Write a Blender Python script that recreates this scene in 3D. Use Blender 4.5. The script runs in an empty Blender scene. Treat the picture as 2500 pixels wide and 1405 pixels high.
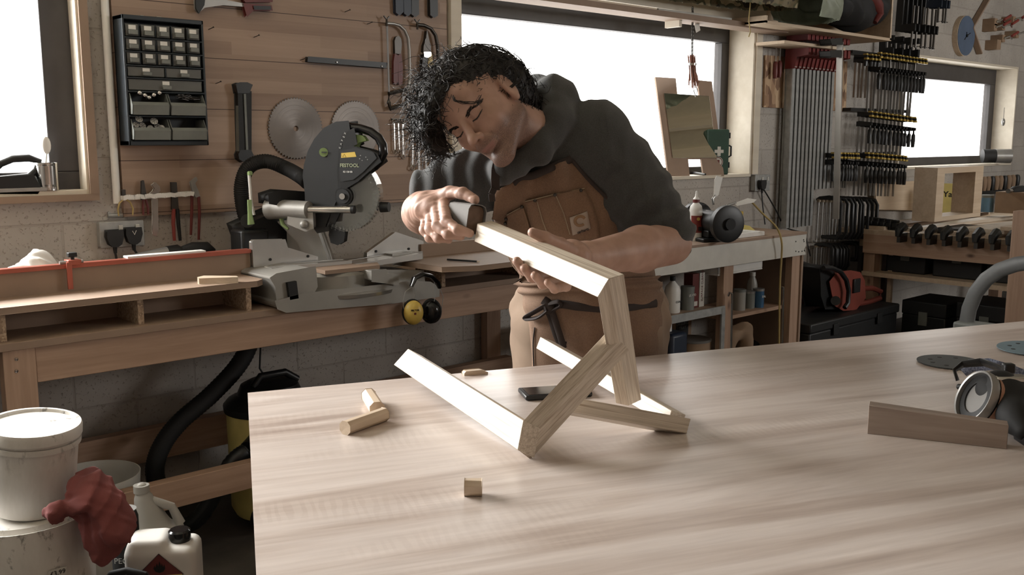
import bpy, math, random
import numpy as np
from mathutils import Matrix, Vector
random.seed(11)
PI=math.pi
SC=bpy.context.scene; COL=SC.collection
# ---------------------------------------------------------------- camera, sky, exposure
CAMH=1.42; FPX=2345.0; PITCH=math.radians(8.8); YAW=math.radians(48)   # x runs along the back wall, y points into it
Fh=Vector((math.cos(YAW),math.sin(YAW),0)); R_=Vector((math.sin(YAW),-math.cos(YAW),0)); Z_=Vector((0,0,1))
F_=Fh*math.cos(PITCH)-Z_*math.sin(PITCH); U_=Fh*math.sin(PITCH)+Z_*math.cos(PITCH); C_=Vector((0,0,CAMH))
cd=bpy.data.cameras.new('camera'); cam=bpy.data.objects.new('camera',cd); COL.objects.link(cam)
cam.matrix_world=Matrix(((R_.x,U_.x,-F_.x,0),(R_.y,U_.y,-F_.y,0),(R_.z,U_.z,-F_.z,CAMH),(0,0,0,1)))
cd.sensor_width=36; cd.lens=36*FPX/2500; cd.clip_start=.05
SC.camera=cam
SC.view_settings.view_transform='Standard'; SC.view_settings.look='None'; SC.view_settings.gamma=1
SC.view_settings.use_curve_mapping=False; SC.view_settings.exposure=0.0
wd=bpy.data.worlds.new('overcast_sky'); SC.world=wd; wd.use_nodes=True
bg=wd.node_tree.nodes['Background']; bg.inputs[0].default_value=(1.0,.985,.95,1); bg.inputs[1].default_value=5.0
def portal(name,x,y,z,w,h,rot):
    l=bpy.data.lights.new(name,'AREA'); l.shape='RECTANGLE'; l.size=w; l.size_y=h; l.cycles.is_portal=True
    o=bpy.data.objects.new(name,l); COL.objects.link(o); o.location=(x,y,z); o.rotation_euler=rot
portal('daylight_portal',-.26,3.7,1.92,2.85,1.4,(-PI/2,0,0))      # left back window
portal('daylight_portal',4.02,3.79,1.65,2.45,.92,(-PI/2,0,0))   # middle back window
portal('daylight_portal',8.25,3.79,1.65,2.2,.92,(-PI/2,0,0))   # right back window
portal('daylight_portal',7.2,-2.7,2.2,2.8,.9,(PI/2,0,0))      # high window behind the lens, added to brighten the right-hand side
l=bpy.data.lights.new('left_window_daylight','AREA'); l.shape='RECTANGLE'; l.size=2.6; l.size_y=1.7; l.energy=440; l.color=(1,.985,.96)
o=bpy.data.objects.new('left_window_daylight',l); COL.objects.link(o); o.location=(-.35,4.25,2.15); o.rotation_euler=(-PI/2+.12,0,0)
l=bpy.data.lights.new('window_daylight','AREA'); l.shape='RECTANGLE'; l.size=2.8; l.size_y=1.0; l.energy=120; l.color=(1,.985,.96)  # added fill lamp behind the lens, lifts the right side of the room
o=bpy.data.objects.new('window_daylight',l); COL.objects.link(o); o.location=(7.2,-3.3,2.2); o.rotation_euler=(PI/2,0,0)
# ---------------------------------------------------------------- helpers
def ray(px,py): return F_+R_*((px-1250)/FPX)-U_*((py-702.5)/FPX)
def onY(px,py,Y): r=ray(px,py); return C_+r*(Y/r.y)
def onX(px,py,X): r=ray(px,py); return C_+r*(X/r.x)
def onZ(px,py,z): r=ray(px,py); return C_+r*((z-CAMH)/r.z)
def atD(px,py,d): return C_+ray(px,py)*d
MW={}
def setp(o,label=None,cat=None,group=None,kind=None):
    if label: o['label']=label
    if cat: o['category']=cat
    if group: o['group']=group
    if kind: o['kind']=kind
    return o
def T(x=0,y=0,z=0): return Matrix.Translation((x,y,z))
def RX(a): return Matrix.Rotation(a,4,'X')
def RY(a): return Matrix.Rotation(a,4,'Y')
def RZ(a): return Matrix.Rotation(a,4,'Z')
def frame(o,x,up=(0,0,1)):
    x=Vector(x).normalized(); y=Vector(up).cross(x)
    if y.length<1e-4: y=Vector((0,1,0)).cross(x)
    y.normalize(); z=x.cross(y)
    return Matrix(((x.x,y.x,z.x,o[0]),(x.y,y.y,z.y,o[1]),(x.z,y.z,z.z,o[2]),(0,0,0,1)))
def thing(name,label,cat,M=None,group=None):
    if M is None: M=Matrix()
    if not isinstance(M,Matrix): M=T(*M)
    o=bpy.data.objects.new(name,None); o.empty_display_size=.05; COL.objects.link(o); o.matrix_basis=M; MW[o.name]=M
    return setp(o,label,cat,group)
class MB:
    def __init__(s,M=None): s.v=[];s.f=[];s.m=[];s.mi=0;s.X=Matrix() if M is None else M
    def add(s,vs,fs,X=None):
        n=len(s.v); A=s.X if X is None else s.X@X
        s.v+=[A@Vector(p) for p in vs]; s.f+=[[i+n for i in f] for f in fs]; s.m+=[s.mi]*len(fs); return s
    def box(s,c,d,X=None):
        x,y,z=d[0]/2,d[1]/2,d[2]/2; a,b,c_=c
        vs=[(a+i*x,b+j*y,c_+k*z) for i in(-1,1) for j in(-1,1) for k in(-1,1)]
        return s.add(vs,[(0,1,3,2),(4,6,7,5),(0,4,5,1),(2,3,7,6),(0,2,6,4),(1,5,7,3)],X)
    def bx(s,x0,x1,y0,y1,z0,z1,X=None): return s.box(((x0+x1)/2,(y0+y1)/2,(z0+z1)/2),(abs(x1-x0),abs(y1-y0),abs(z1-z0)),X)
    def bar(s,p0,p1,w,h,up=(0,0,1)):
        p0=Vector(p0);p1=Vector(p1); M=frame(p0,p1-p0,up); L=(p1-p0).length
        return s.box((L/2,0,0),(L,w,h),M)
    def prism(s,pts,a,b,ax='Y',X=None):
        n=len(pts); m={'Y':lambda u,v,t:(u,t,v),'Z':lambda u,v,t:(u,v,t),'X':lambda u,v,t:(t,u,v)}[ax]
        vs=[m(u,v,a) for u,v in pts]+[m(u,v,b) for u,v in pts]
        return s.add(vs,[list(range(n)),list(range(2*n-1,n-1,-1))]+[(i,(i+1)%n,n+(i+1)%n,n+i) for i in range(n)],X)
    def tube(s,pts,r,n=8,closed=False,flat=1,X=None,up=None):
        P=[Vector(p) for p in pts]; N=len(P); rr=r if hasattr(r,'__len__') else [r]*N
        vs=[];fs=[];prev=None
        for i in range(N):
            if closed: t=P[(i+1)%N]-P[i-1]
            else: t=P[min(i+1,N-1)]-P[max(i-1,0)]
            if t.length<1e-9: t=Vector((0,0,1))
            t.normalize()
            if prev is None:
                a=Vector(up) if up else (Vector((0,0,1)) if abs(t.z)<.9 else Vector((1,0,0)))
            else: a=prev
            a=a-t*a.dot(t)
            if a.length<1e-6: a=t.orthogonal()
            a.normalize(); b=t.cross(a); prev=a
            for k in range(n):
                q=2*PI*k/n; vs.append(P[i]+a*(math.cos(q)*rr[i])+b*(math.sin(q)*rr[i]*flat))
        for i in range(N if closed else N-1):
            j=(i+1)%N
            for k in range(n): k2=(k+1)%n; fs.append((i*n+k,i*n+k2,j*n+k2,j*n+k))
        if not closed: fs.append(list(range(n-1,-1,-1))); fs.append([(N-1)*n+k for k in range(n)])
        return s.add(vs,fs,X)
    def lathe(s,prof,n=24,X=None,a0=0,a1=2*PI):
        full=abs(a1-a0-2*PI)<1e-6; m=n if full else n+1; vs=[];fs=[]
        for r,z in prof:
            for k in range(m):
                q=a0+(a1-a0)*k/n; vs.append((max(r,1e-5)*math.cos(q),max(r,1e-5)*math.sin(q),z))
        for i in range(len(prof)-1):
            for k in range(n): k2=(k+1)%m; fs.append((i*m+k,i*m+k2,(i+1)*m+k2,(i+1)*m+k))
        if full:
            fs.append(list(range(n-1,-1,-1))); fs.append([(len(prof)-1)*m+k for k in range(n)])
        return s.add(vs,fs,X)
    def cyl(s,p0,p1,r,n=16,r2=None): return s.tube([p0,p1],[r,r if r2 is None else r2],n)
    def ball(s,c,r,n=12,sc=(1,1,1),X=None):
        pr=[(math.sin(PI*i/n),-math.cos(PI*i/n)) for i in range(n+1)]
        A=T(*c)@Matrix.Diagonal((r*sc[0],r*sc[1],r*sc[2],1))
        return s.lathe(pr,n*2,A if X is None else X@A)
    def build(s,name,mat,parent=None,M=None,bev=0,smooth=True,ang=38,sub=0,label=None):
        pM=MW[parent.name] if parent is not None else Matrix()
        W=M if M is not None else pM            # frame the vertices are given in
        me=bpy.data.meshes.new(name); me.from_pydata([tuple(v) for v in s.v],[],s.f); 
        mats=mat if isinstance(mat,(list,tuple)) else [mat]
        for k in mats: me.materials.append(k)
        if len(mats)>1: me.polygons.foreach_set('material_index',s.m)
        me.validate(); 
        if smooth:
            me.polygons.foreach_set('use_smooth',[True]*len(me.polygons)); me.set_sharp_from_angle(angle=math.radians(ang))
        o=bpy.data.objects.new(name,me); COL.objects.link(o)
        if parent is not None: o.parent=parent; o.matrix_basis=pM.inverted()@W
        else: o.matrix_basis=W
        MW[o.name]=W
        if bev: b=o.modifiers.new('bevel','BEVEL'); b.width=bev; b.segments=2; b.limit_method='ANGLE'; b.angle_limit=math.radians(35); b.use_clamp_overlap=True
        if sub: q=o.modifiers.new('sub','SUBSURF'); q.levels=q.render_levels=sub
        if label: o['label']=label
        return o
def struct(mb,name,mat,**k): o=mb.build(name,mat,None,Matrix(),**k); o['kind']='structure'; return o
def dup(root,M,label=None,group=None):
    c=root.copy(); COL.objects.link(c); c.matrix_basis=M; MW[c.name]=M
    if label: c['label']=label
    if group: c['group']=group
    for ch in root.children:
        d=ch.copy(); COL.objects.link(d); d.parent=c
        for g in ch.children:
            e=g.copy(); COL.objects.link(e); e.parent=d
    return c
def text(name,s,size,M,mat,parent,ext=.0004,bold=0,shear=0,sx=1,align='CENTER'):
    cu=bpy.data.curves.new(name,'FONT'); cu.body=s; cu.size=size; cu.extrude=ext; cu.offset=bold; cu.shear=shear
    cu.align_x=align; cu.align_y='CENTER'; cu.resolution_u=3
    o=bpy.data.objects.new('tmp',cu); COL.objects.link(o)
    bpy.context.view_layer.update()
    me=bpy.data.meshes.new_from_object(o); bpy.data.objects.remove(o)
    me.materials.clear(); me.materials.append(mat); me.transform(Matrix.Diagonal((sx,1,1,1)))
    q=bpy.data.objects.new(name,me); COL.objects.link(q); q.parent=parent
    q.matrix_basis=MW[parent.name].inverted()@M; MW[q.name]=M
    return q
# ---------------------------------------------------------------- materials
def L(c): 
    g=.3*c[0]+.59*c[1]+.11*c[2]; c=[g+(x-g)*.74 for x in c]
    return tuple(((x/255)/12.92 if x/255<=.04045 else ((x/255+.055)/1.055)**2.4) for x in c)+(1,)
class NT:
    def __init__(s,name):
        s.m=bpy.data.materials.new(name); s.m.use_nodes=True; s.t=s.m.node_tree; s.b=s.t.nodes['Principled BSDF']
        s.co=s.t.nodes.new('ShaderNodeTexCoord').outputs['Object']
    def n(s,ty,ins=None,**k):
        x=s.t.nodes.new('ShaderNode'+ty)
        for a,b in k.items(): setattr(x,a,b)
        for a,b in (ins or {}).items():
            i=x.inputs[a]
            if isinstance(b,bpy.types.NodeSocket): s.t.links.new(b,i)
            else: i.default_value=b
        return x
    def map(s,scale=(1,1,1),rot=(0,0,0),loc=(0,0,0),v=None): return s.n('Mapping',{0:v or s.co,1:loc,2:rot,3:scale}).outputs[0]
    def noise(s,sc,det=3,v=None,rough=.5,dist=0): return s.n('TexNoise',{'Vector':v or s.co,'Scale':sc,'Detail':det,'Roughness':rough,'Distortion':dist}).outputs['Fac']
    def ramp(s,fac,*st):
        r=s.n('ValToRGB',{0:fac}); e=r.color_ramp.elements
        while len(e)<len(st): e.new(.5)
        for el,(p,c) in zip(e,st): el.position=p; el.color=c if len(c)==4 else L(c)
        return r.outputs[0]
    def mix(s,f,a,b,mode='MIX'):
        x=s.n('Mix',data_type='RGBA',blend_type=mode)
        for i,v in ((0,f),(6,a),(7,b)):
            if isinstance(v,bpy.types.NodeSocket): s.t.links.new(v,x.inputs[i])
            else: x.inputs[i].default_value=v
        return x.outputs[2]
    def bump(s,h,st,dist=.002): s.t.links.new(s.n('Bump',{'Height':h,'Strength':st,'Distance':dist}).outputs[0],s.b.inputs['Normal'])
    def set(s,**k):
        for a,v in k.items():
            i=s.b.inputs[{'col':'Base Color','rough':'Roughness','metal':'Metallic','spec':'Specular IOR Level','trans':'Transmission Weight','ior':'IOR','alpha':'Alpha','sss':'Subsurface Weight','sheen':'Sheen Weight','coat':'Coat Weight'}[a]]
            if isinstance(v,bpy.types.NodeSocket): s.t.links.new(v,i)
            else: i.default_value=v
        return s.m
def plain(name,c,rough=.55,metal=0,var=.12,sc=12,bump=0,bsc=80,**k):
    n=NT(name); c0=L(c); d=tuple(x*(1-var) for x in c0[:3])+(1,); e=tuple(min(1,x*(1+var)) for x in c0[:3])+(1,)
    n.set(col=n.ramp(n.noise(sc,3),(.3,d),(.7,e)),rough=rough,metal=metal,**k)
    if bump: n.bump(n.noise(bsc,3),bump)
    return n.m
def wood(name,c1,c2,axis='X',sc=1.0,rough=.55,knots=False,contrast=(.35,.65),fig=30):
    n=NT(name); q={'X':(.06,1,1),'Y':(1,.06,1),'Z':(1,1,.06)}[axis]
    v=n.map(tuple(a*sc for a in q)); g=n.noise(fig,4,v,.6,.3); g2=n.noise(fig*4,2,v,.5)
    c=n.ramp(g,(contrast[0],c1),(contrast[1],c2)); c=n.mix(.35,c,n.ramp(g2,(.3,c1),(.7,c2)),'MIX')
    if knots:
        kv=n.map({'X':(.5,1,1),'Y':(1,.5,1),'Z':(1,1,.5)}[axis]); vo=n.n('TexVoronoi',{'Vector':kv,'Scale':6.5,'Randomness':1.0}).outputs['Distance']
        kc=n.ramp(vo,(.045,(1,1,1,1)),(.12,(0,0,0,1))); c=n.mix(kc,c,L((84,50,36)))
        rg=n.n('TexWave',{'Vector':v,'Scale':5*sc,'Distortion':6,'Detail':2},bands_direction={'X':'Z','Y':'Z','Z':'X'}[axis]).outputs['Fac']
        c=n.mix(.18,c,n.ramp(rg,(0,c1),(1,c2)))
    n.set(col=c,rough=rough); n.bump(g2,.15,.001); return n.m
def metal(name,c,rough=.3,var=.1,bump=.0,sc=20): return plain(name,c,rough,1.0,var,sc,bump)
M={}
M['black']=plain('black_plastic',(24,25,26),.42,bump=.06,bsc=400)
M['blackg']=plain('black_gloss_plastic',(14,14,15),.18)
M['rubber']=plain('black_rubber',(20,20,21),.7)
M['charc']=plain('charcoal_plastic',(24,25,26),.6)
M['navy']=plain('dark_blue_grey_plastic',(34,44,52),.45)
M['bin']=plain('grey_bin_plastic',(112,116,110),.5)
M['white']=plain('white_plastic',(224,222,216),.4,var=.04)
M['offwhite']=plain('off_white_plastic',(200,196,186),.5,var=.06)
M['steel']=plain('brushed_steel',(160,158,154),.35,.6,.1)
M['chrome']=metal('chrome_steel',(200,198,194),.16)
M['dsteel']=metal('dark_steel',(84,80,76),.42)
M['galv']=plain('galvanised_steel',(164,166,164),.4,.45,.15,30)
M['alu']=plain('cast_aluminium_paint',(150,146,138),.42,.35,.06,bump=.05,bsc=300)
M['alul']=plain('machined_aluminium',(176,172,165),.33,.8,.06)
M['red']=plain('red_paint',(150,48,40),.4)
M['redd']=plain('dark_red_plastic',(112,34,30),.45)
M['orange']=plain('orange_plastic',(196,74,42),.38)
M['orangeal']=plain('red_anodised_aluminium',(184,82,60),.35,.3)
M['green']=plain('light_green_plastic',(140,172,98),.4)
M['fagreen']=plain('dark_green_plastic',(38,74,58),.45)
M['blue']=plain('blue_grey_paint',(74,96,128),.5)
M['dblue']=plain('dark_blue_plastic',(30,44,66),.45)
M['yellow']=plain('yellow_plastic',(206,168,52),.4)
M['ylw2']=plain('pale_yellow_plastic',(212,190,92),.5)
M['rope']=plain('yellow_cable',(180,150,78),.6)
M['card']=plain('brown_card',(150,118,88),.8)
M['paper']=plain('white_paper',(226,222,214),.8,var=.04)
M['tan']=plain('tan_tab',(160,140,112),.6)
M['pine']=wood('pine_x',(160,120,92),(188,148,118),'X',knots=True)
M['pinez']=wood('pine_z',(160,120,92),(188,148,118),'Z',knots=True)
M['piney']=wood('pine_y',(178,134,104),(204,164,132),'Y',knots=True)
M['lath']=wood('pale_timber_x',(188,160,130),(214,190,160),'X')
n=NT('pale_ash'); g=n.noise(150,3,n.map((.02,.8,1)),.6,.2); g2=n.noise(420,2,n.map((.015,1,1)),.6)
c=n.ramp(g,(.36,(170,146,120)),(.48,(204,186,162)),(.7,(216,200,178))); c=n.mix(.3,c,n.ramp(g2,(.35,(170,146,120)),(.6,(236,224,206)))); n.set(col=c,rough=.5); n.bump(g2,.15,.0006); M['ash']=n.m
M['mdf']=plain('mdf',(150,120,96),.65,var=.06)
M['ply']=wood('birch_ply',(196,166,132),(216,190,158),'X',sc=.6)
M['chip']=None
n=NT('chipboard'); vo=n.n('TexVoronoi',{'Vector':n.co,'Scale':160}).outputs['Color']
M['chip']=n.set(col=n.mix(.5,n.ramp(n.n('SeparateColor',{0:vo}).outputs[0],(.1,(96,70,50)),(.6,(176,142,108)),(1,(206,180,146))),L((160,128,98))),rough=.8)
n=NT('osb'); vo=n.n('TexVoronoi',{'Vector':n.map((1,1,.4),(0,.5,0)),'Scale':38}).outputs['Color']
M['osb']=n.set(col=n.ramp(n.n('SeparateColor',{0:vo}).outputs[0],(.1,(128,88,60)),(.6,(176,132,92)),(1,(206,168,124))),rough=.7)
M['reveal']=wood('pale_plywood_reveal',(206,192,168),(222,210,188),'X',sc=.5,fig=12)
M['frame']=plain('dark_window_frame',(66,62,62),.5)
M['dirty']=plain('dirty_white_plastic',(206,202,194),.45,var=.05,sc=3)
M['dark']=plain('near_black_paint',(15,15,15),.6)
M['caseb']=plain('dark_case_plastic',(30,31,32),.5)
# glass and clear plastics
def clear(name,tint,fac,rough=.05):
    n=NT(name); t=n.t; tr=n.n('BsdfTransparent',{0:tint}); gl=n.n('BsdfGlossy',{0:(1,1,1,1),'Roughness':rough}); fr=n.n('LayerWeight',{0:.5})
    f=n.n('Math',{0:n.n('Math',{0:fr.outputs['Facing'],1:4.0},operation='POWER').outputs[0],1:.7*fac,2:.04*fac},operation='MULTIPLY_ADD').outputs[0]
    mx=n.n('MixShader',{0:f,1:tr.outputs[0],2:gl.outputs[0]}); t.links.new(mx.outputs[0],t.nodes['Material Output'].inputs[0]); return n.m
M['glass']=clear('window_glass',(1,1,1,1),1.0)
M['guard']=clear('clear_guard_plastic',(.86,.87,.86,1),1.6,.08)
def translucent(name,c,a,rough=.35):
    n=NT(name); n.set(col=L(c),rough=rough); t=n.t; tr=n.n('BsdfTransparent',{0:L(c)})
    mx=n.n('MixShader',{0:a,1:tr.outputs[0],2:n.b.outputs[0]}); t.links.new(mx.outputs[0],t.nodes['Material Output'].inputs[0]); return n.m
M['drawerp']=translucent('smoky_drawer_plastic',(128,128,122),.55)
M['jerry']=translucent('translucent_bottle_plastic',(196,192,182),.6)
M['mirror']=metal('mirror_glass',(214,206,186),.02,0)
# painted block wall
n=NT('painted_block_wall'); v=n.n('CombineXYZ',{0:n.n('SeparateXYZ',{0:n.n('Mapping',{0:n.co,3:(1,1,1)}).outputs[0]}).outputs[0]})
s_=n.n('SeparateXYZ',{0:n.co}); s2=n.n('Math',{0:s_.outputs[0],1:s_.outputs[1]},operation='ADD').outputs[0]
v=n.n('CombineXYZ',{0:s2,1:s_.outputs[2],2:0.0}).outputs[0]; v=n.map(v=v,loc=(.1,.0,0))
br=n.n('TexBrick',{'Vector':v,'Scale':1.0,'Mortar Size':.006,'Mortar Smooth':.6,'Brick Width':.45,'Row Height':.225,'Color1':(1,1,1,1),'Color2':(.93,.93,.93,1),'Mortar':(.84,.83,.82,1)})
pit=n.ramp(n.noise(95,2,rough=.7),(.30,(0,0,0,1)),(.40,(1,1,1,1))); big=n.noise(2.5,4)
n.t.nodes.remove(n.t.nodes[-1]) if False else None
c=n.ramp(big,(.3,(160,151,141)),(.7,(186,178,168))); c=n.mix(1.0,c,br.outputs['Color'],'MULTIPLY')
hh=n.n('Math',{0:n.n('Math',{0:br.outputs['Fac'],1:-.6},operation='MULTIPLY').outputs[0],1:n.n('Math',{0:pit,1:.8},operation='MULTIPLY').outputs[0]},operation='ADD').outputs[0]
pc=n.mix(n.n('Math',{0:1.0,1:pit},operation='SUBTRACT').outputs[0],c,L((150,138,126))); M['wall']=n.set(col=pc,rough=.75); n.bump(hh,.55,.006)
# stave panel on the wall
n=NT('stave_panel'); s_=n.n('SeparateXYZ',{0:n.co}); v=n.n('CombineXYZ',{0:s_.outputs[0],1:s_.outputs[2],2:0.0}).outputs[0]
br=n.n('TexBrick',{'Vector':n.map(v=v,loc=(.13,.017,0)),'Scale':1.0,'Mortar Size':0.0,'Brick Width':.62,'Row Height':.0475,'Color1':(0,0,0,1),'Color2':(1,1,1,1),'Bias':0.0},offset=.37,offset_frequency=2)
br2=n.n('TexBrick',{'Vector':n.map(v=v,loc=(.2,-.012,0)),'Scale':1.0,'Mortar Size':.0016,'Mortar Smooth':.2,'Brick Width':30.,'Row Height':.19,'Color1':(1,1,1,1),'Color2':(1,1,1,1),'Mortar':(0,0,0,1)})
g=n.noise(34,4,n.map((.05,1,1)),.6,.4); c=n.ramp(br.outputs['Color'],(0,(144,112,90)),(.5,(160,128,104)),(1,(182,150,126)))
c=n.mix(.3,c,n.ramp(g,(.3,(134,102,80)),(.7,(180,146,122)))); kn=n.ramp(n.n('TexVoronoi',{'Vector':n.map((.7,1,1)),'Scale':7.0}).outputs['Distance'],(.03,(1,1,1,1)),(.07,(0,0,0,1)))
c=n.mix(kn,c,L((110,74,52))); c=n.mix(n.n('Math',{0:1.0,1:br2.outputs['Color']},operation='SUBTRACT').outputs[0],c,L((74,48,36)))
M['panel']=n.set(col=c,rough=.55); n.bump(g,.1,.001)
# table top veneer
n=NT('table_veneer')
a=n.noise(2.6,5,n.map((.22,2.2,1)),.55,1.2); b=n.noise(16,4,n.map((.10,1,1)),.6,.6); wv=n.noise(70,3,n.map((.08,1,1)),.6)
pb=n.n('TexBrick',{'Vector':n.map((1,1,1),loc=(.3,.07,0)),'Scale':1.0,'Mortar Size':0.0,'Brick Width':2.3,'Row Height':.31,'Color1':(0,0,0,1),'Color2':(1,1,1,1)},offset=.4).outputs['Color']
c=n.ramp(a,(.30,(148,124,112)),(.42,(186,166,154)),(.53,(212,198,190)),(.64,(202,186,176)),(.76,(160,138,126)))
c=n.mix(.22,c,n.ramp(b,(.3,(140,116,102)),(.7,(222,208,198)))); c=n.mix(.12,c,n.ramp(wv,(.35,(120,94,76)),(.65,(232,218,206))))
c=n.mix(.10,c,n.ramp(pb,(0,(150,124,104)),(1,(220,204,190))))
fl=n.n('TexWave',{'Vector':n.map((1,.22,1),(0,0,.3)),'Scale':22,'Distortion':7,'Detail':3,'Detail Scale':1.2},bands_direction='X').outputs['Fac']
msk=n.ramp(n.noise(1.8,4,n.map((.7,2.4,1),loc=(3,1,0))),(.55,(0,0,0,1)),(.66,(1,1,1,1))); mm=n.n('Math',{0:msk,1:.09},operation='MULTIPLY').outputs[0]
c=n.mix(mm,c,n.ramp(fl,(.35,(150,124,106)),(.6,(232,218,204))))
kn=n.ramp(n.n('TexVoronoi',{'Vector':n.map((.7,1,1)),'Scale':1.7}).outputs['Distance'],(.012,(1,1,1,1)),(.03,(0,0,0,1))); c=n.mix(kn,c,L((92,72,60)))
M['table']=n.set(col=c,rough=.30,spec=.6)
M['concrete']=plain('dusty_concrete_floor',(70,64,58),.8,var=.25,sc=6,bump=.2,bsc=40)
M['ceil']=plain('pale_ceiling_board',(228,220,196),.7,var=.05)
# ---------------------------------------------------------------- smooth solid builder for bodies, cloth and soft shapes
class SDF:
    def __init__(s,lo,hi,h,far=.08):
        s.lo=np.array(lo,float); s.h=h; s.n=np.maximum(np.ceil((np.array(hi,float)-s.lo)/h).astype(int)+1,4)
        s.g=np.full(s.n,far,np.float32); s.far=far
    def _sub(s,bmin,bmax,mar):
        a=np.clip(np.floor((np.array(bmin)-mar-s.lo)/s.h).astype(int),0,s.n); b=np.clip(np.ceil((np.array(bmax)+mar-s.lo)/s.h).astype(int)+1,0,s.n)
        if np.any(b<=a): return None,None
        ax=[(s.lo[i]+s.h*np.arange(a[i],b[i])).astype(np.float32) for i in range(3)]
        X=np.stack(np.meshgrid(*ax,indexing='ij'),-1); return (slice(a[0],b[0]),slice(a[1],b[1]),slice(a[2],b[2])),X
    def _put(s,sl,d,k,op):
        g=s.g[sl]
        if op=='u':
            h=np.clip(.5+.5*(g-d)/k,0,1); s.g[sl]=g*(1-h)+d*h-k*h*(1-h)
        else:
            h=np.clip(.5-.5*(g+d)/k,0,1); s.g[sl]=g*(1-h)-d*h+k*h*(1-h)
    def cone(s,a,b,ra,rb,k=.01,op='u',sq=None):
        a=np.array(a,float);b=np.array(b,float);R=max(ra,rb); mg=k+.02
        sl,X=s._sub(np.minimum(a,b)-R*1.5,np.maximum(a,b)+R*1.5,mg)
        if sl is None: return s
        ba=(b-a).astype(np.float32); pa=X-a.astype(np.float32)
        t=np.clip(pa@ba/max(float(ba@ba),1e-9),0,1)[...,None]; q=pa-t*ba
        if sq is not None:       # flatten: (axis, factor)
            ax=np.array(sq[0],float); ax/=np.linalg.norm(ax); c=(q@ax.astype(np.float32))[...,None]; q=q+ax.astype(np.float32)*c*(1/sq[1]-1)
        d=np.linalg.norm(q,axis=-1)-(ra+(rb-ra)*t[...,0]); s._put(sl,d.astype(np.float32),k,op); return s
    def chain(s,pts,rs,k=.01,op='u',sq=None):
        for i in range(len(pts)-1): s.cone(pts[i],pts[i+1],rs[i],rs[i+1],k,op,sq)
        return s
    def ell(s,c,r,rot=None,k=.01,op='u'):
        c=np.array(c,float); r=np.array(r,float); m=r.max(); sl,X=s._sub(c-m,c+m,k+.02)
        if sl is None: return s
        q=X-c.astype(np.float32)
        if rot is not None: q=q@np.array(rot,np.float32)      # columns of rot are the local axes
        r=r.astype(np.float32); k0=np.linalg.norm(q/r,axis=-1); k1=np.linalg.norm(q/(r*r),axis=-1)
        d=np.where(k1>1e-6,k0*(k0-1)/np.maximum(k1,1e-6),-r.min()); s._put(sl,d.astype(np.float32),k,op); return s
    def mod(s,fn):
        sl,X=s._sub(s.lo,s.lo+s.h*s.n,0); s.g+=fn(X).astype(np.float32); return s
    def mesh(s,smooth=1):
        g=s.g; n=g.shape; ins=g<0
        e=[(0,0,0),(1,0,0),(0,1,0),(1,1,0),(0,0,1),(1,0,1),(0,1,1),(1,1,1)]
        C=[g[a:n[0]-1+a,b:n[1]-1+b,c:n[2]-1+c] for a,b,c in e]; S=sum((c<0).astype(np.int8) for c in C)
        act=(S>0)&(S<8); idx=np.full(act.shape,-1,np.int64); ii=np.argwhere(act); idx[act]=np.arange(len(ii))
        cv=np.stack([c[act] for c in C],1); acc=np.zeros((len(ii),3)); cnt=np.zeros(len(ii))
        for a in range(8):
            for b in range(a+1,8):
                da=np.array(e[a]);db=np.array(e[b])
                if abs(da-db).sum()!=1: continue
                x=(cv[:,a]<0)!=(cv[:,b]<0); t=cv[x,a]/(cv[x,a]-cv[x,b]); acc[x]+=da+(db-da)*t[:,None]; cnt[x]+=1
        V=(ii+acc/cnt[:,None])*s.h+s.lo; Q=[]
        for ax in range(3):
            A=[slice(1,-1)]*3; A[ax]=slice(0,-1); B=[slice(1,-1)]*3; B[ax]=slice(1,None)
            p=ins[tuple(A)]; q=ins[tuple(B)]
            for cond,fl in ((p&~q,False),(~p&q,True)):
                w=np.argwhere(cond); 
                if not len(w): continue
                w=w+1; w[:,ax]-=1; u,v=[(1,2),(2,0),(0,1)][ax]
                def at(du,dv): z=w.copy(); z[:,u]-=du; z[:,v]-=dv; return idx[z[:,0],z[:,1],z[:,2]]
                qd=np.stack([at(1,1),at(0,1),at(0,0),at(1,0)],1); Q.append(qd[:,::-1] if fl else qd)
        return V,np.concatenate(Q)
def addmesh(mb,V,Q,X=None):
    return mb.add([tuple(v) for v in V.tolist()],Q.tolist(),X)
def wav(X,vec,ph=0,dist=0,seed=0):
    p=X@np.array(vec,np.float32)
    return np.sin(p+ph+dist*np.sin(X@np.roll(np.array(vec,np.float32),1)*.7+seed))
# ---------------------------------------------------------------- the room
XL,XR,YB,YF,ZC=-3.0,9.85,3.55,-2.6,3.0
m=MB()
for a,b,z0,z1 in ((XL,-1.7,0,ZC),(-1.7,1.18,0,1.225),(-1.7,1.18,2.6,ZC),(1.18,2.85,0,ZC),(2.85,5.21,0,1.185),(2.85,5.21,2.13,ZC),(5.21,7.15,0,ZC),(7.15,9.33,0,1.185),(7.15,9.33,2.06,ZC),(9.33,XR,0,ZC)):
    m.bx(a,b,YB,3.8,z0,z1)
struct(m,'wall_back',M['wall'])
m=MB(); m.bx(XR,XR+.2,YF,3.8,0,ZC); struct(m,'wall_right',M['wall'])
m=MB()
m.bx(XL-.2,XL,YF,3.8,0,ZC)
struct(m,'wall_left',M['wall'])
m=MB(); m.bx(XL-.2,5.8,YF-.2,YF,0,ZC); m.bx(8.6,XR+.2,YF-.2,YF,0,ZC); m.bx(5.8,8.6,YF-.2,YF,0,1.75); m.bx(5.8,8.6,YF-.2,YF,2.65,ZC); struct(m,'wall_front',M['mdf'])  # opening added in the unseen rear wall to let the fill light in
m=MB(); m.bx(XL-.2,XR+.2,YF-.2,3.8,-.1,0); struct(m,'floor',M['concrete'])
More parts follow.
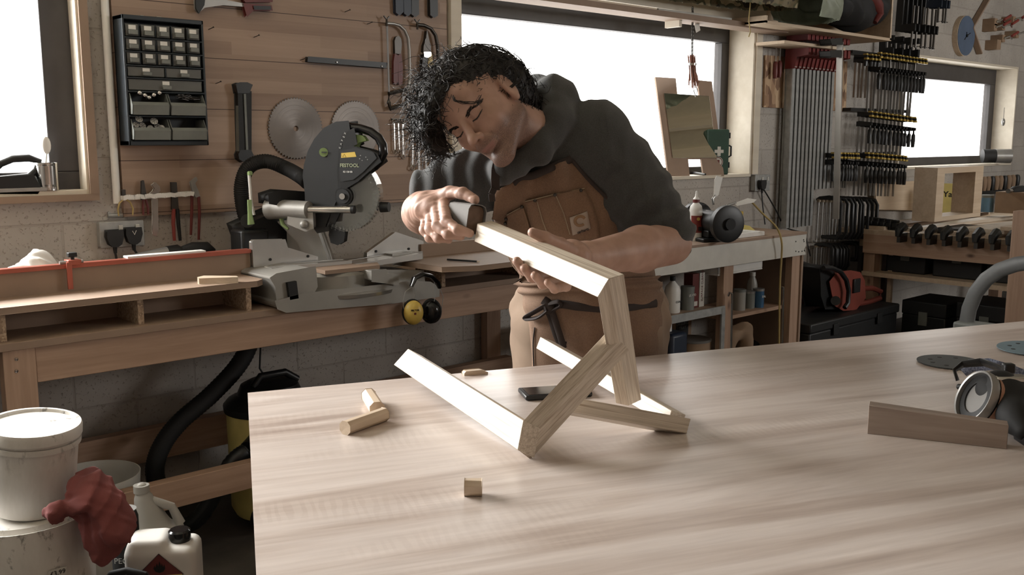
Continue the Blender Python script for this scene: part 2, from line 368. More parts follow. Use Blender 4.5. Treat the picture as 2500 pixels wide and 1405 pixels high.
m=MB(); m.bx(XL-.2,XR+.2,YF-.2,3.8,ZC,ZC+.1)
m2=MB()
for i in range(11): m2.bx(XL,XR,YF+.3+i*.55,YF+.35+i*.55,ZC-.12,ZC)
struct(m,'ceiling',M['ceil']); struct(m2,'trim_1',M['reveal'])
# wood cladding
m=MB(); m.bx(1.285,2.78,3.528,YB,1.14,ZC); struct(m,'trim_2',M['panel'])
# windows: dark outer frame, pale reveal boards, glass
def window(n,x0,x1,z0,z1,fw,y0=3.715):
    f=MB(); y1=y0+.06
    f.bx(x0,x1,y0,y1,z1-fw*1.25,z1); f.bx(x0,x1,y0,y1,z0,z0+fw*.7); f.bx(x0,x0+fw,y0,y1,z0+fw*.7,z1-fw*1.25); f.bx(x1-fw,x1,y0,y1,z0+fw*.7,z1-fw*1.25)
    o=f.build('window_%d'%n,M['frame'],None,Matrix(),bev=.004); o['kind']='structure'
    g=MB(); g.bx(x0+fw,x1-fw,y0+.025,y0+.031,z0+fw*.7,z1-fw*1.25); g.build('pane',M['glass'],o)
    r=MB(); t=.018
    r.bx(x0,x1,3.53,y0,z0,z0+t); r.bx(x0,x1,3.53,y0,z1-t,z1); r.bx(x0,x0+t,3.53,y0,z0+t,z1-t); r.bx(x1-t,x1,3.53,y0,z0+t,z1-t)
    r.build('window_reveal',M['reveal'],o,bev=.001)
window(1,-1.7,1.18,1.225,2.6,.115,3.602); window(2,2.85,5.21,1.185,2.13,.09); window(3,7.15,9.33,1.185,2.06,.12)
# architrave boards round the middle window
m=MB(); m.bx(2.79,2.85,3.51,YB,1.15,2.13); m.bx(2.79,5.27,3.5,YB,2.13,2.2); m.bx(5.21,5.27,3.518,YB,1.2,2.13); struct(m,'trim_3',M['reveal'])
m=MB()
m.bx(1.17,1.2,3.518,YB,1.228,2.62); m.bx(-1.7,1.2,3.52,YB,1.205,1.228)
struct(m,'trim_4',M['mdf'])
# metal trunking pipe
m=MB(); m.tube([(1.268,3.528,2.95),(1.262,3.528,1.6),(1.262,3.528,1.19)],.0135,12)
o=m.build('conduit_pipe',M['white'],None,Matrix()); setp(o,'white vertical conduit pipe running down the wall to the double socket','pipe')
# ---------------------------------------------------------------- foreground table
TA=onZ(607,960,.9); TB=onZ(2500,785,.9); TC=onZ(630,1405,.9)
tx=(TB-TA).normalized(); ty=(TC-TA).normalized()
TM=frame(TA,tx); ty2=(TM.to_3x3().inverted()@ty)
t=thing('work_table','large pale veneered table in the foreground carrying the wooden frame','table',TM)
m=MB(); Lx=3.4; Ly=-1.5; sk=ty2.x/ty2.y
m.prism([(0,0),(sk*Ly,Ly),(Lx,Ly),(Lx,0)],-.03,0,'Z'); m.build('tabletop',M['table'],t,bev=.002)
for x,y in ((.25,-.2),(3.1,-.2),(.25,-1.35),(3.1,-1.35)):
    m=MB(); m.bx(x-.04,x+.04,y-.04,y+.04,-.9,-.03); m.build('leg',M['pinez'],t)
m=MB(); m.bx(.25,3.1,-.22,-.18,-.13,-.03); m.bx(.25,3.1,-1.37,-1.33,-.13,-.03); m.build('apron_rail',M['pine'],t)
# ---------------------------------------------------------------- things on the left of the back wall
WY=3.528                                          # face of the cladding
def tr(pts,Y,M=None):                             # outline on an upright plane y=Y, as (x,z)
    out=[]
    for p in pts: v=onY(p[0],p[1],Y); out.append((v.x,v.z))
    return out
def wall_thing(name,label,cat,px,py,Y=WY,group=None):
    v=onY(px,py,Y); return thing(name,label,cat,(v.x,v.y,v.z),group)
def shape(o,name,mat,pts,Y0,Y1,bev=0,**k):         # outline between two depths, Y0 nearest the room
    m=MB(); m.prism(tr(pts,Y0),Y0,Y1,'Y'); return m.build(name,mat,o,Matrix(),bev=bev,**k)
def line(pts,Y): return [onY(x,y,Y) for x,y in pts]
ID=Matrix()
# parts cabinet
cb=wall_thing('parts_cabinet','tall dark blue-grey small-parts drawer cabinet on the wood cladding','cabinet',402,200)
Yf=3.44; a=onY(296,30,Yf); b=onY(508,355,Yf); c=onY(495,36,Yf)
x0,x1,z1,z0=a.x,(b.x+c.x)/2+.002,a.z-.005,b.z; W=x1-x0; Hh=z1-z0
m=MB(); m.bx(x0,x1,WY-.012,WY,z0,z1); m.bx(x0,x0+.008,Yf,WY,z0,z1); m.bx(x1-.008,x1,Yf,WY,z0,z1); m.bx(x0,x1,Yf,WY,z1-.016,z1); m.bx(x0,x1,Yf,WY,z0,z0+.018)
rows=[(.06,.165,5),(.17,.27,5),(.275,.375,5),(.385,.47,2),(.48,.575,1),(.59,.765,2),(.79,.96,2)]
for f0,f1,k in rows: m.bx(x0,x1,Yf,WY,z1-f1*Hh-.006,z1-f1*Hh)
for r,(f0,f1,k) in enumerate(rows):
    for i in range(1,k): xx=x0+W*i/k; m.bx(xx-.0025,xx+.0025,Yf+.004,WY,z1-f1*Hh,z1-f0*Hh)
m.build('body',M['navy'],cb,ID,bev=.0025)
def drawer(xa,xb,za,zb,handle=True):
    m=MB(); m.bx(xa,xb,Yf+.006,Yf+.009,za,zb); m.bx(xa,xa+.002,Yf+.006,WY-.02,za,zb-.004); m.bx(xb-.002,xb,Yf+.006,WY-.02,za,zb-.004); m.bx(xa,xb,Yf+.006,WY-.02,za,za+.002)
    d=m.build('drawer',M['drawerp'],cb,ID)
    m=MB(); cx=(xa+xb)/2; w=min(.016,(xb-xa)*.33); m.bx(cx-w,cx+w,Yf-.008,Yf+.006,za+(zb-za)*.12,za+(zb-za)*.5); m.build('handle',M['bin'],d,ID,bev=.002)
    m=MB(); m.bx(cx-w*.8,cx+w*.8,Yf+.0045,Yf+.006,za+(zb-za)*.55,za+(zb-za)*.9); m.build('label_card',M['paper'],d,ID)
for r,(f0,f1,k) in enumerate(rows[:5]):
    for i in range(k): drawer(x0+.011+(W-.02)*i/k,x0+.009+(W-.02)*(i+1)/k-.003,z1-f1*Hh+.002,z1-f0*Hh-.003)
for f0,f1,k in rows[5:]:
    za,zb=z1-f1*Hh+.002,z1-f0*Hh-.002
    for i in range(2):
        xa=x0+.012+(W-.02)*i/2; xb=xa+(W-.02)/2-.006; m=MB(); h=zb-za
        sd=[(WY-.014,za),(Yf-.018,za),(Yf-.024,za+h*.45),(Yf-.014,za+h*.62),(Yf+.004,zb),(WY-.014,zb)]
        m.prism(sd,xa,xa+.002,'X'); m.prism(sd,xb-.002,xb,'X'); m.bx(xa,xb,Yf-.018,WY-.014,za,za+.002)
        m.prism([(Yf-.018,za),(Yf-.024,za+h*.45),(Yf-.014,za+h*.6),(Yf-.012,za+h*.6),(Yf-.021,za+h*.45),(Yf-.015,za)],xa,xb,'X')
        m.build('bin',M['bin'],cb,ID)
def disc_thing(name,label,cat,c,r,t,mat,axis,group,holes=6):
    q=thing(name,label,cat,frame(c,axis)@RY(PI/2),group); m=MB()
    m.lathe([(r*.35,-t/2),(r,-t/2),(r,t/2),(r*.35,t/2),(r*.3,t*1.8),(r*.18,t*1.8),(r*.18,-t/2),(r*.35,-t/2)],20); m.build('rim',mat,q)
    m=MB()
    for i in range(holes): aa=2*PI*i/holes; m.cyl((r*.65*math.cos(aa),r*.65*math.sin(aa),t/2),(r*.65*math.cos(aa),r*.65*math.sin(aa),t/2+.0006),r*.12,8)
    m.build('hole',M['dark'],q); return q
zb1=z1-rows[5][1]*Hh; zb2=z1-rows[6][1]*Hh
wh=[(.13,.075,.013),(.17,.052,.012),(.09,.055,.011),(.31,.068,.013),(.35,.05,.012),(.4,.045,.01),(.26,.045,.010)]
wl=['upper left disc of the pile','centre disc of the pile','left edge disc of the pile','upper right disc of the pile','lower right disc of the pile','small disc at the right edge','small disc low between the others']
for (fx,dz,r),l in zip(wh,wl): disc_thing('perforated_disc','small pale perforated metal disc in the lower left bin, '+l,'disc',(x0+W*fx,Yf-.004,zb2+dz),r,.002,M['steel'],(random.uniform(-.3,.3),-1,random.uniform(.2,.9)),'perforated discs in the lower left bin')
kl=['leftmost','second from the left','low in the middle','second from the right','rightmost']
for i,fx in enumerate((.16,.22,.27,.33,.40)):
    q=thing('glass_knob','round clear cabinet knob in the upper left bin, %s of the five'%kl[i],'knob',(x0+W*fx,Yf,zb1+(.078,.07,.062,.072,.08)[i]),'clear knobs in the upper left bin')
    m=MB(); m.ball((0,0,0),.0095,6); m.build('knob_head',M['chrome'],q); m=MB(); m.cyl((0,0,0),(0,.02,-.002),.004,8); m.build('stem',M['steel'],q)
m=MB()
for i in range(26):
    aa=random.uniform(-.5,.7); p=Vector((x0+W*random.uniform(.66,.9),Yf+random.uniform(-.002,.02),zb1+.058+random.random()*.018)); d=Vector((math.cos(aa),random.uniform(-.3,.3),math.sin(aa)*.5)).normalized()*.014
    m.cyl(p-d,p+d,.0013,6)
o=m.build('loose_screws',M['dsteel'],None,ID); setp(o,'heap of loose screws in the upper right bin of the parts cabinet','screws',kind='stuff')
for i,(px,py,w,lb) in enumerate(((345,20,.006,'small brass picture hook lying on top of the parts cabinet, left'),(386,18,.009,'small brass hinge lying on top of the parts cabinet, right'))):
    p=onY(px,py,3.48); m=MB(); m.bx(-w,w,-.01,.01,0,.002); m.cyl((-w,0,.004),(w,0,.004),.003,8); o=m.build('cabinet_hinge',M['chrome'],None,T(p.x,3.48,z1)); setp(o,lb,'hinge')
# work lamp on the wall
lp=wall_thing('inspection_lamp','slim black and grey cordless inspection lamp hung on the cladding','lamp',600,295)
shape(lp,'body',M['charc'],[(583,225),(612,225),(612,375),(587,375)],3.495,WY,.004)
shape(lp,'top_cap',M['black'],[(578,206),(586,203),(604,203),(615,208),(608,226),(582,226)],3.49,WY,.003)
shape(lp,'bottom_cap',M['black'],[(588,368),(612,368),(618,380),(612,392),(598,396),(586,388),(584,378)],3.488,WY,.003)
shape(lp,'light_strip',M['bin'],[(596,230),(600,230),(606,370),(602,370)],3.490,3.496,.001)
shape(lp,'side_rail',M['bin'],[(582,228),(586,228),(588,372),(584,372)],3.50,WY)
# saw blades on the wall
n=NT('spun_blade_steel'); s_=n.n('SeparateXYZ',{0:n.co}); ln=n.n('VectorMath',{0:n.co},operation='LENGTH').outputs['Value']
rg=n.noise(1,3,n.n('CombineXYZ',{0:n.n('Math',{0:ln,1:240.},operation='MULTIPLY').outputs[0],1:0.0,2:0.0}).outputs[0])
st=n.noise(3,3); n.set(col=n.ramp(st,(.3,(88,78,70)),(.7,(120,108,98))),metal=.35,rough=n.ramp(rg,(.3,(.3,.3,.3,1)),(.7,(.42,.42,.42,1)))); n.b.inputs['Anisotropic'].default_value=.7
tg=n.t.nodes.new('ShaderNodeTangent'); tg.direction_type='RADIAL'; tg.axis='Z'; n.t.links.new(tg.outputs[0],n.b.inputs['Tangent']); n.bump(rg,.12,.0006); M['blade']=n.m
def sawblade(name,label,c,R,nrm,teeth=48,group=None,up=(0,0,1)):
    q=thing(name,label,'saw blade',frame(c,nrm,up)@RY(PI/2),group); m=MB(); vs=[];k=teeth
    rim=[]
    for i in range(k):
        for f,r in ((0,R),(.45,R*.985),(.55,R*.955),(.85,R*.955)): aa=2*PI*(i+f)/k; rim.append((r*math.cos(aa),r*math.sin(aa)))
    n_=len(rim); hole=[(R*.09*math.cos(2*PI*i/n_),R*.09*math.sin(2*PI*i/n_)) for i in range(n_)]; t=.0011
    vs=[(x,y,z) for z in (-t,t) for ring in (rim,hole) for x,y in ring]; fs=[]
    for i in range(n_):
        j=(i+1)%n_; fs+=[(i,j,n_+j,n_+i),(2*n_+j,2*n_+i,3*n_+i,3*n_+j),(j,i,2*n_+i,2*n_+j),(n_+i,n_+j,3*n_+j,3*n_+i)]
    m.add(vs,fs); m.build('disc',M['blade'],q)
    m=MB()
    for i in range(k): aa=2*PI*(i+.1)/k; m.box((R*.985*math.cos(aa),R*.985*math.sin(aa),0),(R*.04,R*.03,.0032),RZ(0) if 0 else None)
    m.build('carbide_teeth',M['dsteel'],q); return q
p=onY(722,314,WY-.006); sawblade('circular_saw_blade','round toothed saw blade on the cladding beside the inspection lamp',p,.124,(0,-1,0),56)
p=onY(868,317,WY-.006); sawblade('circular_saw_blade','paler toothed saw blade on the cladding, partly behind the mitre saw',p,.122,(0,-1,0),60)
# nails the blades and things hang on
nl=[(509,72,'near the top right corner of the parts cabinet'),(620,91,'above the inspection lamp'),(842,29,'high in the middle of the cladding'),(896,59,'between the magnetic strip and the shears'),(733,147,'just left of the magnetic strip'),(527,204,'level with the inspection lamp top')]
for px,py,d in nl:
    p=onY(px,py,WY); m=MB(); m.tube([(0,0,0),(0,-.02,.002),(.006,-.03,.006)],.0016,6); m.cyl((.006,-.03,.006),(.0065,-.031,.0068),.0035,8)
    o=m.build('nail',M['dsteel'],None,T(*p)); setp(o,'bent nail in the wood cladding, '+d,'nail',group='nails in the wood cladding')
# magnetic strip
ms=wall_thing('magnetic_strip','long black magnetic tool strip screwed to the cladding','tool strip',848,152)
shape(ms,'bar',M['black'],[(753,139),(945,154),(943,165),(752,150)],3.508,WY,.002)
for x,y in ((822,154),(932,164)):
    p=onY(x,y-2,3.507); m=MB(); m.lathe([(0,0),(.004,0),(.0035,.002),(0,.0025)],12,T(*p)@RX(PI/2)); m.build('screw',M['chrome'],ms,ID)
# hacksaws
def hacksaw(lab,full,dx=0):
    q=wall_thing('hacksaw',lab,'hacksaw',960+dx,150)
    if full:
        m=MB(); m.tube(line([(944,57),(960,58),(975,62),(988,74),(996,92),(999,120),(1000,160),(1001,190),(997,215),(985,222)],3.505),[.007]*10,10); m.build('frame',M['steel'],q,ID)
        m=MB(); m.bar(onY(945,62,3.506),onY(950,226,3.506),.0015,.009,(1,0,0)); m.build('blade',M['dsteel'],q,ID)
        m=MB(); o_=[(945,224),(990,214),(1002,212),(1004,226),(998,250),(992,262),(950,273),(945,250)]; i_=[(956,232),(990,226),(988,238),(982,248),(956,256),(954,242)]
        A=tr(o_,3.497); 
        m.tube([Vector((x,3.505,z)) for x,z in tr([(949,229),(994,218),(998,230),(990,254),(953,266),(949,250)],3.505)],.0085,8,True); m.build('handle',M['dsteel'],q,ID)
    else:
        m=MB(); m.tube(line([(1018,60),(1035,62),(1052,70),(1063,86),(1068,110),(1070,140),(1070,180),(1068,215)],3.505),.008,10); m.build('frame',M['dsteel'],q,ID)
    x,y=(944,50) if full else (1019,58)
    m=MB(); c=onY(x,y,3.5); m.cyl(onY(x,y+14,3.5),onY(x,y-4,3.5),.0045,8)
    for s in(-1,1): m.bar(c+Vector((s*.002,0,.006)),c+Vector((s*.014,0,.018)),.004,.007,(0,1,0))
    m.build('wing_nut',M['dsteel'],q,ID)
hacksaw('long chromed hacksaw hanging blade-left on the cladding',True); hacksaw('dark hacksaw hanging half behind the man\'s curly hair',False,90)
# snips, pliers
sn=wall_thing('tin_snips','closed snips with dull red handles hanging inside the hacksaw frame','snips',972,150)
shape(sn,'blade',M['dsteel'],[(965,130),(964,100),(967,91),(973,88),(979,94),(981,110),(978,132)],3.512,WY,.001)
shape(sn,'handle',M['redd'],[(965,132),(971,136),(972,200),(966,206),(962,200),(962,150)],3.508,WY-.004,.002); shape(sn,'handle',M['redd'],[(973,136),(979,132),(983,160),(982,204),(976,207),(973,200)],3.508,WY-.004,.002)
pl=wall_thing('long_nose_pliers','long-nose pliers with yellow and black grips hanging by the dark hacksaw','pliers',1042,130)
shape(pl,'jaws',M['dsteel'],[(1043,75),(1048,100),(1052,112),(1052,130),(1034,130),(1035,112),(1040,98)],3.508,WY,.001)
shape(pl,'pivot',M['chrome'],[(1036,128),(1052,128),(1052,136),(1044,140),(1037,138)],3.50,WY-.004,.002)
shape(pl,'grip',M['black'],[(1034,132),(1043,138),(1043,190),(1036,188),(1032,160)],3.505,WY-.002,.002); shape(pl,'grip',M['yellow'],[(1046,138),(1054,132),(1058,160),(1052,188),(1046,190)],3.505,WY-.002,.002)
# four grips hanging down at the top edge, long shears at the top left
for i,(xa,mt,lb) in enumerate(((966,'dblue','dark blue grip at the left'),(986,'dblue','second dark blue grip'),(1004,'black','longer black grip'),(1050,'black','single black grip near the window'))):
    q=wall_thing('hand_tool','tool hanging at the top of the cladding, '+lb,'tool',xa+8,5)
    shape(q,'grip',M[mt],[(xa,-40),(xa+17,-40),(xa+18,28+i*3),(xa+10,36+i*2),(xa+2,30+i*2)],3.505,WY-.002,.003); shape(q,'shank',M['dsteel'],[(xa+6,-80),(xa+12,-80),(xa+12,-38),(xa+6,-38)],3.51,WY-.006)
sh=wall_thing('loppers','long loppers with red and black handles lying along the top left nails','loppers',560,10)
shape(sh,'blade',M['steel'],[(478,-6),(498,-10),(560,2),(600,10),(598,16),(545,12),(500,18),(486,30),(480,22)],3.505,WY-.004,.001)
shape(sh,'handle',M['redd'],[(596,10),(662,15),(664,24),(618,24),(604,38),(600,24)],3.50,WY-.006,.003); shape(sh,'handle',M['redd'],[(590,-8),(665,-6),(664,3),(600,4)],3.50,WY-.006,.003)
shape(sh,'grip',M['black'],[(620,15),(660,16),(661,22),(622,22)],3.495,3.501,.002); shape(sh,'hook',M['black'],[(478,-20),(502,-20),(498,12),(486,31),(480,20)],3.497,3.505,.002)
# spanners
def spanner(px0,py0,px1,py1,r,lab,grp,ring=True):
    a=onY(px0,py0,3.515); b=onY(px1,py1,3.515); q=thing('ring_spanner',lab,'spanner',(a.x,a.y,a.z),grp)
    m=MB(); d=(b-a).normalized(); m.bar(a+d*r*1.2,b-d*r*1.2,.004,r*.95,(1,0,0)); m.build('shank',M['chrome'],q,ID,bev=.001)
    m=MB()
    for c,s in ((a,.95),(b,1.0)): m.tube([c+Vector((math.cos(t)*r*s,0,math.sin(t)*r*s)) for t in [2*PI*i/14 for i in range(14)]],r*.34,8,True)
    m.build('ring_end',M['chrome'],q,ID)
SL=[('leftmost small one',962,296,964,371,.0075),('second small one',972,296,975,371,.0075),('third small one with the longer shank',983,297,984,384,.0085),('longest-hanging first of the large ones',1008,316,1007,410,.011),('second large one',1022,318,1023,425,.012),('third large one, over the sleeve',1037,318,1041,437,.013),('fourth large one, behind the hair',1054,320,1053,425,.013),('last large one, mostly behind the sleeve',1071,322,1071,430,.014)]
for l,a,b,c,d,r in SL: spanner(a,b,c,d,r,'chromed ring spanner hanging right of the saw blades, '+l,'ring spanners on the cladding')
m=MB(); m.tube(line([(1004,190),(1014,180),(1026,186),(1028,200),(1016,206),(1006,200)],3.515),.0016,6,True); o=m.build('wire_ring',M['dsteel'],None,ID); setp(o,'thin wire ring hanging just left of the man\'s curls','ring')
m=MB(); m.bx(onY(955,294,WY).x,onY(1085,305,WY).x,WY-.006,WY,onY(970,292,WY).z-.003,onY(970,292,WY).z+.004); o=m.build('hook_rail',M['dsteel'],None,ID); setp(o,'thin dark metal hook rail the ring spanners hang from','rail')
# pliers rack
pr=wall_thing('tool_rack','white scalloped plastic tool rack on the lower edge of the cladding','rack',395,478,3.5)
m=MB(); pts=[]; 
for i in range(7):
    xa=303+i*25
    ps=[(xa+25*t/5,484-(xa-303)*.055-3*math.sin(PI*t/5)) for t in range(6)]; pts+=ps[:-1]
P_=[onY(x,y,3.492) for x,y in pts]; 
for i in range(len(P_)-1): m.bar(P_[i],P_[i+1]+ (P_[i+1]-P_[i])*.06,.004,.016)
for i in range(0,len(P_),5): m.bar(P_[i],P_[i]+Vector((0,.036,0)),.004,.016)
m.build('front_band',M['white'],pr,ID); shape(pr,'back_strip',M['white'],[(303,478),(478,466),(478,478),(303,490)],3.52,WY)
def pliers(lab,head,g1,g2,mh,m1,m2,cat='pliers',name='pliers',Y=3.505,tk=.010,r=.0055):
    q=wall_thing(name,lab,cat,head[0][0],head[0][1],Y); shape(q,'jaws',mh,head,Y,Y+tk,.001)
    for g,mm in ((g1,m1),(g2,m2)):
        if g: m=MB(); m.tube(line(g,Y+tk*.4),[r]*(len(g)-1)+[r*.8],8,flat=.8); m.build('handle',mm,q,ID)
pliers('yellow-handled pliers hung open at the left end of the white rack',[(299,464),(306,464),(307,486),(300,488)],[(303,486),(292,496),(288,512),(290,528)],[(306,486),(318,494),(325,510),(324,526)],M['dsteel'],M['rope'],M['rope'],r=.0035)
pliers('small red-handled pliers second from the left in the white rack',[(346,443),(351,441),(356,470),(358,486),(346,488)],[(350,486),(349,505),(350,525)],[(356,486),(361,505),(362,524)],M['dsteel'],M['redd'],M['redd'],r=.0048)
aw=wall_thing('adjustable_wrench','shiny adjustable wrench hanging in the white rack','wrench',380,460,3.5)
shape(aw,'head',M['chrome'],[(372,452),(380,446),(390,456),(391,466),(384,474),(380,480),(372,478),(366,474),(374,468),(378,460)],3.5,3.512,.001)
shape(aw,'handle',M['chrome'],[(373,476),(384,476),(386,565),(381,576),(375,573),(374,564)],3.503,3.511,.002)
pliers('long red and grey combination pliers in the white rack',[(418,446),(431,446),(434,486),(436,510),(420,512),(420,486)],[(424,510),(423,545),(426,588)],[(433,510),(436,550),(440,588)],M['dsteel'],M['red'],M['charc'],r=.0075)
pliers('water pump pliers with a jagged open jaw at the right end of the white rack',[(465,445),(470,441),(480,433),(482,440),(476,448),(484,466),(488,480),(478,482),(470,466)],[(469,470),(468,520),(466,574)],[(485,480),(487,520),(485,586)],M['steel'],M['redd'],M['redd'],r=.0062)
# double sockets
def socket(px,py,w,h,lab,Y=3.55,plugs=()):
    c=onY(px,py,Y); q=thing('double_socket',lab,'socket',(c.x,Y,c.z)); m=MB(); m.bx(-w/2,w/2,-.035,0,-h/2,h/2); m.build('back_box',M['galv'],q,bev=.006)
    m=MB(); m.bx(-w/2-.002,w/2+.002,-.04,-.035,-h/2-.002,h/2+.002); m.build('face_plate',M['galv'],q,bev=.003)
    for s in (0,1):
        m=MB(); m.bx(-.012+s*.06,.002+s*.06,-.044,-.04,h*.12,h*.36); m.build('switch',M['offwhite'],q,bev=.001)
    return q,c
sk1,c1=socket(289,570,.155,.09,'metal-clad double socket on the block wall left of the saw'); MW[sk1.name]
MW
m=MB(); 
for x in (-.03,.03): m.cyl((x,-.001,.075),(x,-.006,.075),.006,10)
m.tube([(-.035,-.004,.066),(.035,-.004,.066)],.008,8); m.build('pipe_saddle',M['galv'],sk1)
def plug(lab,x,z,c,cable,grp,mark=None,Y=3.55):
    q=thing('plug',lab,'plug',(c.x+x,Y-.04,c.z+z),grp); m=MB(); m.prism([(-.024,.02),(.024,.02),(.026,0),(.018,-.026),(.006,-.034),(-.006,-.034),(-.018,-.026),(-.026,0)],-.03,0,'Y'); m.build('body',M['black'],q,bev=.004)
    m=MB(); m.tube([Vector((0,-.016,-.03))]+[Vector(k) for k in cable],.0042,8); m.build('cable',M['black'],q)
    m=MB(); m.tube([(0,-.016,-.028),(0,-.017,-.06)],[.009,.006],8); m.build('cord_grip',M['rubber'],q)
    if mark:
        m=MB(); m.tube([(-.007,-.031,.012),(0,-.031,-.002),(.007,-.031,.013)],.0012,6); m.build('chalk_mark',M['white'],q)
    return q
plug('square black plug in the left half of the double socket',-.035,-.005,c1,[(0,-.016,-.06),(.004,-.02,-.1),(.02,-.03,-.15),(.03,-.03,-.2)],'plugs in the left double socket')
plug('black plug with a white V mark in the double socket',.032,0,c1,[(.002,-.016,-.06),(.02,-.03,-.095),(.04,-.04,-.12),(.06,-.04,-.17)],'plugs in the left double socket',True)
# left window sill: folded black machine, tin can, spoon-like brush
hp=thing('heat_gun','black plastic heat gun with a loop handle lying on the left window sill','power tool',onZ(40,462,1.243))
shape(hp,'body',M['black'],[(-60,470),(-60,440),(80,432),(96,460),(90,470)],3.53,3.595,.006)
m=MB(); m.tube(line([(-30,430),(0,400),(30,388),(70,386),(94,394),(88,416),(70,432),(30,436),(-10,440)],3.56),[.013]*9,10,True); m.build('loop_handle',M['black'],hp,ID)
m=MB(); m.bx(hp.location.x-.15,hp.location.x+.07,3.525,3.598,1.243,1.256); m.build('base_plate',M['steel'],hp,ID,bev=.002)
p=onZ(117,463,1.243); can=thing('tin_can','ribbed open tin can standing on the left window sill','can',(onY(117,463,3.56).x,3.56,1.243)); m=MB()
pf=[(.0,0),(.036,0),(.0375,.002)]+[(.0365+(.0008 if i%2 else 0),.02+i*.0032) for i in range(22)]+[(.0375,.093),(.0375,.096),(.0355,.096),(.035,.004),(0,.004)]
m.lathe(pf,32); m.build('body',M['chrome'],can)
br=thing('scoop','pale spoon-shaped scoop standing in the tin can','spoon',(onY(117,463,3.56).x,3.56,1.27)); m=MB(); m.tube([(-.01,0,0),(0,0,.07),(.004,0,.1)],.003,8); m.build('handle',M['white'],br)
m=MB(); m.ball((.006,0,.128),.03,8,(.48,.18,1)); m.build('bowl',M['white'],br)
# ---------------------------------------------------------------- left workbench
wb=thing('workbench','long pine-framed workbench against the back wall under the mitre saw','workbench',(2.,2.93,0))
BZ=.85; XB0,XB1=-.6,3.1
m=MB(); m.bx(XB0,XB1,2.915,3.54,.828,BZ); m.build('worktop',M['mdf'],wb,ID,bev=.001)
m=MB(); m.bx(.79,XB1,2.93,2.975,.722,.828); m.build('front_rail',M['pine'],wb,ID,bev=.002)
m=MB(); m.bx(XB0,XB1,3.44,3.488,.722,.827); m.build('back_rail',M['pine'],wb,ID)
for x in (.703,2.98): m=MB(); m.bx(x,x+.086,2.925,2.975,0,.827); m.build('leg',M['pinez'],wb,ID,bev=.002)
for x in (.703,2.98): m=MB(); m.bx(x,x+.086,3.49,3.535,0,.827); m.build('leg',M['pinez'],wb,ID)
m=MB(); m.bx(.79,XB1,2.93,2.975,.238,.33); m.build('lower_rail',M['pine'],wb,ID,bev=.002)
m=MB(); m.bx(.4,XB1,3.44,3.488,.238,.36); m.build('lower_rail',M['pine'],wb,ID)
for py in (878,907):
    p=onY(40,py,2.924); m=MB(); m.lathe([(0,0),(.0055,0),(.0045,.0015),(0,.002)],12,T(*p)@RX(PI/2)); m.build('screw',M['chrome'],wb,ID)
# left extension box with fence
eb=thing('saw_extension','low mdf extension shelf left of the mitre saw on the bench','shelf',(1.,2.95,BZ))
m=MB(); m.prism([(-.3,2.935),(1.495,2.935),(1.53,2.965),(1.53,3.13),(-.3,3.13)],.93,.95,'Z'); m.build('top_board',M['mdf'],eb,ID,bev=.001)
for i,x in enumerate((.706,1.098,1.46)): m=MB(); m.bx(x,x+.018,2.95,3.129,BZ,.93); m.build('support',M['chip'],eb,ID)
m=MB(); m.bx(-.3,1.57,3.13,3.15,BZ,1.028); m.build('fence_board',M['mdf'],eb,ID)
m=MB(); m.bx(-.3,1.57,3.122,3.152,1.028,1.036); m.bx(-.3,1.57,3.118,3.13,1.022,1.036); m.build('fence_track',M['orangeal'],eb,ID,bev=.001)
fs=thing('fence_stop','red flip stop with a black knob clamped on the fence track','stop',(onY(180,640,3.12).x,3.12,1.036)); m=MB()
m.bx(-.02,.02,-.012,.03,-.004,.012); m.build('clamp_body',M['orangeal'],fs,bev=.002); m=MB(); m.bx(-.026,-.01,-.014,-.008,-.078,.006); m.build('stop_arm',M['orangeal'],fs,bev=.001)
m=MB(); m.bx(-.014,.012,0,.022,.02,.034); m.cyl((0,.01,.01),(0,.01,.025),.006,10); m.build('knob',M['black'],fs,bev=.003); m=MB(); m.cyl((-.04,.008,.004),(.03,.008,.004),.006,10); m.build('adjuster',M['steel'],fs)
m=MB(); m.prism([(0,0),(.115,-.045),(.12,-.015),(.035,.055),(.005,.03)],.0,.02,'Z'); p=onZ(486,695,.95); o=m.build('wood_offcut',M['lath'],None,T(p.x,p.y-.0,.95)@RZ(-.1),bev=.001); setp(o,'triangular pale wood offcut lying on the left extension shelf','offcut')
# things behind the left fence
s=SDF((.75,3.2,.84),(1.1,3.5,1.1),.006); s.ell((.9,3.34,.92),(.12,.08,.1),k=.03).ell((.93,3.36,1.0),(.05,.05,.06),k=.04).ell((.82,3.3,.93),(.06,.05,.06),k=.03)
s.mod(lambda X:.006*wav(X,(70,20,40),dist=2)+.003*wav(X,(20,150,90),dist=1.5)); m=MB(); addmesh(m,*s.mesh()); o=m.build('plastic_bag',M['white'],None,ID,ang=180); setp(o,'crumpled white plastic bag behind the red-topped fence','bag')
m=MB(); xa=onY(308,632,3.15).x; xb=onY(498,618,3.15).x; m.bx(xa,xb,3.135,3.175,1.036,1.042); o=m.build('white_batten',M['white'],None,ID); setp(o,'thin white strip lying behind the fence below the double socket','strip')
tb=thing('caulking_gun','long silver tube with a black end lying behind the fence','tube',onY(400,622,3.38)); m=MB(); m.tube(line([(330,628),(408,616)],3.38),[.012,.02],12); m.build('barrel',M['steel'],tb,ID)
m=MB(); m.tube(line([(408,616),(432,612),(440,618)],3.38),.022,12); m.build('end_cap',M['black'],tb,ID)
m=MB(); m.tube(line([(442,616),(470,610),(505,608),(520,616)],3.38),[.02,.028,.026,.016],10); o=m.build('bench_brush',M['rubber'],None,ID); setp(o,'black bristle brush lying behind the fence beside the silver tube','brush')
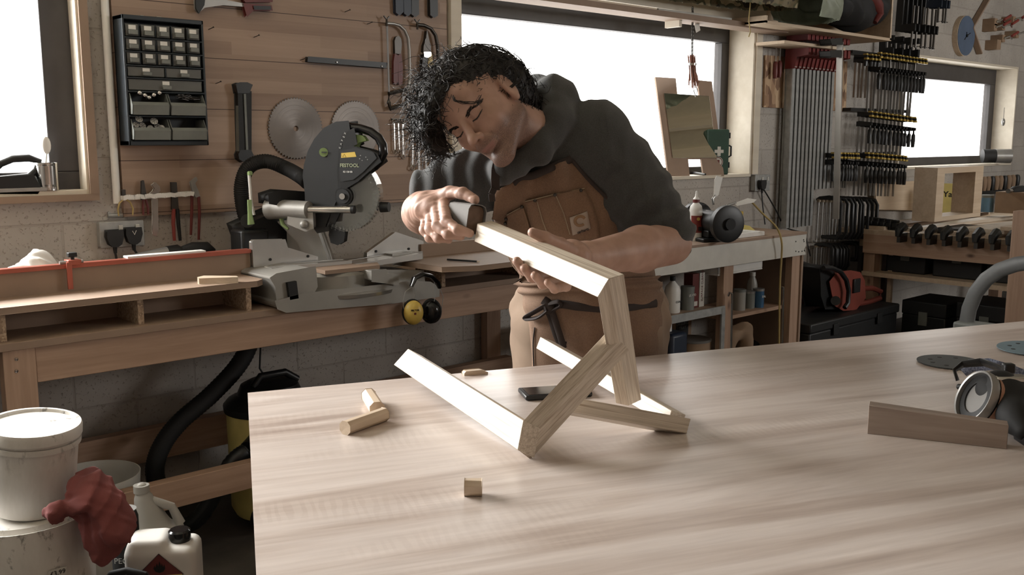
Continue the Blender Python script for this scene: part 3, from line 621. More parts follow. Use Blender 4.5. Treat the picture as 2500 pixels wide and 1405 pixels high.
# right extension
rb=thing('saw_extension','low pale-topped extension shelf right of the mitre saw with clipped corner','shelf',(2.5,2.9,BZ))
m=MB(); m.prism([(2.17,2.80),(2.30,2.74),(2.75,2.74),(2.75,3.1),(2.17,3.1)],.93,.95,'Z'); m.build('top_board',M['mdf'],rb,ID,bev=.001)
m=MB(); m.bx(2.30,3.0,3.1,3.12,BZ,1.0); m.build('fence_board',M['mdf'],rb,ID)
for x in (2.27,2.73): m=MB(); m.bx(x,x+.018,2.93,3.1,BZ,.93); m.build('support',M['chip'],rb,ID)
a=onZ(1092,634,.955);b=onZ(1165,639,.955); q=thing('pencil','dark pencil lying on the right extension shelf','pencil',(a.x,a.y,.955)); m=MB(); m.cyl(a,b,.0038,8); m.build('barrel',M['black'],q,ID); m=MB(); m.cyl(b,b+(b-a)*.1,.0038,8,.0005); m.build('tip',M['ash'],q,ID)
# ---------------------------------------------------------------- mitre saw
ms=thing('mitre_saw','black and grey sliding mitre saw with clear guard on the bench','mitre saw',(1.87,3.1,BZ))
PT=Vector((1.86,3.09,0)); AZ=math.radians(-55); D=Vector((math.cos(AZ),math.sin(AZ),0)); N_=Vector((0,0,1)).cross(D)   # D runs along the rails towards the operator, N_ away from the lens
def hp_(px,py,off=0):                           # pixel onto the upright plane of the blade, moved off along the normal
    r=ray(px,py); p0=PT+N_*off; t=(p0-C_).dot(N_)/r.dot(N_); return C_+r*t
HM=frame((PT.x,PT.y,0),D)                        # local x=D, y=N_, z up
HI=HM.inverted()
def hpoly(pts,off): return [((HI@hp_(x,y,off)).x,(HI@hp_(x,y,off)).z) for x,y in pts]
def hshape(name,mat,pts,o0,o1,bev=0,par=None,**k): m=MB(); m.prism(hpoly(pts,o0),o0,o1,'Y'); return m.build(name,mat,par or ms,HM,bev=bev,**k)
# base
m=MB()
m.prism(tr([(664,680),(676,672),(768,655),(772,700),(760,722),(745,756),(700,760),(680,748),(676,700)],2.9),2.9,3.16,'Y')
m.prism(tr([(862,662),(1032,664),(1036,700),(1010,712),(864,695)],2.93),2.93,3.2,'Y')
m.prism(tr([(676,738),(745,720),(1010,690),(1050,692),(1070,704),(1070,722),(960,738),(745,756),(700,760),(680,752)],2.885),2.885,3.15,'Y')
m.build('base_casting',M['alu'],ms,ID,bev=.006)
m=MB(); m.lathe([(0,.86),(.165,.86),(.165,.935),(.155,.947),(0,.947)],48,T(PT.x,PT.y-.01,0)); m.build('turntable',M['alu'],ms,ID)
m=MB(); m.lathe([(.18,.862),(.225,.862),(.228,.875),(.18,.88),(.18,.862)],40,T(PT.x+.03,PT.y-.01,0),-PI*.95,-PI*.05); m.build('mitre_scale',M['alul'],ms,ID)
m=MB(); m.prism(tr([(698,690),(720,686),(725,728),(704,732)],2.897),2.885,2.899,'Y'); m.build('carry_recess',M['dark'],ms,ID)
m=MB(); m.prism([(1.75,2.925),(1.98,2.925),(2.02,3.0),(1.99,3.08),(1.86,3.12),(1.76,3.08)],.948,.962,'Z'); m.build('wood_insert',M['mdf'],ms,ID)
m=MB(); m.prism(tr([(665,655),(858,638),(858,646),(665,668)],3.03),3.03,3.09,'Y'); m.prism(tr([(858,648),(1030,620),(1030,632),(862,656)],3.0),3.0,3.1,'Y'); m.build('table_rail',M['alul'],ms,ID,bev=.002)
m=MB(); m.prism(tr([(898,660),(930,658),(932,668),(960,672),(960,692),(898,684)],2.9),2.87,2.93,'Y'); m.build('lock_lever',M['alu'],ms,ID,bev=.004)
for pl_ in ([(617,592),(622,588),(696,586),(702,606),(775,628),(775,638),(746,640),(620,652)],[(897,618),(966,568),(1033,590),(1033,616),(966,616),(897,630)]):
    m=MB(); m.prism(tr(pl_,3.11),3.11,3.135,'Y'); m.build('fence',M['alul'],ms,ID,bev=.002)
m=MB(); m.prism(tr([(960,622),(1030,616),(1032,643),(960,645)],3.05),3.05,3.14,'Y'); m.build('fence_bracket',M['alu'],ms,ID,bev=.004)
for x,y in ((660,634),(752,626),(918,614),(998,608)):
    p=onY(x,y,3.109); m=MB(); m.cyl(p,p+Vector((0,-.002,0)),.005,10); m.build('fence_screw',M['dark'],ms,ID)
# rear column and slide rails
hshape('rear_column',M['alu'],[(655,498),(690,488),(712,540),(740,590),(765,645),(738,648),(700,600),(668,545)],.06,.13,.01)
hshape('column_neck',M['alu'],[(686,545),(760,536),(790,620),(800,650),(756,650),(730,590)],.03,.09,.008)
m=MB(); m.tube([hp_(657,510,-.03),hp_(700,511,-.045),hp_(754,513,-.06)],[.040,.034,.032],20); m.build('rail_housing',M['alu'],ms,ID)
m=MB(); m.tube([hp_(664,516,.09),hp_(700,520,.09)],[.045,.03],20); m.build('rail_housing',M['alu'],ms,ID)
for o_ in (-.062,.11):
    m=MB(); m.cyl(hp_(740,512,o_),hp_(862,512,o_),.0135,20); m.build('slide_rail',M['chrome'],ms,ID)
    m=MB(); m.cyl(hp_(858,512,o_),hp_(866,512,o_),.0148,20); m.build('rail_cap',M['black'],ms,ID)
hshape('rail_bracket',M['alu'],[(705,528),(760,520),(762,556),(745,562),(705,545)],-.07,-.0,.006)
m=MB(); m.ball(hp_(742,548,-.075),.016,8); m.build('bevel_knob',M['alu'],ms,ID)
m=MB(); m.tube([hp_(686,530,-.03),hp_(690,548,-.03),hp_(704,560,-.03)],[.009,.008,.005],8); m.build('lock_lever',M['green'],ms,ID)
# blade, cover and head
_kb=M['blade']; M['blade']=plain('dull_saw_blade',(150,146,140),.42,.55); bc=hp_(848,478,.0); q=sawblade('blade_tmp','',bc,.128,-N_,60); 
M['blade']=_kb
for ch in list(q.children): ch.parent=ms; ch.matrix_basis=MW[ms.name].inverted()@MW[q.name]
bpy.data.objects.remove(q)
def arc(cx,cy,rx,ry,a0,a1,n): return [(cx+rx*math.cos(math.radians(a0+(a1-a0)*i/n)),cy-ry*math.sin(math.radians(a0+(a1-a0)*i/n))) for i in range(n+1)]
cover=[(822,304),(846,302),(850,330),(830,372),(826,440),(830,460),(800,520),(790,548),(762,545),(752,520),(750,470),(745,430),(748,404),(757,372),(772,344),(794,318)]
hshape('blade_cover',M['charc'],cover,-.035,.05,.010)
panel=[(838,330),(862,318),(868,350),(850,358),(900,370),(918,378),(926,394),(898,416),(872,440),(842,458),(828,450),(826,420),(832,366)]
hshape('motor_panel',M['black'],panel,-.048,.02,.006)
hshape('nameplate',M['charc'],[(832,370),(868,362),(912,374),(918,386),(885,420),(862,438),(834,442),(829,420)],-.0515,-.047,.002)
m=MB(); m.tube([hp_(x,y,-.01) for x,y in ((828,314),(850,310),(880,314),(905,322),(924,336),(934,354),(936,374),(928,394),(914,410))],[.018,.017,.0155,.0155,.016,.0165,.0165,.016,.014],12,flat=1.2); m.build('handle',M['blackg'],ms,ID)
m=MB(); m.tube([hp_(x,y,-.01) for x,y in ((862,362),(885,372),(910,392))],[.012,.012,.014],10,flat=1.3); m.build('handle_bridge',M['black'],ms,ID)
hshape('trigger',M['green'],[(862,330),(884,334),(890,342),(874,346),(868,358),(872,368),(862,362),(858,345)],-.028,.0,.004)
m=MB(); m.cyl(hp_(790,372,-.0355),hp_(790,372,-.041),.016,20); m.build('filter_button',M['green'],ms,ID); m=MB(); m.bar(hp_(783,372,-.042),hp_(797,372,-.042),.004,.004); m.build('button_slot',M['charc'],ms,ID)
m=MB(); m.tube([hp_(930,506,.02),hp_(950,506,.02)],[.02,.018],14); m.build('side_knob',M['black'],ms,ID)
hshape('lower_mount',M['black'],[(762,548),(800,520),(835,470),(826,520),(806,560),(776,566)],-.03,.04,.006)
hshape('dust_flap',M['rubber'],[(808,556),(826,566),(838,570),(836,588),(824,595),(810,590),(806,574)],-.03,.0,.006)
m=MB()
gp=arc(842,478,82,88,62,-128,26); gi=arc(842,478,70,76,62,-128,26)
A=hpoly(gp,-.028); B=hpoly(gi,-.028)
m.prism(A+hpoly([(836,540)],-.028)+hpoly([(846,420)],-.028),-.030,-.027,'Y'); m.prism(A+B[::-1],-.028,.02,'Y') if 0 else None
for i in range(len(A)-1):
    a_,b_=A[i],A[i+1]; m.add([(a_[0],-.03,a_[1]),(b_[0],-.03,b_[1]),(b_[0],.02,b_[1]),(a_[0],.02,a_[1])],[(0,1,2,3)])
m.build('blade_guard',M['guard'],ms,HM)
m=MB()
for i in range(0,len(A)-1):
    a_,b_=A[i],B[i]; m.bar((a_[0],-.031,a_[1]),(b_[0],-.031,b_[1]),.003,.006)
m.build('guard_ribs',M['guard'],ms,HM)
for r,d,mt in ((.034,.008,'black'),(.026,.013,'charc'),(.011,.02,'chrome')):
    m=MB(); c=bc-N_*.03; m.cyl(c,c-N_*d,r,24); m.build('arbor_flange' if r>.02 else 'arbor_bolt',M[mt],ms,ID)
m=MB(); c=bc-N_*.002; m.cyl(c,c-N_*.03,.034,24); m.build('arbor_flange',M['black'],ms,ID)
hshape('warning_label',M['yellow'],[(833,374),(866,371),(870,383),(833,386)],-.0522,-.0513)
def htext(nm,s,size,px,py,off,mat,shear=0,ang=0,sx=1,bold=0): 
    c=HI@hp_(px,py,off); return text(nm,s,size,HM@T(c.x,off,c.z)@RY(-ang)@RX(PI/2),mat,ms,.0003,bold,shear,sx)
M['lettg']=plain('greenish_lettering',(150,158,120),.5); M['lettw']=plain('pale_lettering',(190,190,184),.5)
htext('maker_lettering','FESTOOL',.0175,853,404.5,-.0525,M['lettg'],0,0,1.0,.0004); htext('model_lettering','KS 120 EB',.0085,849,420,-.0525,M['lettw'],0,0,1,.0003)
for ch,x,y in zip('KAPEX',(829,831.5,834.5,838.5,841.5),(361,352,343,334.5,326)): htext('model_lettering',ch,.0105,x+1,y,-.0495,M['lettw'],0,1.25)
# laser symbols on plate, slot holder arm with green lever at the rear
m=MB(); c=[HI@hp_(x,y,-.0523) for x,y in ((840,376.5),(836,384),(845,384))]; m.tube([(v.x,-.0525,v.z) for v in c],.0005,4,True); m.build('warning_sign',M['dark'],ms,HM)
m=MB()
for x,y in ((880,380),(893,384),(884,392),(878,388),(897,390)): c=HI@hp_(x,y,-.052); m.box((c.x,-.052,c.z),(.005,.0006,.0008)); m.box((c.x,-.052,c.z),(.0008,.0006,.004))
m.build('setting_marks',M['lettw'],ms,HM)
gl=thing('bevel_lever','white rod with green lever beside the black hose at the saw','lever',onY(608,550,3.25))
m=MB(); m.tube(line([(608,428),(613,490),(620,525)],3.25),.0055,10); m.build('rod',M['white'],gl,ID); m=MB(); m.tube(line([(606,424),(614,424)],3.25),.009,6); m.build('rod_cap',M['green'],gl,ID)
m=MB(); m.tube(line([(609,488),(610,520),(613,548)],3.23),[.009,.009,.014],10,flat=.6); m.build('lever_arm',M['green'],gl,ID); m=MB(); m.cyl(onY(604,540,3.26),onY(604,540,3.29),.025,20); m.build('pivot',M['black'],gl,ID)
m=MB(); m.prism(tr([(600,556),(680,520),(700,560),(690,620),(640,620),(612,590)],3.3),3.28,3.42,'Y'); m.build('motor_block',M['black'],gl,ID,bev=.015)
m=MB(); m.bx(gl.location.x-.03,gl.location.x+.08,3.25,3.35,.85,1.09); m.build('stand',M['black'],gl,ID,bev=.01)
m=MB(); m.prism(tr([(655,478),(680,470),(740,474),(742,492),(700,500),(656,492)],3.2),3.18,3.26,'Y'); o=m.build('cable_bundle',M['rubber'],ms,ID,bev=.01)
def hose(pts,r,mat,label,name='extraction_hose',n=150,amp=.12,Mx=ID,cat='hose'):
    P_=[Vector(p) for p in pts]; out=[]
    for i in range(n+1):
        t=i/n*(len(P_)-1); k=min(int(t),len(P_)-2); u=t-k; a=P_[max(k-1,0)];b=P_[k];c=P_[k+1];d=P_[min(k+2,len(P_)-1)]
        out.append(.5*((2*b)+(c-a)*u+(2*a-5*b+4*c-d)*u*u+(3*b-a-3*c+d)*u**3))
    m=MB(); m.tube(out,[r*(1+amp*(i%2)) for i in range(n+1)],12); o=m.build(name,mat,None,Mx,ang=60); setp(o,label,cat); return o
hose([onY(x,y,Y) for x,y,Y in ((618,640,3.42),(606,560,3.42),(592,500,3.42),(590,450,3.42),(608,408,3.40),(650,394,3.36),(700,412,3.3),(735,432,3.2),(752,446,3.15))],.026,M['rubber'],'ribbed black extraction hose arching from the bench to the mitre saw',amp=.1)
hose([onY(x,y,3.28) for x,y in ((640,700),(625,790),(590,880),(520,960),(440,1030),(395,1090),(378,1150),(392,1215))],.032,M['rubber'],'thick black hose hanging down under the bench',amp=.06)
# ear defenders
ed=thing('ear_defenders','yellow and black ear defenders hanging off the bench edge','ear defenders',onY(1035,735,2.84)); Ye=2.80
m=MB(); hb=[(1004,700),(1012,680),(1030,670),(1052,674),(1068,690),(1073,704)]; m.tube([onY(x,y,Ye) for x,y in hb],[.010,.016,.017,.017,.015,.010],10,flat=.5,up=(0,1,0)); m.build('headband_pad',M['blackg'],ed,ID)
for pts in ([(1006,700),(990,712),(984,735),(986,755)],[(1011,700),(1015,722),(1012,740)],[(1060,690),(1063,720),(1058,748)],[(1072,700),(1082,725),(1078,755)]): m=MB(); m.tube(line(pts,Ye+.02),.0014,6); m.build('headband_wire',M['steel'],ed,ID)
for cx,cy,mt,yy in ((1010,764,'yellow',Ye),(1050,762,'blackg',Ye+.03)):
    c=onY(cx,cy,yy); X=frame(c,R_*(.35 if mt=='yellow' else -.2)-Fh,(0,0,1))@RY(PI/2)
    m=MB(); m.lathe([(0,-.012),(.034,-.012),(.036,-.004),(.036,.002),(.031,.014),(.018,.022),(0,.024)],28,X@Matrix.Diagonal((1.25,1.0,1,1))); m.build('ear_cup',M[mt],ed,ID,bev=0)
    m=MB(); m.lathe([(.02,-.026),(.036,-.026),(.04,-.02),(.038,-.012),(.02,-.012)],28,X@Matrix.Diagonal((1.2,1.0,1,1))); m.build('cushion',M['rubber'],ed,ID)
    if mt=='yellow':
        W_=frame(c,R_*.94+Fh*.3,(0,0,1))@RX(PI/2)
        Y_=X@T(0,0,.0235); fx=Matrix(((W_[0][0],W_[0][1],X[0][2],Y_[0][3]),(W_[1][0],W_[1][1],X[1][2],Y_[1][3]),(W_[2][0],W_[2][1],X[2][2],Y_[2][3]),(0,0,0,1)))
        zz=Vector((X[0][2],X[1][2],X[2][2])).normalized(); xx=zz.cross(Vector((0,0,1))); xx=-xx if xx.dot(R_)<0 else xx; xx.normalize(); yy_=zz.cross(xx)
        TX=Matrix(((xx.x,yy_.x,zz.x,0),(xx.y,yy_.y,zz.y,0),(xx.z,yy_.z,zz.z,0),(0,0,0,1))); TX=T(*(Y_.translation))@TX
        text('maker_lettering','PELTOR',.0085,TX@T(0,.012,-.0005),M['dark'],ed,.0006,.0003); m=MB(); m.box((0,0,0),(.008,.008,.002)); m.build('red_mark',M['redd'],ed,TX)
# ---------------------------------------------------------------- under the bench and the left floor corner
vc=thing('vacuum_cleaner','yellow and black tub vacuum cleaner on the floor under the bench','vacuum cleaner',(onY(660,1000,3.2).x,3.2,0)); vx=vc.location.x
vz=onY(590,1042,3.05).z
m=MB(); m.lathe([(0,.03),(.14,.03),(.155,.06),(.16,vz),(0,vz)],32); m.build('tub',M['ylw2'],vc)
hz=onY(640,925,3.2).z-vz
m=MB(); m.lathe([(0,vz),(.168,vz),(.17,vz+hz*.2),(.155,vz+hz*.35),(.12,vz+hz*.5),(.105,vz+hz*.8),(.07,vz+hz*.95),(0,vz+hz*.95)],32); m.build('motor_head',M['black'],vc)
m=MB(); m.tube([(-.08,-.03,vz+hz*.85),(-.05,-.03,vz+hz*1.15),(.05,-.03,vz+hz*1.15),(.1,-.03,vz+hz*.85)],.014,10); m.build('carry_handle',M['black'],vc)
m=MB(); m.cyl((-.1,-.10,vz-.07),(-.17,-.15,vz-.09),.032,16); m.build('hose_inlet',M['black'],vc)
for a_ in range(4): m=MB(); m.ball((.13*math.cos(a_*PI/2+.7),.13*math.sin(a_*PI/2+.7),.022),.022,6); m.build('castor',M['black'],vc)
hose([Vector((vx-.175,3.045,vz-.09)),Vector((vx-.24,3.05,vz-.13)),Vector((vx-.34,3.12,.10)),Vector((vx-.43,3.25,.05)),Vector((vx-.52,3.3,.035))],.028,M['black'],'black vacuum hose running down from the yellow vacuum cleaner','vacuum_hose',60,.08)
m=MB(); m.tube([onY(636,850,3.3),onY(634,900,3.3),onY(650,925,3.3),onY(700,920,3.3),onY(728,940,3.3)],.004,6); o=m.build('power_cord',M['black'],None,ID); setp(o,'thin black power cord hanging down behind the vacuum cleaner','cord')
def tub(name,lab,c,r0,r1,h,mat,lid=True,tilt=None,cat='tub',z=0,wall=.003):
    X=T(*c)
    if tilt: X=X@tilt
    q=thing(name,lab,cat,X); m=MB(); m.lathe([(0,0),(r0*.96,0),(r0,.005),(r1,h),(r1-wall,h),(r0-wall,.01),(0,.01)],40); m.build('body',mat,q)
    if lid:
        m=MB(); m.lathe([(r1*.6,h+.002),(r1*.93,h+.002),(r1*.96,h+.010),(r1*1.04,h+.010),(r1*1.07,h+.004),(r1*1.07,h-.014),(r1*1.045,h-.016),(r1*1.045,h-.018),(r1*1.0,h-.018)],48); m.add([],[]); m.lathe([(0,h-.001),(r1*.94,h-.001),(r1*.94,h+.004),(0,h+.004)],40); m.build('lid',mat,q)
        m=MB(); m.lathe([(r1*1.0,h-.034),(r1*1.045,h-.034),(r1*1.05,h-.022),(r1*1.0,h-.022)],48); m.build('tamper_band',mat,q)
    return q
n=NT('dirty_tub_plastic'); a=n.noise(9,5,n.map((1,1,.35)),.7); sm=n.ramp(n.noise(28,4,n.map((1,1,.5)),.7),(.58,(0,0,0,1)),(.68,(1,1,1,1))); s_=n.n('SeparateXYZ',{0:n.co}).outputs[2]
zz=n.n('MapRange',{0:s_,1:.10,2:.20,3:0.0,4:.85}).outputs[0]; k_=n.n('Math',{0:sm,1:zz},operation='MULTIPLY').outputs[0]
n.set(col=n.mix(k_,n.ramp(a,(.3,(196,190,180)),(.7,(222,218,210))),L((70,62,54))),rough=.42); M['dtub']=n.m
p=atD(74,1130,2.12)
tub('plastic_tub','dirty white lidded plastic tub on top of the stack in the front left corner',(p.x,p.y,onY(60,1250,p.y).z+.01),.084,.092,.185,M['dtub'],True,RX(.10)@RY(.04))
zt=onY(60,1250,p.y).z
lt=tub('plastic_drum','large dirty white plastic drum under the lidded tub and red rag',(p.x-.02,p.y-.0,0),.125,.14,zt-.0,M['dtub'],False)
m=MB(); h=zt-.0; m.lathe([(0,h-.06),(.135,h-.06),(.138,h-.055),(.11,h-.012),(.105,h),(0,h)],40); m.build('lid',M['dtub'],lt); m=MB(); m.lathe([(.09,h-.004),(.118,h-.030),(.118,h-.045),(.10,h-.05)],40); m.build('rim',M['dtub'],lt)
cc=onY(55,1305,p.y-.12); text('price_sticker','£3.99',.014,T(p.x+.0,p.y-.142,h-.10)@RZ(.0)@RX(PI/2),M['dark'],lt)
m=MB(); m.bx(-.018,.018,-.001,.0,-.008,.009); m.build('price_label',M['offwhite'],lt,T(p.x,p.y-.1405,h-.10))
bp=onY(250,1150,3.12); tub('bucket','empty white bucket on the floor behind the red rag',(bp.x-.02,3.15,0),.12,.145,onY(250,1125,3.27).z,M['offwhite'],False,cat='bucket')
# red rag draped over the drum
def P2(px,py,d): v=atD(px,py,d); return np.array((v.x,v.y,v.z))
dz=2.08
s=SDF(P2(150,1250,dz)-np.array((.35,.35,.3)),P2(150,1250,dz)+np.array((.35,.35,.3)),.004)
s.chain([P2(95,1256,dz-.09),P2(140,1250,dz-.09),P2(190,1236,dz-.06),P2(215,1200,dz-.01),P2(225,1165,dz+.05)],[.010,.013,.020,.036,.022],.03)
s.chain([P2(215,1190,dz+.02),P2(250,1240,dz),P2(255,1300,dz),P2(250,1350,dz)],[.026,.040,.042,.024],.03); s.chain([P2(245,1200,dz+.04),P2(280,1280,dz+.04),P2(275,1340,dz+.02)],[.02,.035,.025],.03)
s.mod(lambda X:.013*np.abs(wav(X,(34,-26,7),.4,.9))+.006*np.abs(wav(X,(-75,60,22),1.,1.4))-.008+.0015*wav(X,(30,160,120),.4,1.5)); m=MB(); addmesh(m,*s.mesh())
M['rag']=plain('faded_red_cotton',(146,68,66),.85,var=.18,bump=.3,bsc=500)
o=m.build('red_rag',M['rag'],None,ID,ang=180); setp(o,'crumpled faded red rag draped between the two white tubs','rag')
# containers
def can_body(m,w,d,h,sh,r=.02):
    for (a,b,z0,z1,) in (): pass
kc=thing('peroxide_can','white plastic can with black cap and red flammable diamond, front left corner','container',(atD(400,1340,2.3).x,atD(400,1340,2.3).y,0)); KX=T(*kc.location)@RZ(YAW-PI/2+.15); kc.matrix_basis=KX; MW[kc.name]=KX
zt=atD(440,1300,2.3).z
s=SDF((-.13,-.1,-.02),(.13,.1,zt+.04),.006); 
def rbox(s,c,b,r,k=.01,op='u'):
    c=np.array(c);b=np.array(b); sl,X=s._sub(c-b-r,c+b+r,.03); q=np.abs(X-c.astype(np.float32))-(b-r).astype(np.float32); d=np.linalg.norm(np.maximum(q,0),axis=-1)+np.minimum(q.max(-1),0)-r; s._put(sl,d.astype(np.float32),k,op)
rbox(s,(0,0,(zt-.02)/2),(.082,.055,(zt-.02)/2),.022); rbox(s,(-.03,0,zt-.02),(.045,.045,.02),.015,.02); m=MB(); addmesh(m,*s.mesh()); m.build('body',M['jerry'] if 0 else M['dirty'],kc,ang=180)
m=MB(); m.lathe([(0,0),(.024,0),(.026,.005),(.026,.026),(.022,.03),(0,.03)],14,T(.038,0,zt-.022)); m.cyl((.038,0,zt-.05),(.038,0,zt-.02),.018,14); m.build('cap',M['blackg'],kc)
dy=-.0572; r=.052; dzc=zt-.080
m=MB(); m.prism([(0,dzc+r),(-r,dzc),(r,dzc)],dy-.001,dy,'Y'); m.build('hazard_label_red',M['redd'],kc); m=MB(); m.prism([(-r,dzc),(0,dzc-r),(r,dzc)],dy-.001,dy,'Y'); m.build('hazard_label_yellow',M['ylw2'],kc)
m=MB(); m.tube([(x,dy-.0008,z) for x,z in ((r*1.02,dzc),(0,dzc+r*1.02),(-r*1.02,dzc),(0,dzc-r*1.02))],.0009,4,True); m.build('label_border',M['dark'],kc)
fl=[(0,.0),(-.009,.004),(-.013,.012),(-.010,.020),(-.009,.013),(-.005,.024),(-.002,.016),(.001,.030),(.004,.017),(.006,.023),(.009,.014),(.012,.021),(.013,.010),(.009,.003)]
m=MB(); m.prism([(x,dzc+.006+z) for x,z in fl],dy-.0016,dy-.001,'Y'); m.build('flame_symbol',M['dark'],kc); text('hazard_lettering','ORGANIC PEROXIDE',.0088,T(0,dy-.0012,dzc-.0075)@RX(PI/2),M['dark'],kc,.0002,.0002)
jc=thing('clear_jerrycan','translucent plastic jerrycan with a short neck behind the peroxide can','container',onZ(380,1300,.0)); pj=atD(372,1240,2.62); JX=T(pj.x,pj.y,0)@RZ(-.5); jc.matrix_basis=JX; MW[jc.name]=JX
zt=atD(352,1178,2.62).z
s=SDF((-.12,-.1,-.02),(.12,.1,zt+.02),.006); rbox(s,(0,0,(zt-.13)/2),(.075,.065,(zt-.13)/2),.02); s.cone((-.0,0,zt-.15),(-.02,0,zt-.045),.062,.026,.03); s.cone((-.025,0,zt-.05),(-.025,0,zt-.01),.017,.016,.006)
m=MB(); addmesh(m,*s.mesh()); m.build('body',M['jerry'],jc,ang=180); m=MB(); m.lathe([(.014,zt-.022),(.021,zt-.022),(.021,zt-.002),(.014,zt-.002)],18,T(-.025,0,0)); m.build('neck_ring',M['jerry'],jc)
m=MB(); m.tube([(.0,-.0,zt-.05),(.05,0,zt-.07),(.07,0,zt-.12)],[.014,.012,.014],10); m.build('handle',M['jerry'],jc)
pk=atD(305,1300,2.35); q=thing('spray_can','dark printed can squeezed between the red rag and the white can','can',(pk.x,pk.y,0)); zk=atD(305,1240,2.35).z; m=MB(); m.lathe([(0,0),(.033,0),(.033,zk-.02),(.028,zk-.004),(0,zk-.002)],24); m.build('body',M['charc'],q); m=MB(); m.lathe([(.028,zk-.004),(.030,zk),(.026,zk)],24); m.build('rim',M['steel'],q)
text('can_lettering','PEC',.02,T(pk.x,pk.y,zk-.12)@RZ(YAW-PI/2)@T(0,-.0335,0)@RX(PI/2),M['lettw'],q)
cx=atD(320,1395,2.2); m=MB(); m.tube([cx+R_*x+Vector((0,0,z)) for x,z in ((-.07,-.04),(-.045,-.008),(-.01,.0),(.03,-.01),(.045,-.04))],[.009]*5,10); o=m.build('black_strap',M['rubber'],None,ID); setp(o,'coil of thick black cable at the bottom edge in front of the white can','cable')
# sheeting and sacks in the dark under the bench
s=SDF((1.45,2.9,-.02),(2.3,3.4,.35),.01); s.ell((1.65,3.1,.04),(.13,.1,.07),k=.04).ell((1.85,3.15,.06),(.14,.12,.09),k=.04).ell((2.05,3.1,.03),(.12,.1,.05),k=.04); s.mod(lambda X:.012*wav(X,(45,25,40),dist=2)); m=MB(); addmesh(m,*s.mesh()); o=m.build('crumpled_sheet',M['charc'],None,ID,ang=180); setp(o,'crumpled dark plastic sheet on the floor under the bench','sheet')
# ---------------------------------------------------------------- sink bench, right of the man
def onPl(px,py,p0,n): r=ray(px,py); return C_+r*((Vector(p0)-C_).dot(n)/r.dot(n))
def on_single(mb,name,mat,label,cat,group=None,M=ID,**k): o=mb.build(name,mat,None,M,**k); return setp(o,label,cat,group)
SY=3.0; SZ=.885; e=onY(1969,575,SY); SX1=e.x; SX0=3.2
sb=thing('sink_bench','white-fronted bench with a sink, right of the man under the middle window','workbench',(4.2,SY,0))
zb=onY(1968,618,SY).z
m=MB(); m.bx(SX0,SX1,SY,SY+.018,zb-.01,SZ-.012); m.build('front_panel',M['offwhite'],sb,ID,bev=.001)
m=MB(); sx0,sx1=onZ(1790,590,SZ).x,onZ(1950,580,SZ).x-.03; m.bx(SX0,sx0,SY-.004,3.54,SZ-.014,SZ); m.bx(sx0,SX1,SY-.004,SY+.05,SZ-.014,SZ); m.bx(sx1,SX1,SY+.05,3.54,SZ-.014,SZ); m.build('worktop',M['mdf'],sb,ID,bev=.001)
m=MB(); rim=[(sx0,SY+.05),(sx1,SY+.05),(sx1,3.5),(sx0,3.5)]
for z0,z1,i in ((SZ-.005,SZ+.022,0),): 
    m.bx(sx0,sx1,SY+.05,SY+.075,z0,z1); m.bx(sx0,sx1,3.45,3.5,z0,z1); m.bx(sx0,sx0+.03,SY+.075,3.45,z0,z1); m.bx(sx1-.03,sx1,SY+.075,3.45,z0,z1)
m.bx(sx0+.0,sx1,SY+.055,SY+.065,.70,SZ); m.bx(sx0,sx1,3.44,3.45,.70,SZ); m.bx(sx0,sx0+.01,SY+.055,3.45,.70,SZ); m.bx(sx1-.01,sx1,SY+.055,3.45,.70,SZ); m.bx(sx0,sx1,SY+.055,3.45,.69,.70)
m.build('sink_bowl',M['white'],sb,ID,bev=.004)
lx=onY(1768,760,SY+.05).x; 
for x in (SX0+.05,lx-.04,SX1-.09):
    m=MB(); m.bx(x,x+.085,SY+.03,SY+.075,0,.86); m.build('leg',M['pinez'],sb,ID,bev=.002)
for x in (SX0+.05,SX1-.09): m=MB(); m.bx(x,x+.085,3.48,3.53,0,.86); m.build('leg',M['pinez'],sb,ID)
m=MB(); m.bx(SX1-.006,SX1+.012,SY+.02,3.5,0,zb); m.build('side_panel',M['mdf'],sb,ID)
zs=onY(1750,755,SY+.02).z
m=MB(); m.bx(SX0,lx-.06,SY+.02,3.4,zs-.02,zs); m.build('shelf_board',M['mdf'],sb,ID); m=MB(); m.bx(SX0,lx-.045,SY+.012,SY+.02,zs-.03,zs+.012); m.build('shelf_edge',M['galv'],sb,ID)
m=MB(); m.bx(lx-.075,lx-.045,SY+.01,SY+.02,.05,zs); m.build('slotted_upright',M['galv'],sb,ID)
z2=onY(1840,760,SY+.08).z; m=MB(); m.bx(lx+.045,SX1-.09,SY+.08,3.4,z2-.02,z2); m.build('shelf_board',M['pine'],sb,ID)
for (x,y),lb in (((1784,715),0),((1909,700),1)):
    m=MB(); m.tube([onY(x-6,y+8,SY-.0),onY(x-3,y,SY-.01),onY(x+3,y+2,SY-.01),onY(x+3,y+20,SY-.01),onY(x-3 if lb else x-2,1000,SY-.01)],.006,8); m.build('chrome_tube',M['chrome'],sb,ID)
for x,y in ((1943,590),(1962,586),(1963,590),(1943,614),(1950,615),(1958,614),(1964,612)):
    p=onY(x,y,SY-.001); m=MB(); m.cyl(p,p+Vector((0,-.0015,0)),.004,8); m.build('screw_hole',M['dark'],sb,ID)
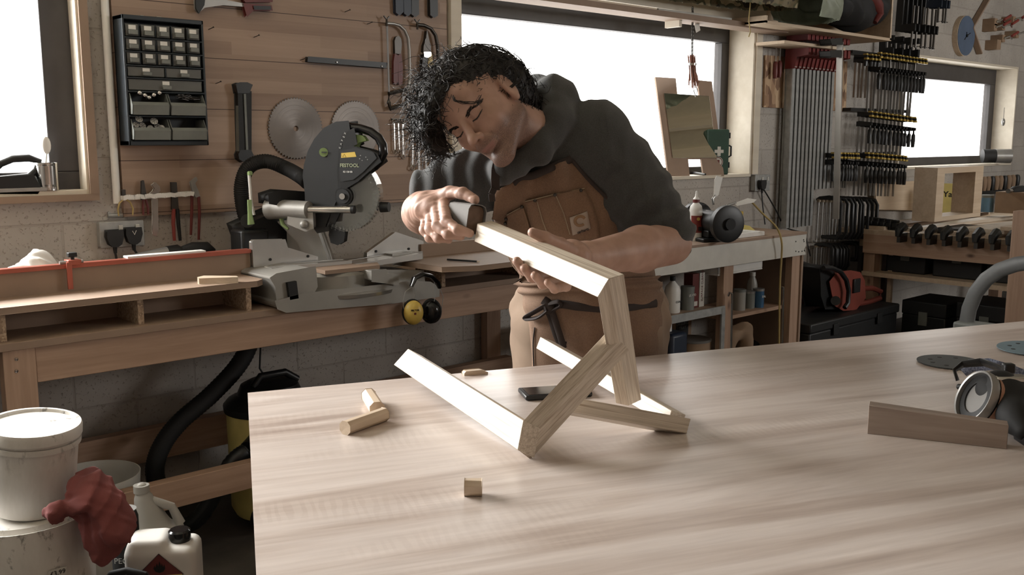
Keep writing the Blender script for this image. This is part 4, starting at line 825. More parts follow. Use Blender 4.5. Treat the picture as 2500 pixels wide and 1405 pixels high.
# on the bench
def rot_thing(name,label,cat,px,py,z,a=0,group=None): p=onZ(px,py,z); return thing(name,label,cat,T(p.x,p.y,z)@RZ(a),group)
gb=rot_thing('glue_bottle','white glue bottle with a pointed nozzle and red label on the sink bench','bottle',1697,588,SZ,YAW-PI/2+.1)
m=MB(); m.lathe([(0,0),(.033,0),(.035,.006),(.035,.16),(.03,.185),(.016,.20),(.014,.205),(0,.206)],28); m.build('body',M['white'],gb)
m=MB(); m.lathe([(0,.203),(.017,.203),(.017,.222),(.012,.228),(.007,.235),(.0045,.262),(0,.264)],20); m.build('nozzle',M['white'],gb); m=MB(); m.lathe([(.014,.203),(.018,.203),(.018,.219),(.014,.219)],20); m.build('collar',M['redd'],gb)
m=MB(); m.lathe([(.0352,.045),(.0358,.045),(.0358,.135),(.0352,.135)],20,None,-PI/2-1.0,-PI/2+1.1); m.build('label',M['red'],gb)
m=MB(); 
for i in range(7): m.box((.004+i*.0032,-.0352,.066),(.0014 if i%2 else .0022,.003,.022))
m.build('barcode',M['dark'],gb); m=MB(); m.lathe([(0,-.0005),(.009,-.0005),(.009,.0005),(0,.0005)],16,T(.004,-.0362,.118)@RX(PI/2)); m.build('label_emblem',M['yellow'],gb)
# bench grinder
gp=onZ(1760,592,SZ); G0=T(gp.x+.02,gp.y+.08,SZ)@RZ(-.35); gr=thing('bench_grinder','black bench grinder with white eye shields on the sink bench','grinder',G0)
ax=.115
m=MB(); m.bx(-.09,.09,-.07,.07,0,.02); m.bx(-.05,.05,-.05,.05,.02,.06); m.build('base',M['black'],gr,bev=.006)
wz=onY(1757,545,gp.y).z-SZ
m=MB(); m.lathe([(0,-.11),(.05,-.105),(.06,-.09),(.06,.09),(.05,.105),(0,.11)],28,T(0,0,wz)@RX(PI/2)); m.build('motor',M['black'],gr)
for s in (-1,1):
    m=MB(); m.lathe([(0,-.018),(.09,-.018),(.096,-.012),(.096,.018),(.08,.024),(.03,.024),(.026,.03),(0,.03)],36,T(0,s*.14,wz)@RX(PI/2 if s<0 else -PI/2)); m.build('wheel_guard',M['black'],gr)
    m=MB(); m.cyl((0,s*.16,wz),(0,s*.178,wz),.03,18); m.build('hub_cover',M['rubber'],gr)
m=MB(); m.tube([(0,0,0),(.02,0,.04)],.004,6) 
g2=MB(); A_=onY(1834,488,gp.y-.02); 
def quadplate(pts,t,name,mat,par):
    P_=[Vector(p) for p in pts]; n_=(P_[1]-P_[0]).cross(P_[2]-P_[0]).normalized()*t; m=MB(); k=len(P_); m.add(P_+[p+n_ for p in P_],[list(range(k)),list(range(2*k-1,k-1,-1))]+[(i,(i+1)%k,k+(i+1)%k,k+i) for i in range(k)]); return m.build(name,mat,par,ID,bev=.001)
yy=gp.y-.03
quadplate([onY(1742,486,yy+.2),onY(1745,440,yy+.2),onY(1750,430,yy+.22),onY(1764,434,yy+.22),onY(1754,476,yy+.2)],.003,'eye_shield',M['white'],gr)
quadplate([onY(1794,497,yy),onY(1826,485,yy),onY(1848,488,yy+.03),onY(1840,495,yy-.03),onY(1800,504,yy-.03)],.003,'eye_shield',M['white'],gr)
m=MB(); m.tube([onY(1742,500,yy+.2),onY(1740,486,yy+.2),onY(1746,478,yy+.2)],.007,8); m.build('shield_arm',M['steel'],gr,ID); m=MB(); m.tube([onY(1770,512,yy),onY(1776,502,yy),onY(1796,495,yy)],.007,8); m.build('shield_arm',M['steel'],gr,ID)
ot=thing('yellow_tray','yellow plastic tray leaning in the sink behind the grinder','tray',onY(1815,580,3.25)); quadplate([onY(1776,582,3.2),onY(1790,545,3.3),onY(1830,552,3.3),onY(1852,570,3.2)],.008,'tray_base',M['ylw2'],ot)
quadplate([onY(1786,540,3.3),onY(1800,520,3.35),onY(1808,540,3.3),onY(1806,560,3.25)],.01,'tray_end',M['yellow'],ot)
m=MB(); p=onY(1800,545,3.38); m.lathe([(0,0),(.03,0),(.034,.07),(.031,.07),(.03,.004)],18,T(p.x,3.38,p.z)); on_single(m,'orange_cup',M['yellow'],'orange yellow cup behind the bench grinder by the wall','cup')
def cable(pts,r,mat,label,n=40,name='cable'):
    P_=[Vector(p) for p in pts]; out=[]
    for i in range(n+1):
        t=i/n*(len(P_)-1); k=min(int(t),len(P_)-2); u=t-k; a=P_[max(k-1,0)];b=P_[k];c=P_[k+1];d=P_[min(k+2,len(P_)-1)]
        out.append(.5*((2*b)+(c-a)*u+(2*a-5*b+4*c-d)*u*u+(3*b-a-3*c+d)*u**3))
    m=MB(); m.tube(out,r,8); return on_single(m,name,mat,label,'cable')
cable([onY(1836,494,2.98),onY(1862,522,2.97),onY(1896,556,2.965),onY(1908,590,2.96),onY(1908,630,2.97),onY(1904,700,2.97),onY(1902,850,2.97),onY(1902,1000,2.97)],.0055,M['rope'],'yellow cable hanging over the front of the sink bench')
sk2,c2=socket(1849,446,.16,.10,'double socket on the block wall under the right end of the middle window')
plug('black plug in the double socket below the first aid box',-.03,-.005,c2,[(0,-.016,-.06),(.01,-.02,-.14),(.03,-.03,-.26)],'plugs in the right double socket')
cable([onY(1860,456,3.51),onY(1875,480,3.50),onY(1895,515,3.50),onY(1918,555,3.48),onY(1960,570,3.3),onY(1972,600,3.0),onY(1978,625,3.0)],.0045,M['black'],'black cable trailing from the right socket over the end of the sink bench')
# shelf below: left bay
def bottle(label,px,py,z,r,h,mat,neck=.4,cap='white',shape_='bottle',Y=None,name='bottle'):
    p=onY(px,py,Y or SY+.12); q=thing(name,label,name.replace('_',' '),(p.x,p.y,z)); m=MB()
    if shape_=='bottle': pf=[(0,0),(r*.95,0),(r,.005),(r,h*.6),(r*.85,h*.72),(r*neck,h*.86),(r*neck,h*.9),(0,h*.9)]
    else: pf=[(0,0),(r,0),(r,h*.97),(0,h*.97)]
    m.lathe(pf,24); m.build('body',M[mat] if isinstance(mat,str) else mat,q); m=MB(); rr=r*neck*1.15 if shape_=='bottle' else r*1.03
    m.lathe([(0,h*.88),(rr,h*.88),(rr,h),(0,h)],20); m.build('lid',M[cap],q); return q
def pxh(y0,y1,x,Y): return onY(x,y0,Y).z-onY(x,y1,Y).z
YS=SY+.12
bt=bottle('white spray bottle without trigger on the shelf right beside the man',1641,740,zs,.042,.19,'white',.3,'dark'); text('bottle_lettering','CLEAN',.016,T(bt.location.x,YS-.043,zs+.06)@RX(PI/2),M['dark'],bt)
bt=bottle('grey lidded pot with handwriting on the shelf under the sink bench',1678,740,zs,.036,.125,'bin',.8,'bin','can'); text('pot_lettering','US 4TO',.018,T(bt.location.x-.005,YS-.0365,zs+.08)@RX(PI/2),M['white'],bt)
for i,(xa,xb,mt,lt,lab) in enumerate(((1690,1705,'redd','','tall dark red carton on the shelf under the sink bench'),(1707,1719,'offwhite','SURFACE CLEANER','tall pale printed carton with vertical lettering on the shelf'))):
    a=onY(xa,740,YS);b=onY(xb,740,YS); q=thing('carton',lab,'carton',(a.x,YS,zs)); m=MB(); m.bx(0,b.x-a.x,0,.06,0,pxh(652,735,xa,YS)); m.build('box',M[mt],q,bev=.001)
    if lt: text('carton_lettering',lt,.021,T(b.x-.012 if 0 else (a.x+b.x)/2,YS-.0006,zs+.12)@RY(-PI/2)@RX(PI/2),M['redd'],q)
    else: m=MB(); m.bx(.008,b.x-a.x-.01,-.001,0,.01,.035); m.build('barcode',M['offwhite'],q)
a=onY(1606,740,YS); q=thing('food_carton','printed orange and black carton half hidden by the man\'s hip','carton',(a.x-.05,YS,zs)); m=MB(); m.bx(0,.085,0,.05,0,.17); m.build('box',M['card'],q); m=MB(); m.bx(.01,.08,-.001,0,.09,.15); m.build('print',M['orange'],q)
# lower left: blue can, tin, board
p=onY(1645,845,SY+.15); q=thing('blue_canister','dark blue canister in the shade under the sink bench','canister',(p.x,SY+.15,0)); m=MB(); m.bx(-.08,.06,-.05,.09,0,onY(1645,810,SY+.15).z); m.build('body',M['dblue'],q,bev=.02); m=MB(); z_=onY(1625,790,SY+.15).z; m.cyl((-.03,.02,z_-.05),(-.03,.02,z_),.022,14); m.build('cap',M['white'],q)
p=onY(1712,850,SY+.1); zt_=onY(1712,838,SY+.05).z; q=thing('paint_tin','large round paint tin with a shiny rim under the sink bench','tin',(p.x,SY+.16,0)); m=MB(); m.lathe([(0,0),(.1,0),(.1,zt_-.005),(0,zt_-.005)],32); m.build('body',M['card'],q); m=MB(); m.lathe([(.08,zt_-.008),(.102,zt_-.012),(.104,zt_-.004),(.096,zt_),(.085,zt_-.004)],32); m.build('rim',M['steel'],q)
q=thing('oil_carton','brown carton with a black printed label behind the blue canister','carton',(onY(1650,800,3.3).x,3.3,0)); m=MB(); zc=onY(1650,780,3.3).z; m.bx(-.03,.14,0,.1,0,zc); m.build('box',M['card'],q); m=MB(); m.bx(0,.11,-.002,0,zc-.13,zc-.01); m.build('label',M['dark'],q)
text('carton_lettering','DRILLING\nTRAY',.025,T(q.location.x+.055,3.297,zc-.045)@RX(PI/2),M['bin'],q)
# right bay
Y3=SY+.16
bottle('clear jar of bits on the right shelf under the sink',1805,735,z2,.035,.12,'jerry',.8,'bin','can',Y3,'jar')
bottle('clear bottle with a white screw cap on the right shelf under the sink',1835,735,z2,.03,.19,'jerry',.5,'offwhite','bottle',Y3+.07)
q=bottle('small blue printed tin on the right shelf under the sink',1851,745,z2,.032,.11,plain('tin_blue',(52,104,150),.35,.3),1,'steel','can',Y3-.02,'tin'); text('tin_lettering','SEAL',.018,T(q.location.x+.004,Y3-.0535,z2+.065)@RX(PI/2),M['white'],q)
bottle('dark grey tin behind the blue tin on the right shelf',1828,745,z2,.034,.10,'bin',1,'steel','can',Y3+.0,'tin')
s=SDF((lx+.0,3.0,-.02),(SX1-.05,3.4,.45),.01); cx=(lx+SX1)/2-.05
s.chain([(cx-.12,3.15,.02),(cx-.1,3.15,.3),(cx-.02,3.12,.34),(cx+.03,3.12,.15),(cx+.08,3.1,.03)],[.06,.04,.035,.045,.05],.05); s.ell((cx+.05,3.2,.05),(.16,.1,.07),k=.05); s.mod(lambda X:.012*wav(X,(50,35,18),dist=2)); m=MB(); addmesh(m,*s.mesh()); on_single(m,'cloth_sack',M['card'],'crumpled beige cloth sack on the floor under the sink','sack',ang=180)
q=thing('stapler_tool','black tool lying in the shadow beside the cloth sack','tool',(cx+.2,3.25,.03)); m=MB(); m.tube([(0,0,.02),(.08,.03,.1),(.14,.02,.16)],[.05,.045,.03],10); m.build('body',M['black'],q); m=MB(); m.bx(-.05,.05,-.05,.05,-.03,.01); m.build('base',M['black'],q)
# ---------------------------------------------------------------- middle window sill: mirror stand, brush, first aid box, pliers
SLZ=1.203
p0=onY(1700,429,3.56); nrm=Vector((-.14,-1,.34)).normalized()
mw=thing('mirror_stand','mirror on a notched brown board leaning against the middle window','mirror',p0)
B=[(1600,188),(1650,191),(1654,234),(1708,238),(1704,196),(1738,199),(1768,430),(1718,430),(1712,388),(1680,388),(1684,430),(1632,430)]
P_=[onPl(x,y,p0,nrm) for x,y in B]; m=MB(); k=len(P_); m.add(P_+[p-nrm*.012 for p in P_],[list(range(k)),list(range(2*k-1,k-1,-1))]+[(i,(i+1)%k,k+(i+1)%k,k+i) for i in range(k)]); m.build('board',M['mdf'],mw,ID)
P_=[onPl(x,y,p0+nrm*.004,nrm) for x,y in ((1621,228),(1731,235),(1750,386),(1642,386))]; m=MB(); k=4; m.add([p for p in P_]+[p-nrm*.004 for p in P_],[list(range(k)),list(range(2*k-1,k-1,-1))]+[(i,(i+1)%k,k+(i+1)%k,k+i) for i in range(k)]); m.build('mirror_plate',M['mirror'],mw,ID,smooth=False)
m=MB(); a=P_[0];m.tube([p+nrm*.001 for p in P_],.0012,4,True); m.build('mirror_edge',M['chrome'],mw,ID)
hc=thing('hanging_brush','pinkish bristle brush on a chain in front of the middle window','brush',onY(1692,160,3.42))
m=MB(); P_=[onY(1691,22,3.42),onY(1690,60,3.42),onY(1690,100,3.42),onY(1690,142,3.42)]
zt0=P_[0].z; n_=26
for i in range(n_):
    z=zt0+(P_[-1].z-zt0)*i/n_; c=Vector((P_[0].x+(P_[-1].x-P_[0].x)*i/n_,3.42,z)); a=Vector((1,0,0)) if i%2 else Vector((0,1,0)); m.tube([c+a*(.006*math.cos(t))+Vector((0,0,.014*math.sin(t))) for t in [2*PI*j/8 for j in range(8)]],.0018,5,True)
m.build('chain',M['dsteel'],hc,ID)
M['bris']=plain('pinkish_bristle',(172,112,92),.8,var=.3)
m=MB(); rr=random.Random(4)
for i in range(90):
    a=rr.random()*2*PI; q_=rr.random()**.5; t0=onY(1688,142,3.42); t1=onY(1694,208,3.42)
    o0=Vector((math.cos(a)*.022*q_,math.sin(a)*.022*q_,0)); o1=o0*rr.uniform(1.0,1.7)
    m.tube([t0+o0+Vector((0,0,rr.uniform(0,.02))),(t0+t1)/2+o0*.9,t1+o1+Vector((0,0,rr.uniform(-.02,.03)))],.0016,4)
m.build('bristles',M['bris'],hc,ID)
c=onY(1689,160,3.42); m=MB(); m.cyl(c,c+Vector((0,0,.012)),.026,16); m.build('binding',M['chrome'],hc,ID); m=MB(); m.tube([onY(x,y,3.42) for x,y in ((1698,206),(1703,222),(1698,236),(1694,222))],.003,6,True); m.build('clip',M['steel'],hc,ID)
m=MB(); m.prism(tr([(1700,50),(1706,52),(1710,74),(1700,80),(1696,62)],3.44),3.44,3.441,'Y'); on_single(m,'paper_tag',M['paper'],'small paper tag hanging beside the brush chain','tag')
fa=thing('first_aid_box','dark green first aid case with a white cross on the sill beside the mirror','first aid box',T(onZ(1803,428,SLZ).x,3.60,SLZ)@RZ(-.62))
fh=pxh(320,428,1800,3.58)
m=MB(); m.bx(-.075,.065,-.05,.045,0,fh); m.build('case',M['fagreen'],fa,bev=.01); m=MB(); m.bx(-.07,.06,-.002-.05,-.05,.005,fh-.01); m.build('lid_panel',M['fagreen'],fa,bev=.004)
m=MB(); m.bx(-.028,.028,-.0545,-.052,fh*.48,fh*.55); m.bx(-.010,.010,-.0546,-.052,fh*.41,fh*.62); m.build('white_cross',M['offwhite'],fa)
m=MB(); m.cyl((-.005,-.052,fh*.28),(-.005,-.054,fh*.28),.032,24); m.build('round_badge',M['offwhite'],fa); m=MB(); m.tube([(-.005+.027*math.cos(t),-.0545,fh*.28+.027*math.sin(t)) for t in [2*PI*j/20 for j in range(20)]],.002,4,True); m.box((-.005,-.0545,fh*.28),(.018,.001,.026)); m.build('badge_print',M['redd'],fa)
for zz_ in (.15,.8): m=MB(); m.bx(.05,.075,-.04,.0,fh*zz_,fh*zz_+.035); m.build('latch',M['black'],fa,bev=.003)
m=MB(); m.tube([(.07,-.01,fh*.65),(.09,-.01,fh*.62),(.09,-.01,fh*.42),(.07,-.01,fh*.38)],.006,8); m.build('handle',M['black'],fa)
q=thing('pliers','small black pliers on the sill in the mirror board\'s lower notch','pliers',onZ(1700,424,SLZ)); m=MB(); m.tube([onZ(1688,422,SLZ+.008),onZ(1700,424,SLZ+.008),onZ(1722,426,SLZ+.008)],[.006,.009,.006],8); m.build('handle',M['black'],q,ID); m=MB(); m.cyl(onZ(1682,420,SLZ+.008),onZ(1694,423,SLZ+.008),.005,8); m.build('jaws',M['steel'],q,ID)
# ---------------------------------------------------------------- shelf over the window and storage box
sh=thing('wall_shelf','long brown shelf board above the middle window holding the rolled bags','shelf',(4.2,3.4,2.25))
za=onY(1437,16,3.36).z
m=MB(); m.bx(2.95,5.3,3.36,3.5,za,za+.03); m.build('board',M['mdf'],sh,ID)
m=MB(); x_=onY(1673,30,3.37).x; m.bx(x_-.012,x_+.012,3.40,3.5,za-.035,za); m.build('bracket',M['reveal'],sh,ID)
bx_=thing('storage_box','open pale-edged plywood storage box high on the wall over the red sash clamps','shelf box',(5.6,3.3,2.2)); YB_=3.22
a=onY(1869,62,YB_);b=onY(2176,92,YB_); x0,x1=a.x,b.x; z0=(a.z+b.z)/2
m=MB(); m.bx(x0,x1,YB_,YB-.004,z0-.006,z0+.012); m.build('bottom_board',M['ply'],bx_,ID); m=MB(); m.bx(x1-.018,x1,YB_,YB-.004,z0,z0+.6); m.build('side_board',M['ply'],bx_,ID); m=MB(); m.bx(x0,x0+.018,YB_,YB-.004,z0,z0+.04); m.build('side_board',M['ply'],bx_,ID)
m=MB(); m.bx(x0,x1,YB-.016,YB-.004,z0,z0+.6); m.build('back_board',M['ply'],bx_,ID); m=MB(); m.bx(x0,x1,YB_,YB-.004,z0+.6,z0+.618); m.build('top_board',M['ply'],bx_,ID)
n=NT('camouflage_cloth'); cf=n.noise(9,2,n.map((.6,1,1)),.5,1.2); n.set(col=n.ramp(cf,(.36,(70,60,46)),(.42,(128,112,78)),(.52,(96,96,66)),(.6,(196,178,138))),rough=.7); n.t.nodes['Color Ramp'].color_ramp.interpolation='CONSTANT' if 'Color Ramp' in n.t.nodes else 'LINEAR'; M['camo']=n.m
s=SDF((3.6,3.0,2.15),(6.2,3.6,2.75),.012)
za2=onY(1600,10,3.3).z
pts=[onY(1590,-22,3.3),onY(1700,-10,3.28),onY(1830,2,3.26),onY(1905,8,3.2)]
s.chain([tuple(p) for p in pts],[.10,.115,.12,.09],.03); s.mod(lambda X:.010*wav(X,(60,30,10),dist=2)+.006*wav(X,(110,70,50),dist=1)); m=MB(); addmesh(m,*s.mesh()); on_single(m,'camouflage_bag',M['camo'],'long camouflage roll bag on the shelf over the middle window','bag',ang=180)
m=MB(); zt9=za+.037; m.tube([(onY(1600,34,3.4).x,3.385,zt9),(onY(1700,44,3.4).x,3.375,zt9),(onY(1775,40,3.4).x,3.372,zt9)],.007,8); on_single(m,'tent_pole',M['offwhite'],'pale pole lying under the camouflage roll bag','pole')
m=MB(); m.tube([onY(1833,-5,3.2),onY(1828,50,3.2),onY(1832,78,3.2),onY(1828,90,3.2)],.003,6); on_single(m,'cord',M['rope'],'short pale cord hanging below the right end of the camouflage bag','cord')
s=SDF((5.,2.9,2.1),(6.6,3.6,2.8),.012); pts=[onY(1890,0,3.1),onY(1930,15,3.12),onY(1975,20,3.16),onY(2000,-5,3.2)]; s.chain([tuple(p) for p in pts],[.09,.15,.17,.14],.05); s.mod(lambda X:.010*wav(X,(35,45,25),dist=2)); m=MB(); addmesh(m,*s.mesh()); M['sagesack']=plain('sage_nylon',(132,140,118),.45,var=.2); on_single(m,'nylon_sack',M['sagesack'],'sage green nylon sack hanging over the left of the storage box','sack',ang=180)
s=SDF((5.6,2.9,2.1),(7.4,3.6,2.8),.014); pts=[onY(2035,0,3.32),onY(2080,20,3.32),onY(2120,15,3.32)]; s.chain([tuple(p) for p in pts],[.14,.14,.13],.05); s.mod(lambda X:.010*wav(X,(30,45,25),dist=2)); m=MB(); addmesh(m,*s.mesh()); on_single(m,'dark_sack',M['rubber'],'dark stuffed sack inside the storage box','sack',ang=180)
m=MB(); m.tube([onY(x,y,3.2) for x,y in ((2110,-20),(2128,-5),(2140,15),(2146,35),(2136,55))],[.04,.05,.045,.03,.015],10); on_single(m,'red_strap_handle',M['redd'],'curved dull red handle beside the dark sack in the storage box','handle')
# ---------------------------------------------------------------- clamps on the wall
m=MB(); A_=tr([(1866,135),(2066,150),(2062,272),(1862,262)],3.545); m.prism(A_,3.535,3.549,'Y'); o=m.build('osb_board',M['osb'],None,ID); setp(o,'chipped strand board fixed on the wall behind the red sash clamps','board')
RED=plain('sash_clamp_red',(132,36,34),.4)
m=MB(); m.bx(onY(1880,100,3.4).x,onY(2030,110,3.4).x,3.30,3.50,onY(1900,106,3.4).z-.012,onY(1900,106,3.4).z+.006); o=m.build('clamp_support',M['ply'],None,ID); setp(o,'pale wooden support bracket the red sash clamps hang on','bracket')
sc0=None; nb=11; xa=onY(1918,300,3.5).x; xb=onY(2014,300,3.5).x; zt_=onY(1900,88,3.4).z
for i in range(nb):
    x=xa+(xb-xa)*i/(nb-1); zbm=onY(1905,558,3.48).z if i<7 else onY(1985,462,3.48).z
    q=thing('sash_clamp','long galvanised sash clamp with red jaws, %s from the left in the row'%('first','second','third','fourth','fifth','sixth','seventh','eighth','ninth','tenth','last')[i],'clamp',(x,3.49,zt_),'red-jawed sash clamps in a row')
    m=MB(); m.bx(-.006,.006,-.03,.02,zbm-zt_,.0); m.bx(-.015,.015,-.036,-.03,zbm-zt_,0); m.bx(-.015,.015,.016,.02,zbm-zt_,0); m.build('bar',M['galv'],q)
    m=MB(); m.bx(-.018,.018,-.135,.02,-.01,.035); m.build('fixed_jaw',RED,q,bev=.003)
    zj=onY(1900,118,3.38).z-zt_; m=MB(); m.prism([(-.14,zj+.03),(.02,zj+.03),(.02,zj-.1),(-.045,zj-.1),(-.06,zj-.03),(-.14,zj-.02)],-.017,.017,'X'); m.build('sliding_jaw',RED,q,bev=.003)
    m=MB(); 
    for k_ in range(4): m.bx(-.013,.013,-.0475,-.044,zj-.095+k_*.022,zj-.082+k_*.022)
    m.build('jaw_slots',M['alul'],q); m=MB(); m.cyl((0,.0,zbm-zt_+.02),(0,-.022,zbm-zt_+.02),.006,8); m.build('pin',M['chrome'],q)
for x,y,l in ((1893,168,'left of the red sash clamps'),(1903,166,'just left of the first sash clamp bar'),(2019,180,'right of the red sash clamps')):
    q=wall_thing('screwdriver','dull red screwdriver hanging on the strand board '+l,'screwdriver',x,y,3.5); m=MB(); m.tube([(0,0,-.06),(0,0,-.03),(0,0,.03),(0,0,.045)],[.012,.016,.015,.008],10); m.build('handle',M['redd'],q); m=MB(); m.cyl((0,0,.04),(0,0,.14),.004,6); m.build('shaft',M['steel'],q)
q=wall_thing('long_bar_clamp','single long steel bar clamp with black head hanging in front of the row','clamp',2046,300,3.25)
m=MB(); m.bar(onY(2051,104,3.25),onY(2041,535,3.25),.012,.04,(0,1,0)); m.build('bar',M['alul'],q,ID); shape(q,'head',M['black'],[(2028,96),(2056,94),(2058,108),(2032,108)],3.2,3.28,.004); shape(q,'sliding_jaw',M['black'],[(2028,124),(2054,124),(2054,140),(2044,138),(2030,138)],3.2,3.28,.004)
def wrow(fn,n,a,b,Y,label,group,Ls):
    xs=onY(a[0],a[1],Y); xe=onY(b[0],b[1],Y); first=None
    ordn=('first','second','third','fourth','fifth','sixth','seventh','eighth','ninth','tenth','eleventh','twelfth','thirteenth','fourteenth','fifteenth','sixteenth','seventeenth','eighteenth')
    for i in range(n):
        p=xs.lerp(xe,i/(n-1)); l=label%('last' if i==n-1 else ordn[i]); Mx=T(p.x,p.y,p.z)@RY(random.uniform(-.03,.05))@RZ(random.uniform(-.15,.15))
        if first is None: first=fn(l,Mx,group,Ls)
        else: dup(first,Mx,l,group)
def fclamp(l,Mx,group,Ls):
    bar,hd,hl,throat=Ls; q=thing('bar_clamp',l,'clamp',Mx,group)
    m=MB(); m.bx(-.003,.003,-.008,.008,-bar,.01); m.build('bar',M['steel'],q)
    m=MB(); m.prism([(.010,.018),(-throat,.012),(-throat,-.006),(-.01,-.012),(.010,-.012)],-.009,.009,'X'); m.build('fixed_jaw',M['black'],q,bev=.002)
    m=MB(); m.bx(-.013,.013,-throat-.006,-throat+.02,-.018,-.004); m.bx(-.010,.010,-throat+.0,-throat+.03,.012,.024); m.build('yellow_pad',M['yellow'],q,bev=.003)
    m=MB(); m.prism([(.012,-hd),(-throat,-hd+.004),(-throat,-hd+.022),(-.01,-hd+.034),(.012,-hd+.03)],-.009,.009,'X'); m.build('sliding_jaw',M['black'],q,bev=.002)
    m=MB(); y=-throat+.012; m.tube([(0,y,-hd+.002),(0,y,-hd-.02),(0,y,-hd-.03),(0,y,-hd-hl*.6),(0,y,-hd-hl)],[.006,.007,.014,.016,.012],8); m.build('handle',M['black'],q); return q
m=MB(); m.bx(onY(2072,125,3.5).x,onY(2236,150,3.5).x,3.47,3.53,onY(2080,128,3.5).z-.01,onY(2080,128,3.5).z+.012); setp(m.build('clamp_rail',M['black'],None,ID),'black rail holding the top row of small bar clamps','rail')
m=MB(); m.bx(onY(2068,262,3.5).x,onY(2208,285,3.5).x,3.47,3.53,onY(2080,268,3.5).z-.01,onY(2080,268,3.5).z+.012); setp(m.build('clamp_rail',M['black'],None,ID),'black rail holding the middle row of small bar clamps','rail')
m=MB(); m.bx(onY(2005,374,3.5).x,onY(2190,382,3.5).x,3.50,3.535,onY(2080,376,3.5).z-.01,onY(2080,376,3.5).z+.01); setp(m.build('clamp_rail',M['black'],None,ID),'black rail holding the lowest row of small bar clamps','rail')
wrow(fclamp,4,(2090,141),(2118,144),3.46,'black bar clamp without visible handle in the top row, %s at its left end','left end of the top clamp row',(.27,.03,.0001,.09))
wrow(fclamp,14,(2122,138),(2230,153),3.46,'black bar clamp with yellow pads in the top row, %s one with a handle','bar clamps in the top row',(.40,.10,.13,.10))
wrow(fclamp,12,(2098,280),(2203,294),3.46,'black bar clamp with yellow pads in the middle row, %s from the left','bar clamps in the middle row',(.30,.08,.12,.10))
wrow(fclamp,9,(2012,380),(2068,382),3.47,'short black bar clamp in the lowest row left of the long clamp bar, %s one','short bar clamps in the lowest row left part',(.22,.06,.11,.09))
wrow(fclamp,11,(2090,380),(2184,388),3.46,'black bar clamp with yellow pads in the lowest row right part, %s one','bar clamps in the lowest row right part',(.28,.07,.12,.10))
def hclamp(l,Mx,group,Ls):
    w,h=Ls[:2]; q=thing('g_clamp',l,'clamp',Mx,group); m=MB(); m.tube([(0,0,-h*.05),(0,-w*.1,0),(0,-w*.5,.01),(0,-w*.9,0),(0,-w,-h*.12),(0,-w,-h*.85),(0,-w*.9,-h),(0,-w*.3,-h)],[.013]*8,8,flat=.7); m.build('frame',M['black'],q)
    m=MB(); m.cyl((0,-w*.08,-h*.02),(0,-w*.08,-h*1.15),.0065,8); m.build('screw',M['steel'],q); m=MB(); m.cyl((-.03,-w*.08,-h*1.13),(.03,-w*.08,-h*1.13),.004,6); m.build('tommy_bar',M['steel'],q); m=MB(); m.cyl((0,-w*.08,-h*.1),(0,-w*.08,-h*.02),.014,10); m.build('pad',M['tan'],q); return q
wrow(hclamp,11,(1995,484),(2082,487),3.5,'black deep-frame clamp in the big group under the bar clamps, %s from the left','deep-frame clamps in the big group',(.2,.26))
wrow(hclamp,8,(1990,598),(2032,600),3.5,'small black clamp in the lower left group behind the sink bench, %s one','small clamps in the lower left group',(.14,.15))
wrow(hclamp,5,(2054,594),(2084,596),3.5,'small black clamp in the lower right group above the chainsaw, %s one','small clamps in the lower right group',(.12,.11))
def gcl(l,Mx,group,Ls):
    w,h=Ls[:2]; q=thing('g_clamp',l,'clamp',Mx,group); m=MB(); m.prism([(0,0),(-w,0),(-w,-.03),(-.04,-.035),(-.04,-h+.035),(-w,-h+.04),(-w,-h-.01),(0,-h)],-.011,.011,'X'); m.build('frame',M['black'] if Ls[2]==0 else M['dblue'] ,q,bev=.004)
    m=MB(); m.cyl((0,-w+.02,-h*.45),(0,-w+.02,-h-.12),.008,8); m.build('screw',M['dsteel'],q); m=MB(); m.cyl((-.035,-w+.02,-h-.11),(.035,-w+.02,-h-.11),.004,6); m.build('tommy_bar',M['dsteel'],q); return q
wrow(gcl,6,(2196,-30),(2248,-20),3.4,'large dark clamp hanging at the end of the storage box, %s from the left','large clamps beside the storage box',(.14,.30,0))
wrow(gcl,3,(2256,-50),(2278,-46),3.45,'blue-black clamp hanging top right of the large clamps, %s one','blue-black clamps left of the clock',(.14,.20,1))
wrow(gcl,4,(2150,90),(2215,98),3.5,'small dark clamp hanging between the storage box and the top bar clamps, %s one','small dark clamps above the bar clamps',(.10,.12,0))
# clock
p=onY(2351,88,3.53); ck=thing('wall_clock','round blue-faced wall clock with thick wooden rim','clock',T(p.x,YB,p.z)@RX(PI/2))
cr=(onY(2362,38,3.5).z-onY(2362,138,3.5).z)/2; m=MB(); m.lathe([(0,0),(cr,0),(cr,.045),(0,.045)],48); m.build('case',M['lath'],ck,bev=.002); m=MB(); m.lathe([(0,.045),(cr*.985,.045),(cr*.985,.049),(0,.049)],48); m.build('dial',M['blue'],ck)
for a_,l_ in ((-1.2,.07),(2.3,.05),(.2,.03)): m=MB(); m.bar((0,0,.052),(l_*math.cos(a_+PI/2),l_*math.sin(a_+PI/2),.052),.005,.003); m.build('hand',M['dark'],ck)
m=MB(); m.cyl((0,0,.049),(0,0,.058),.012,12); m.build('movement',M['dark'],ck)
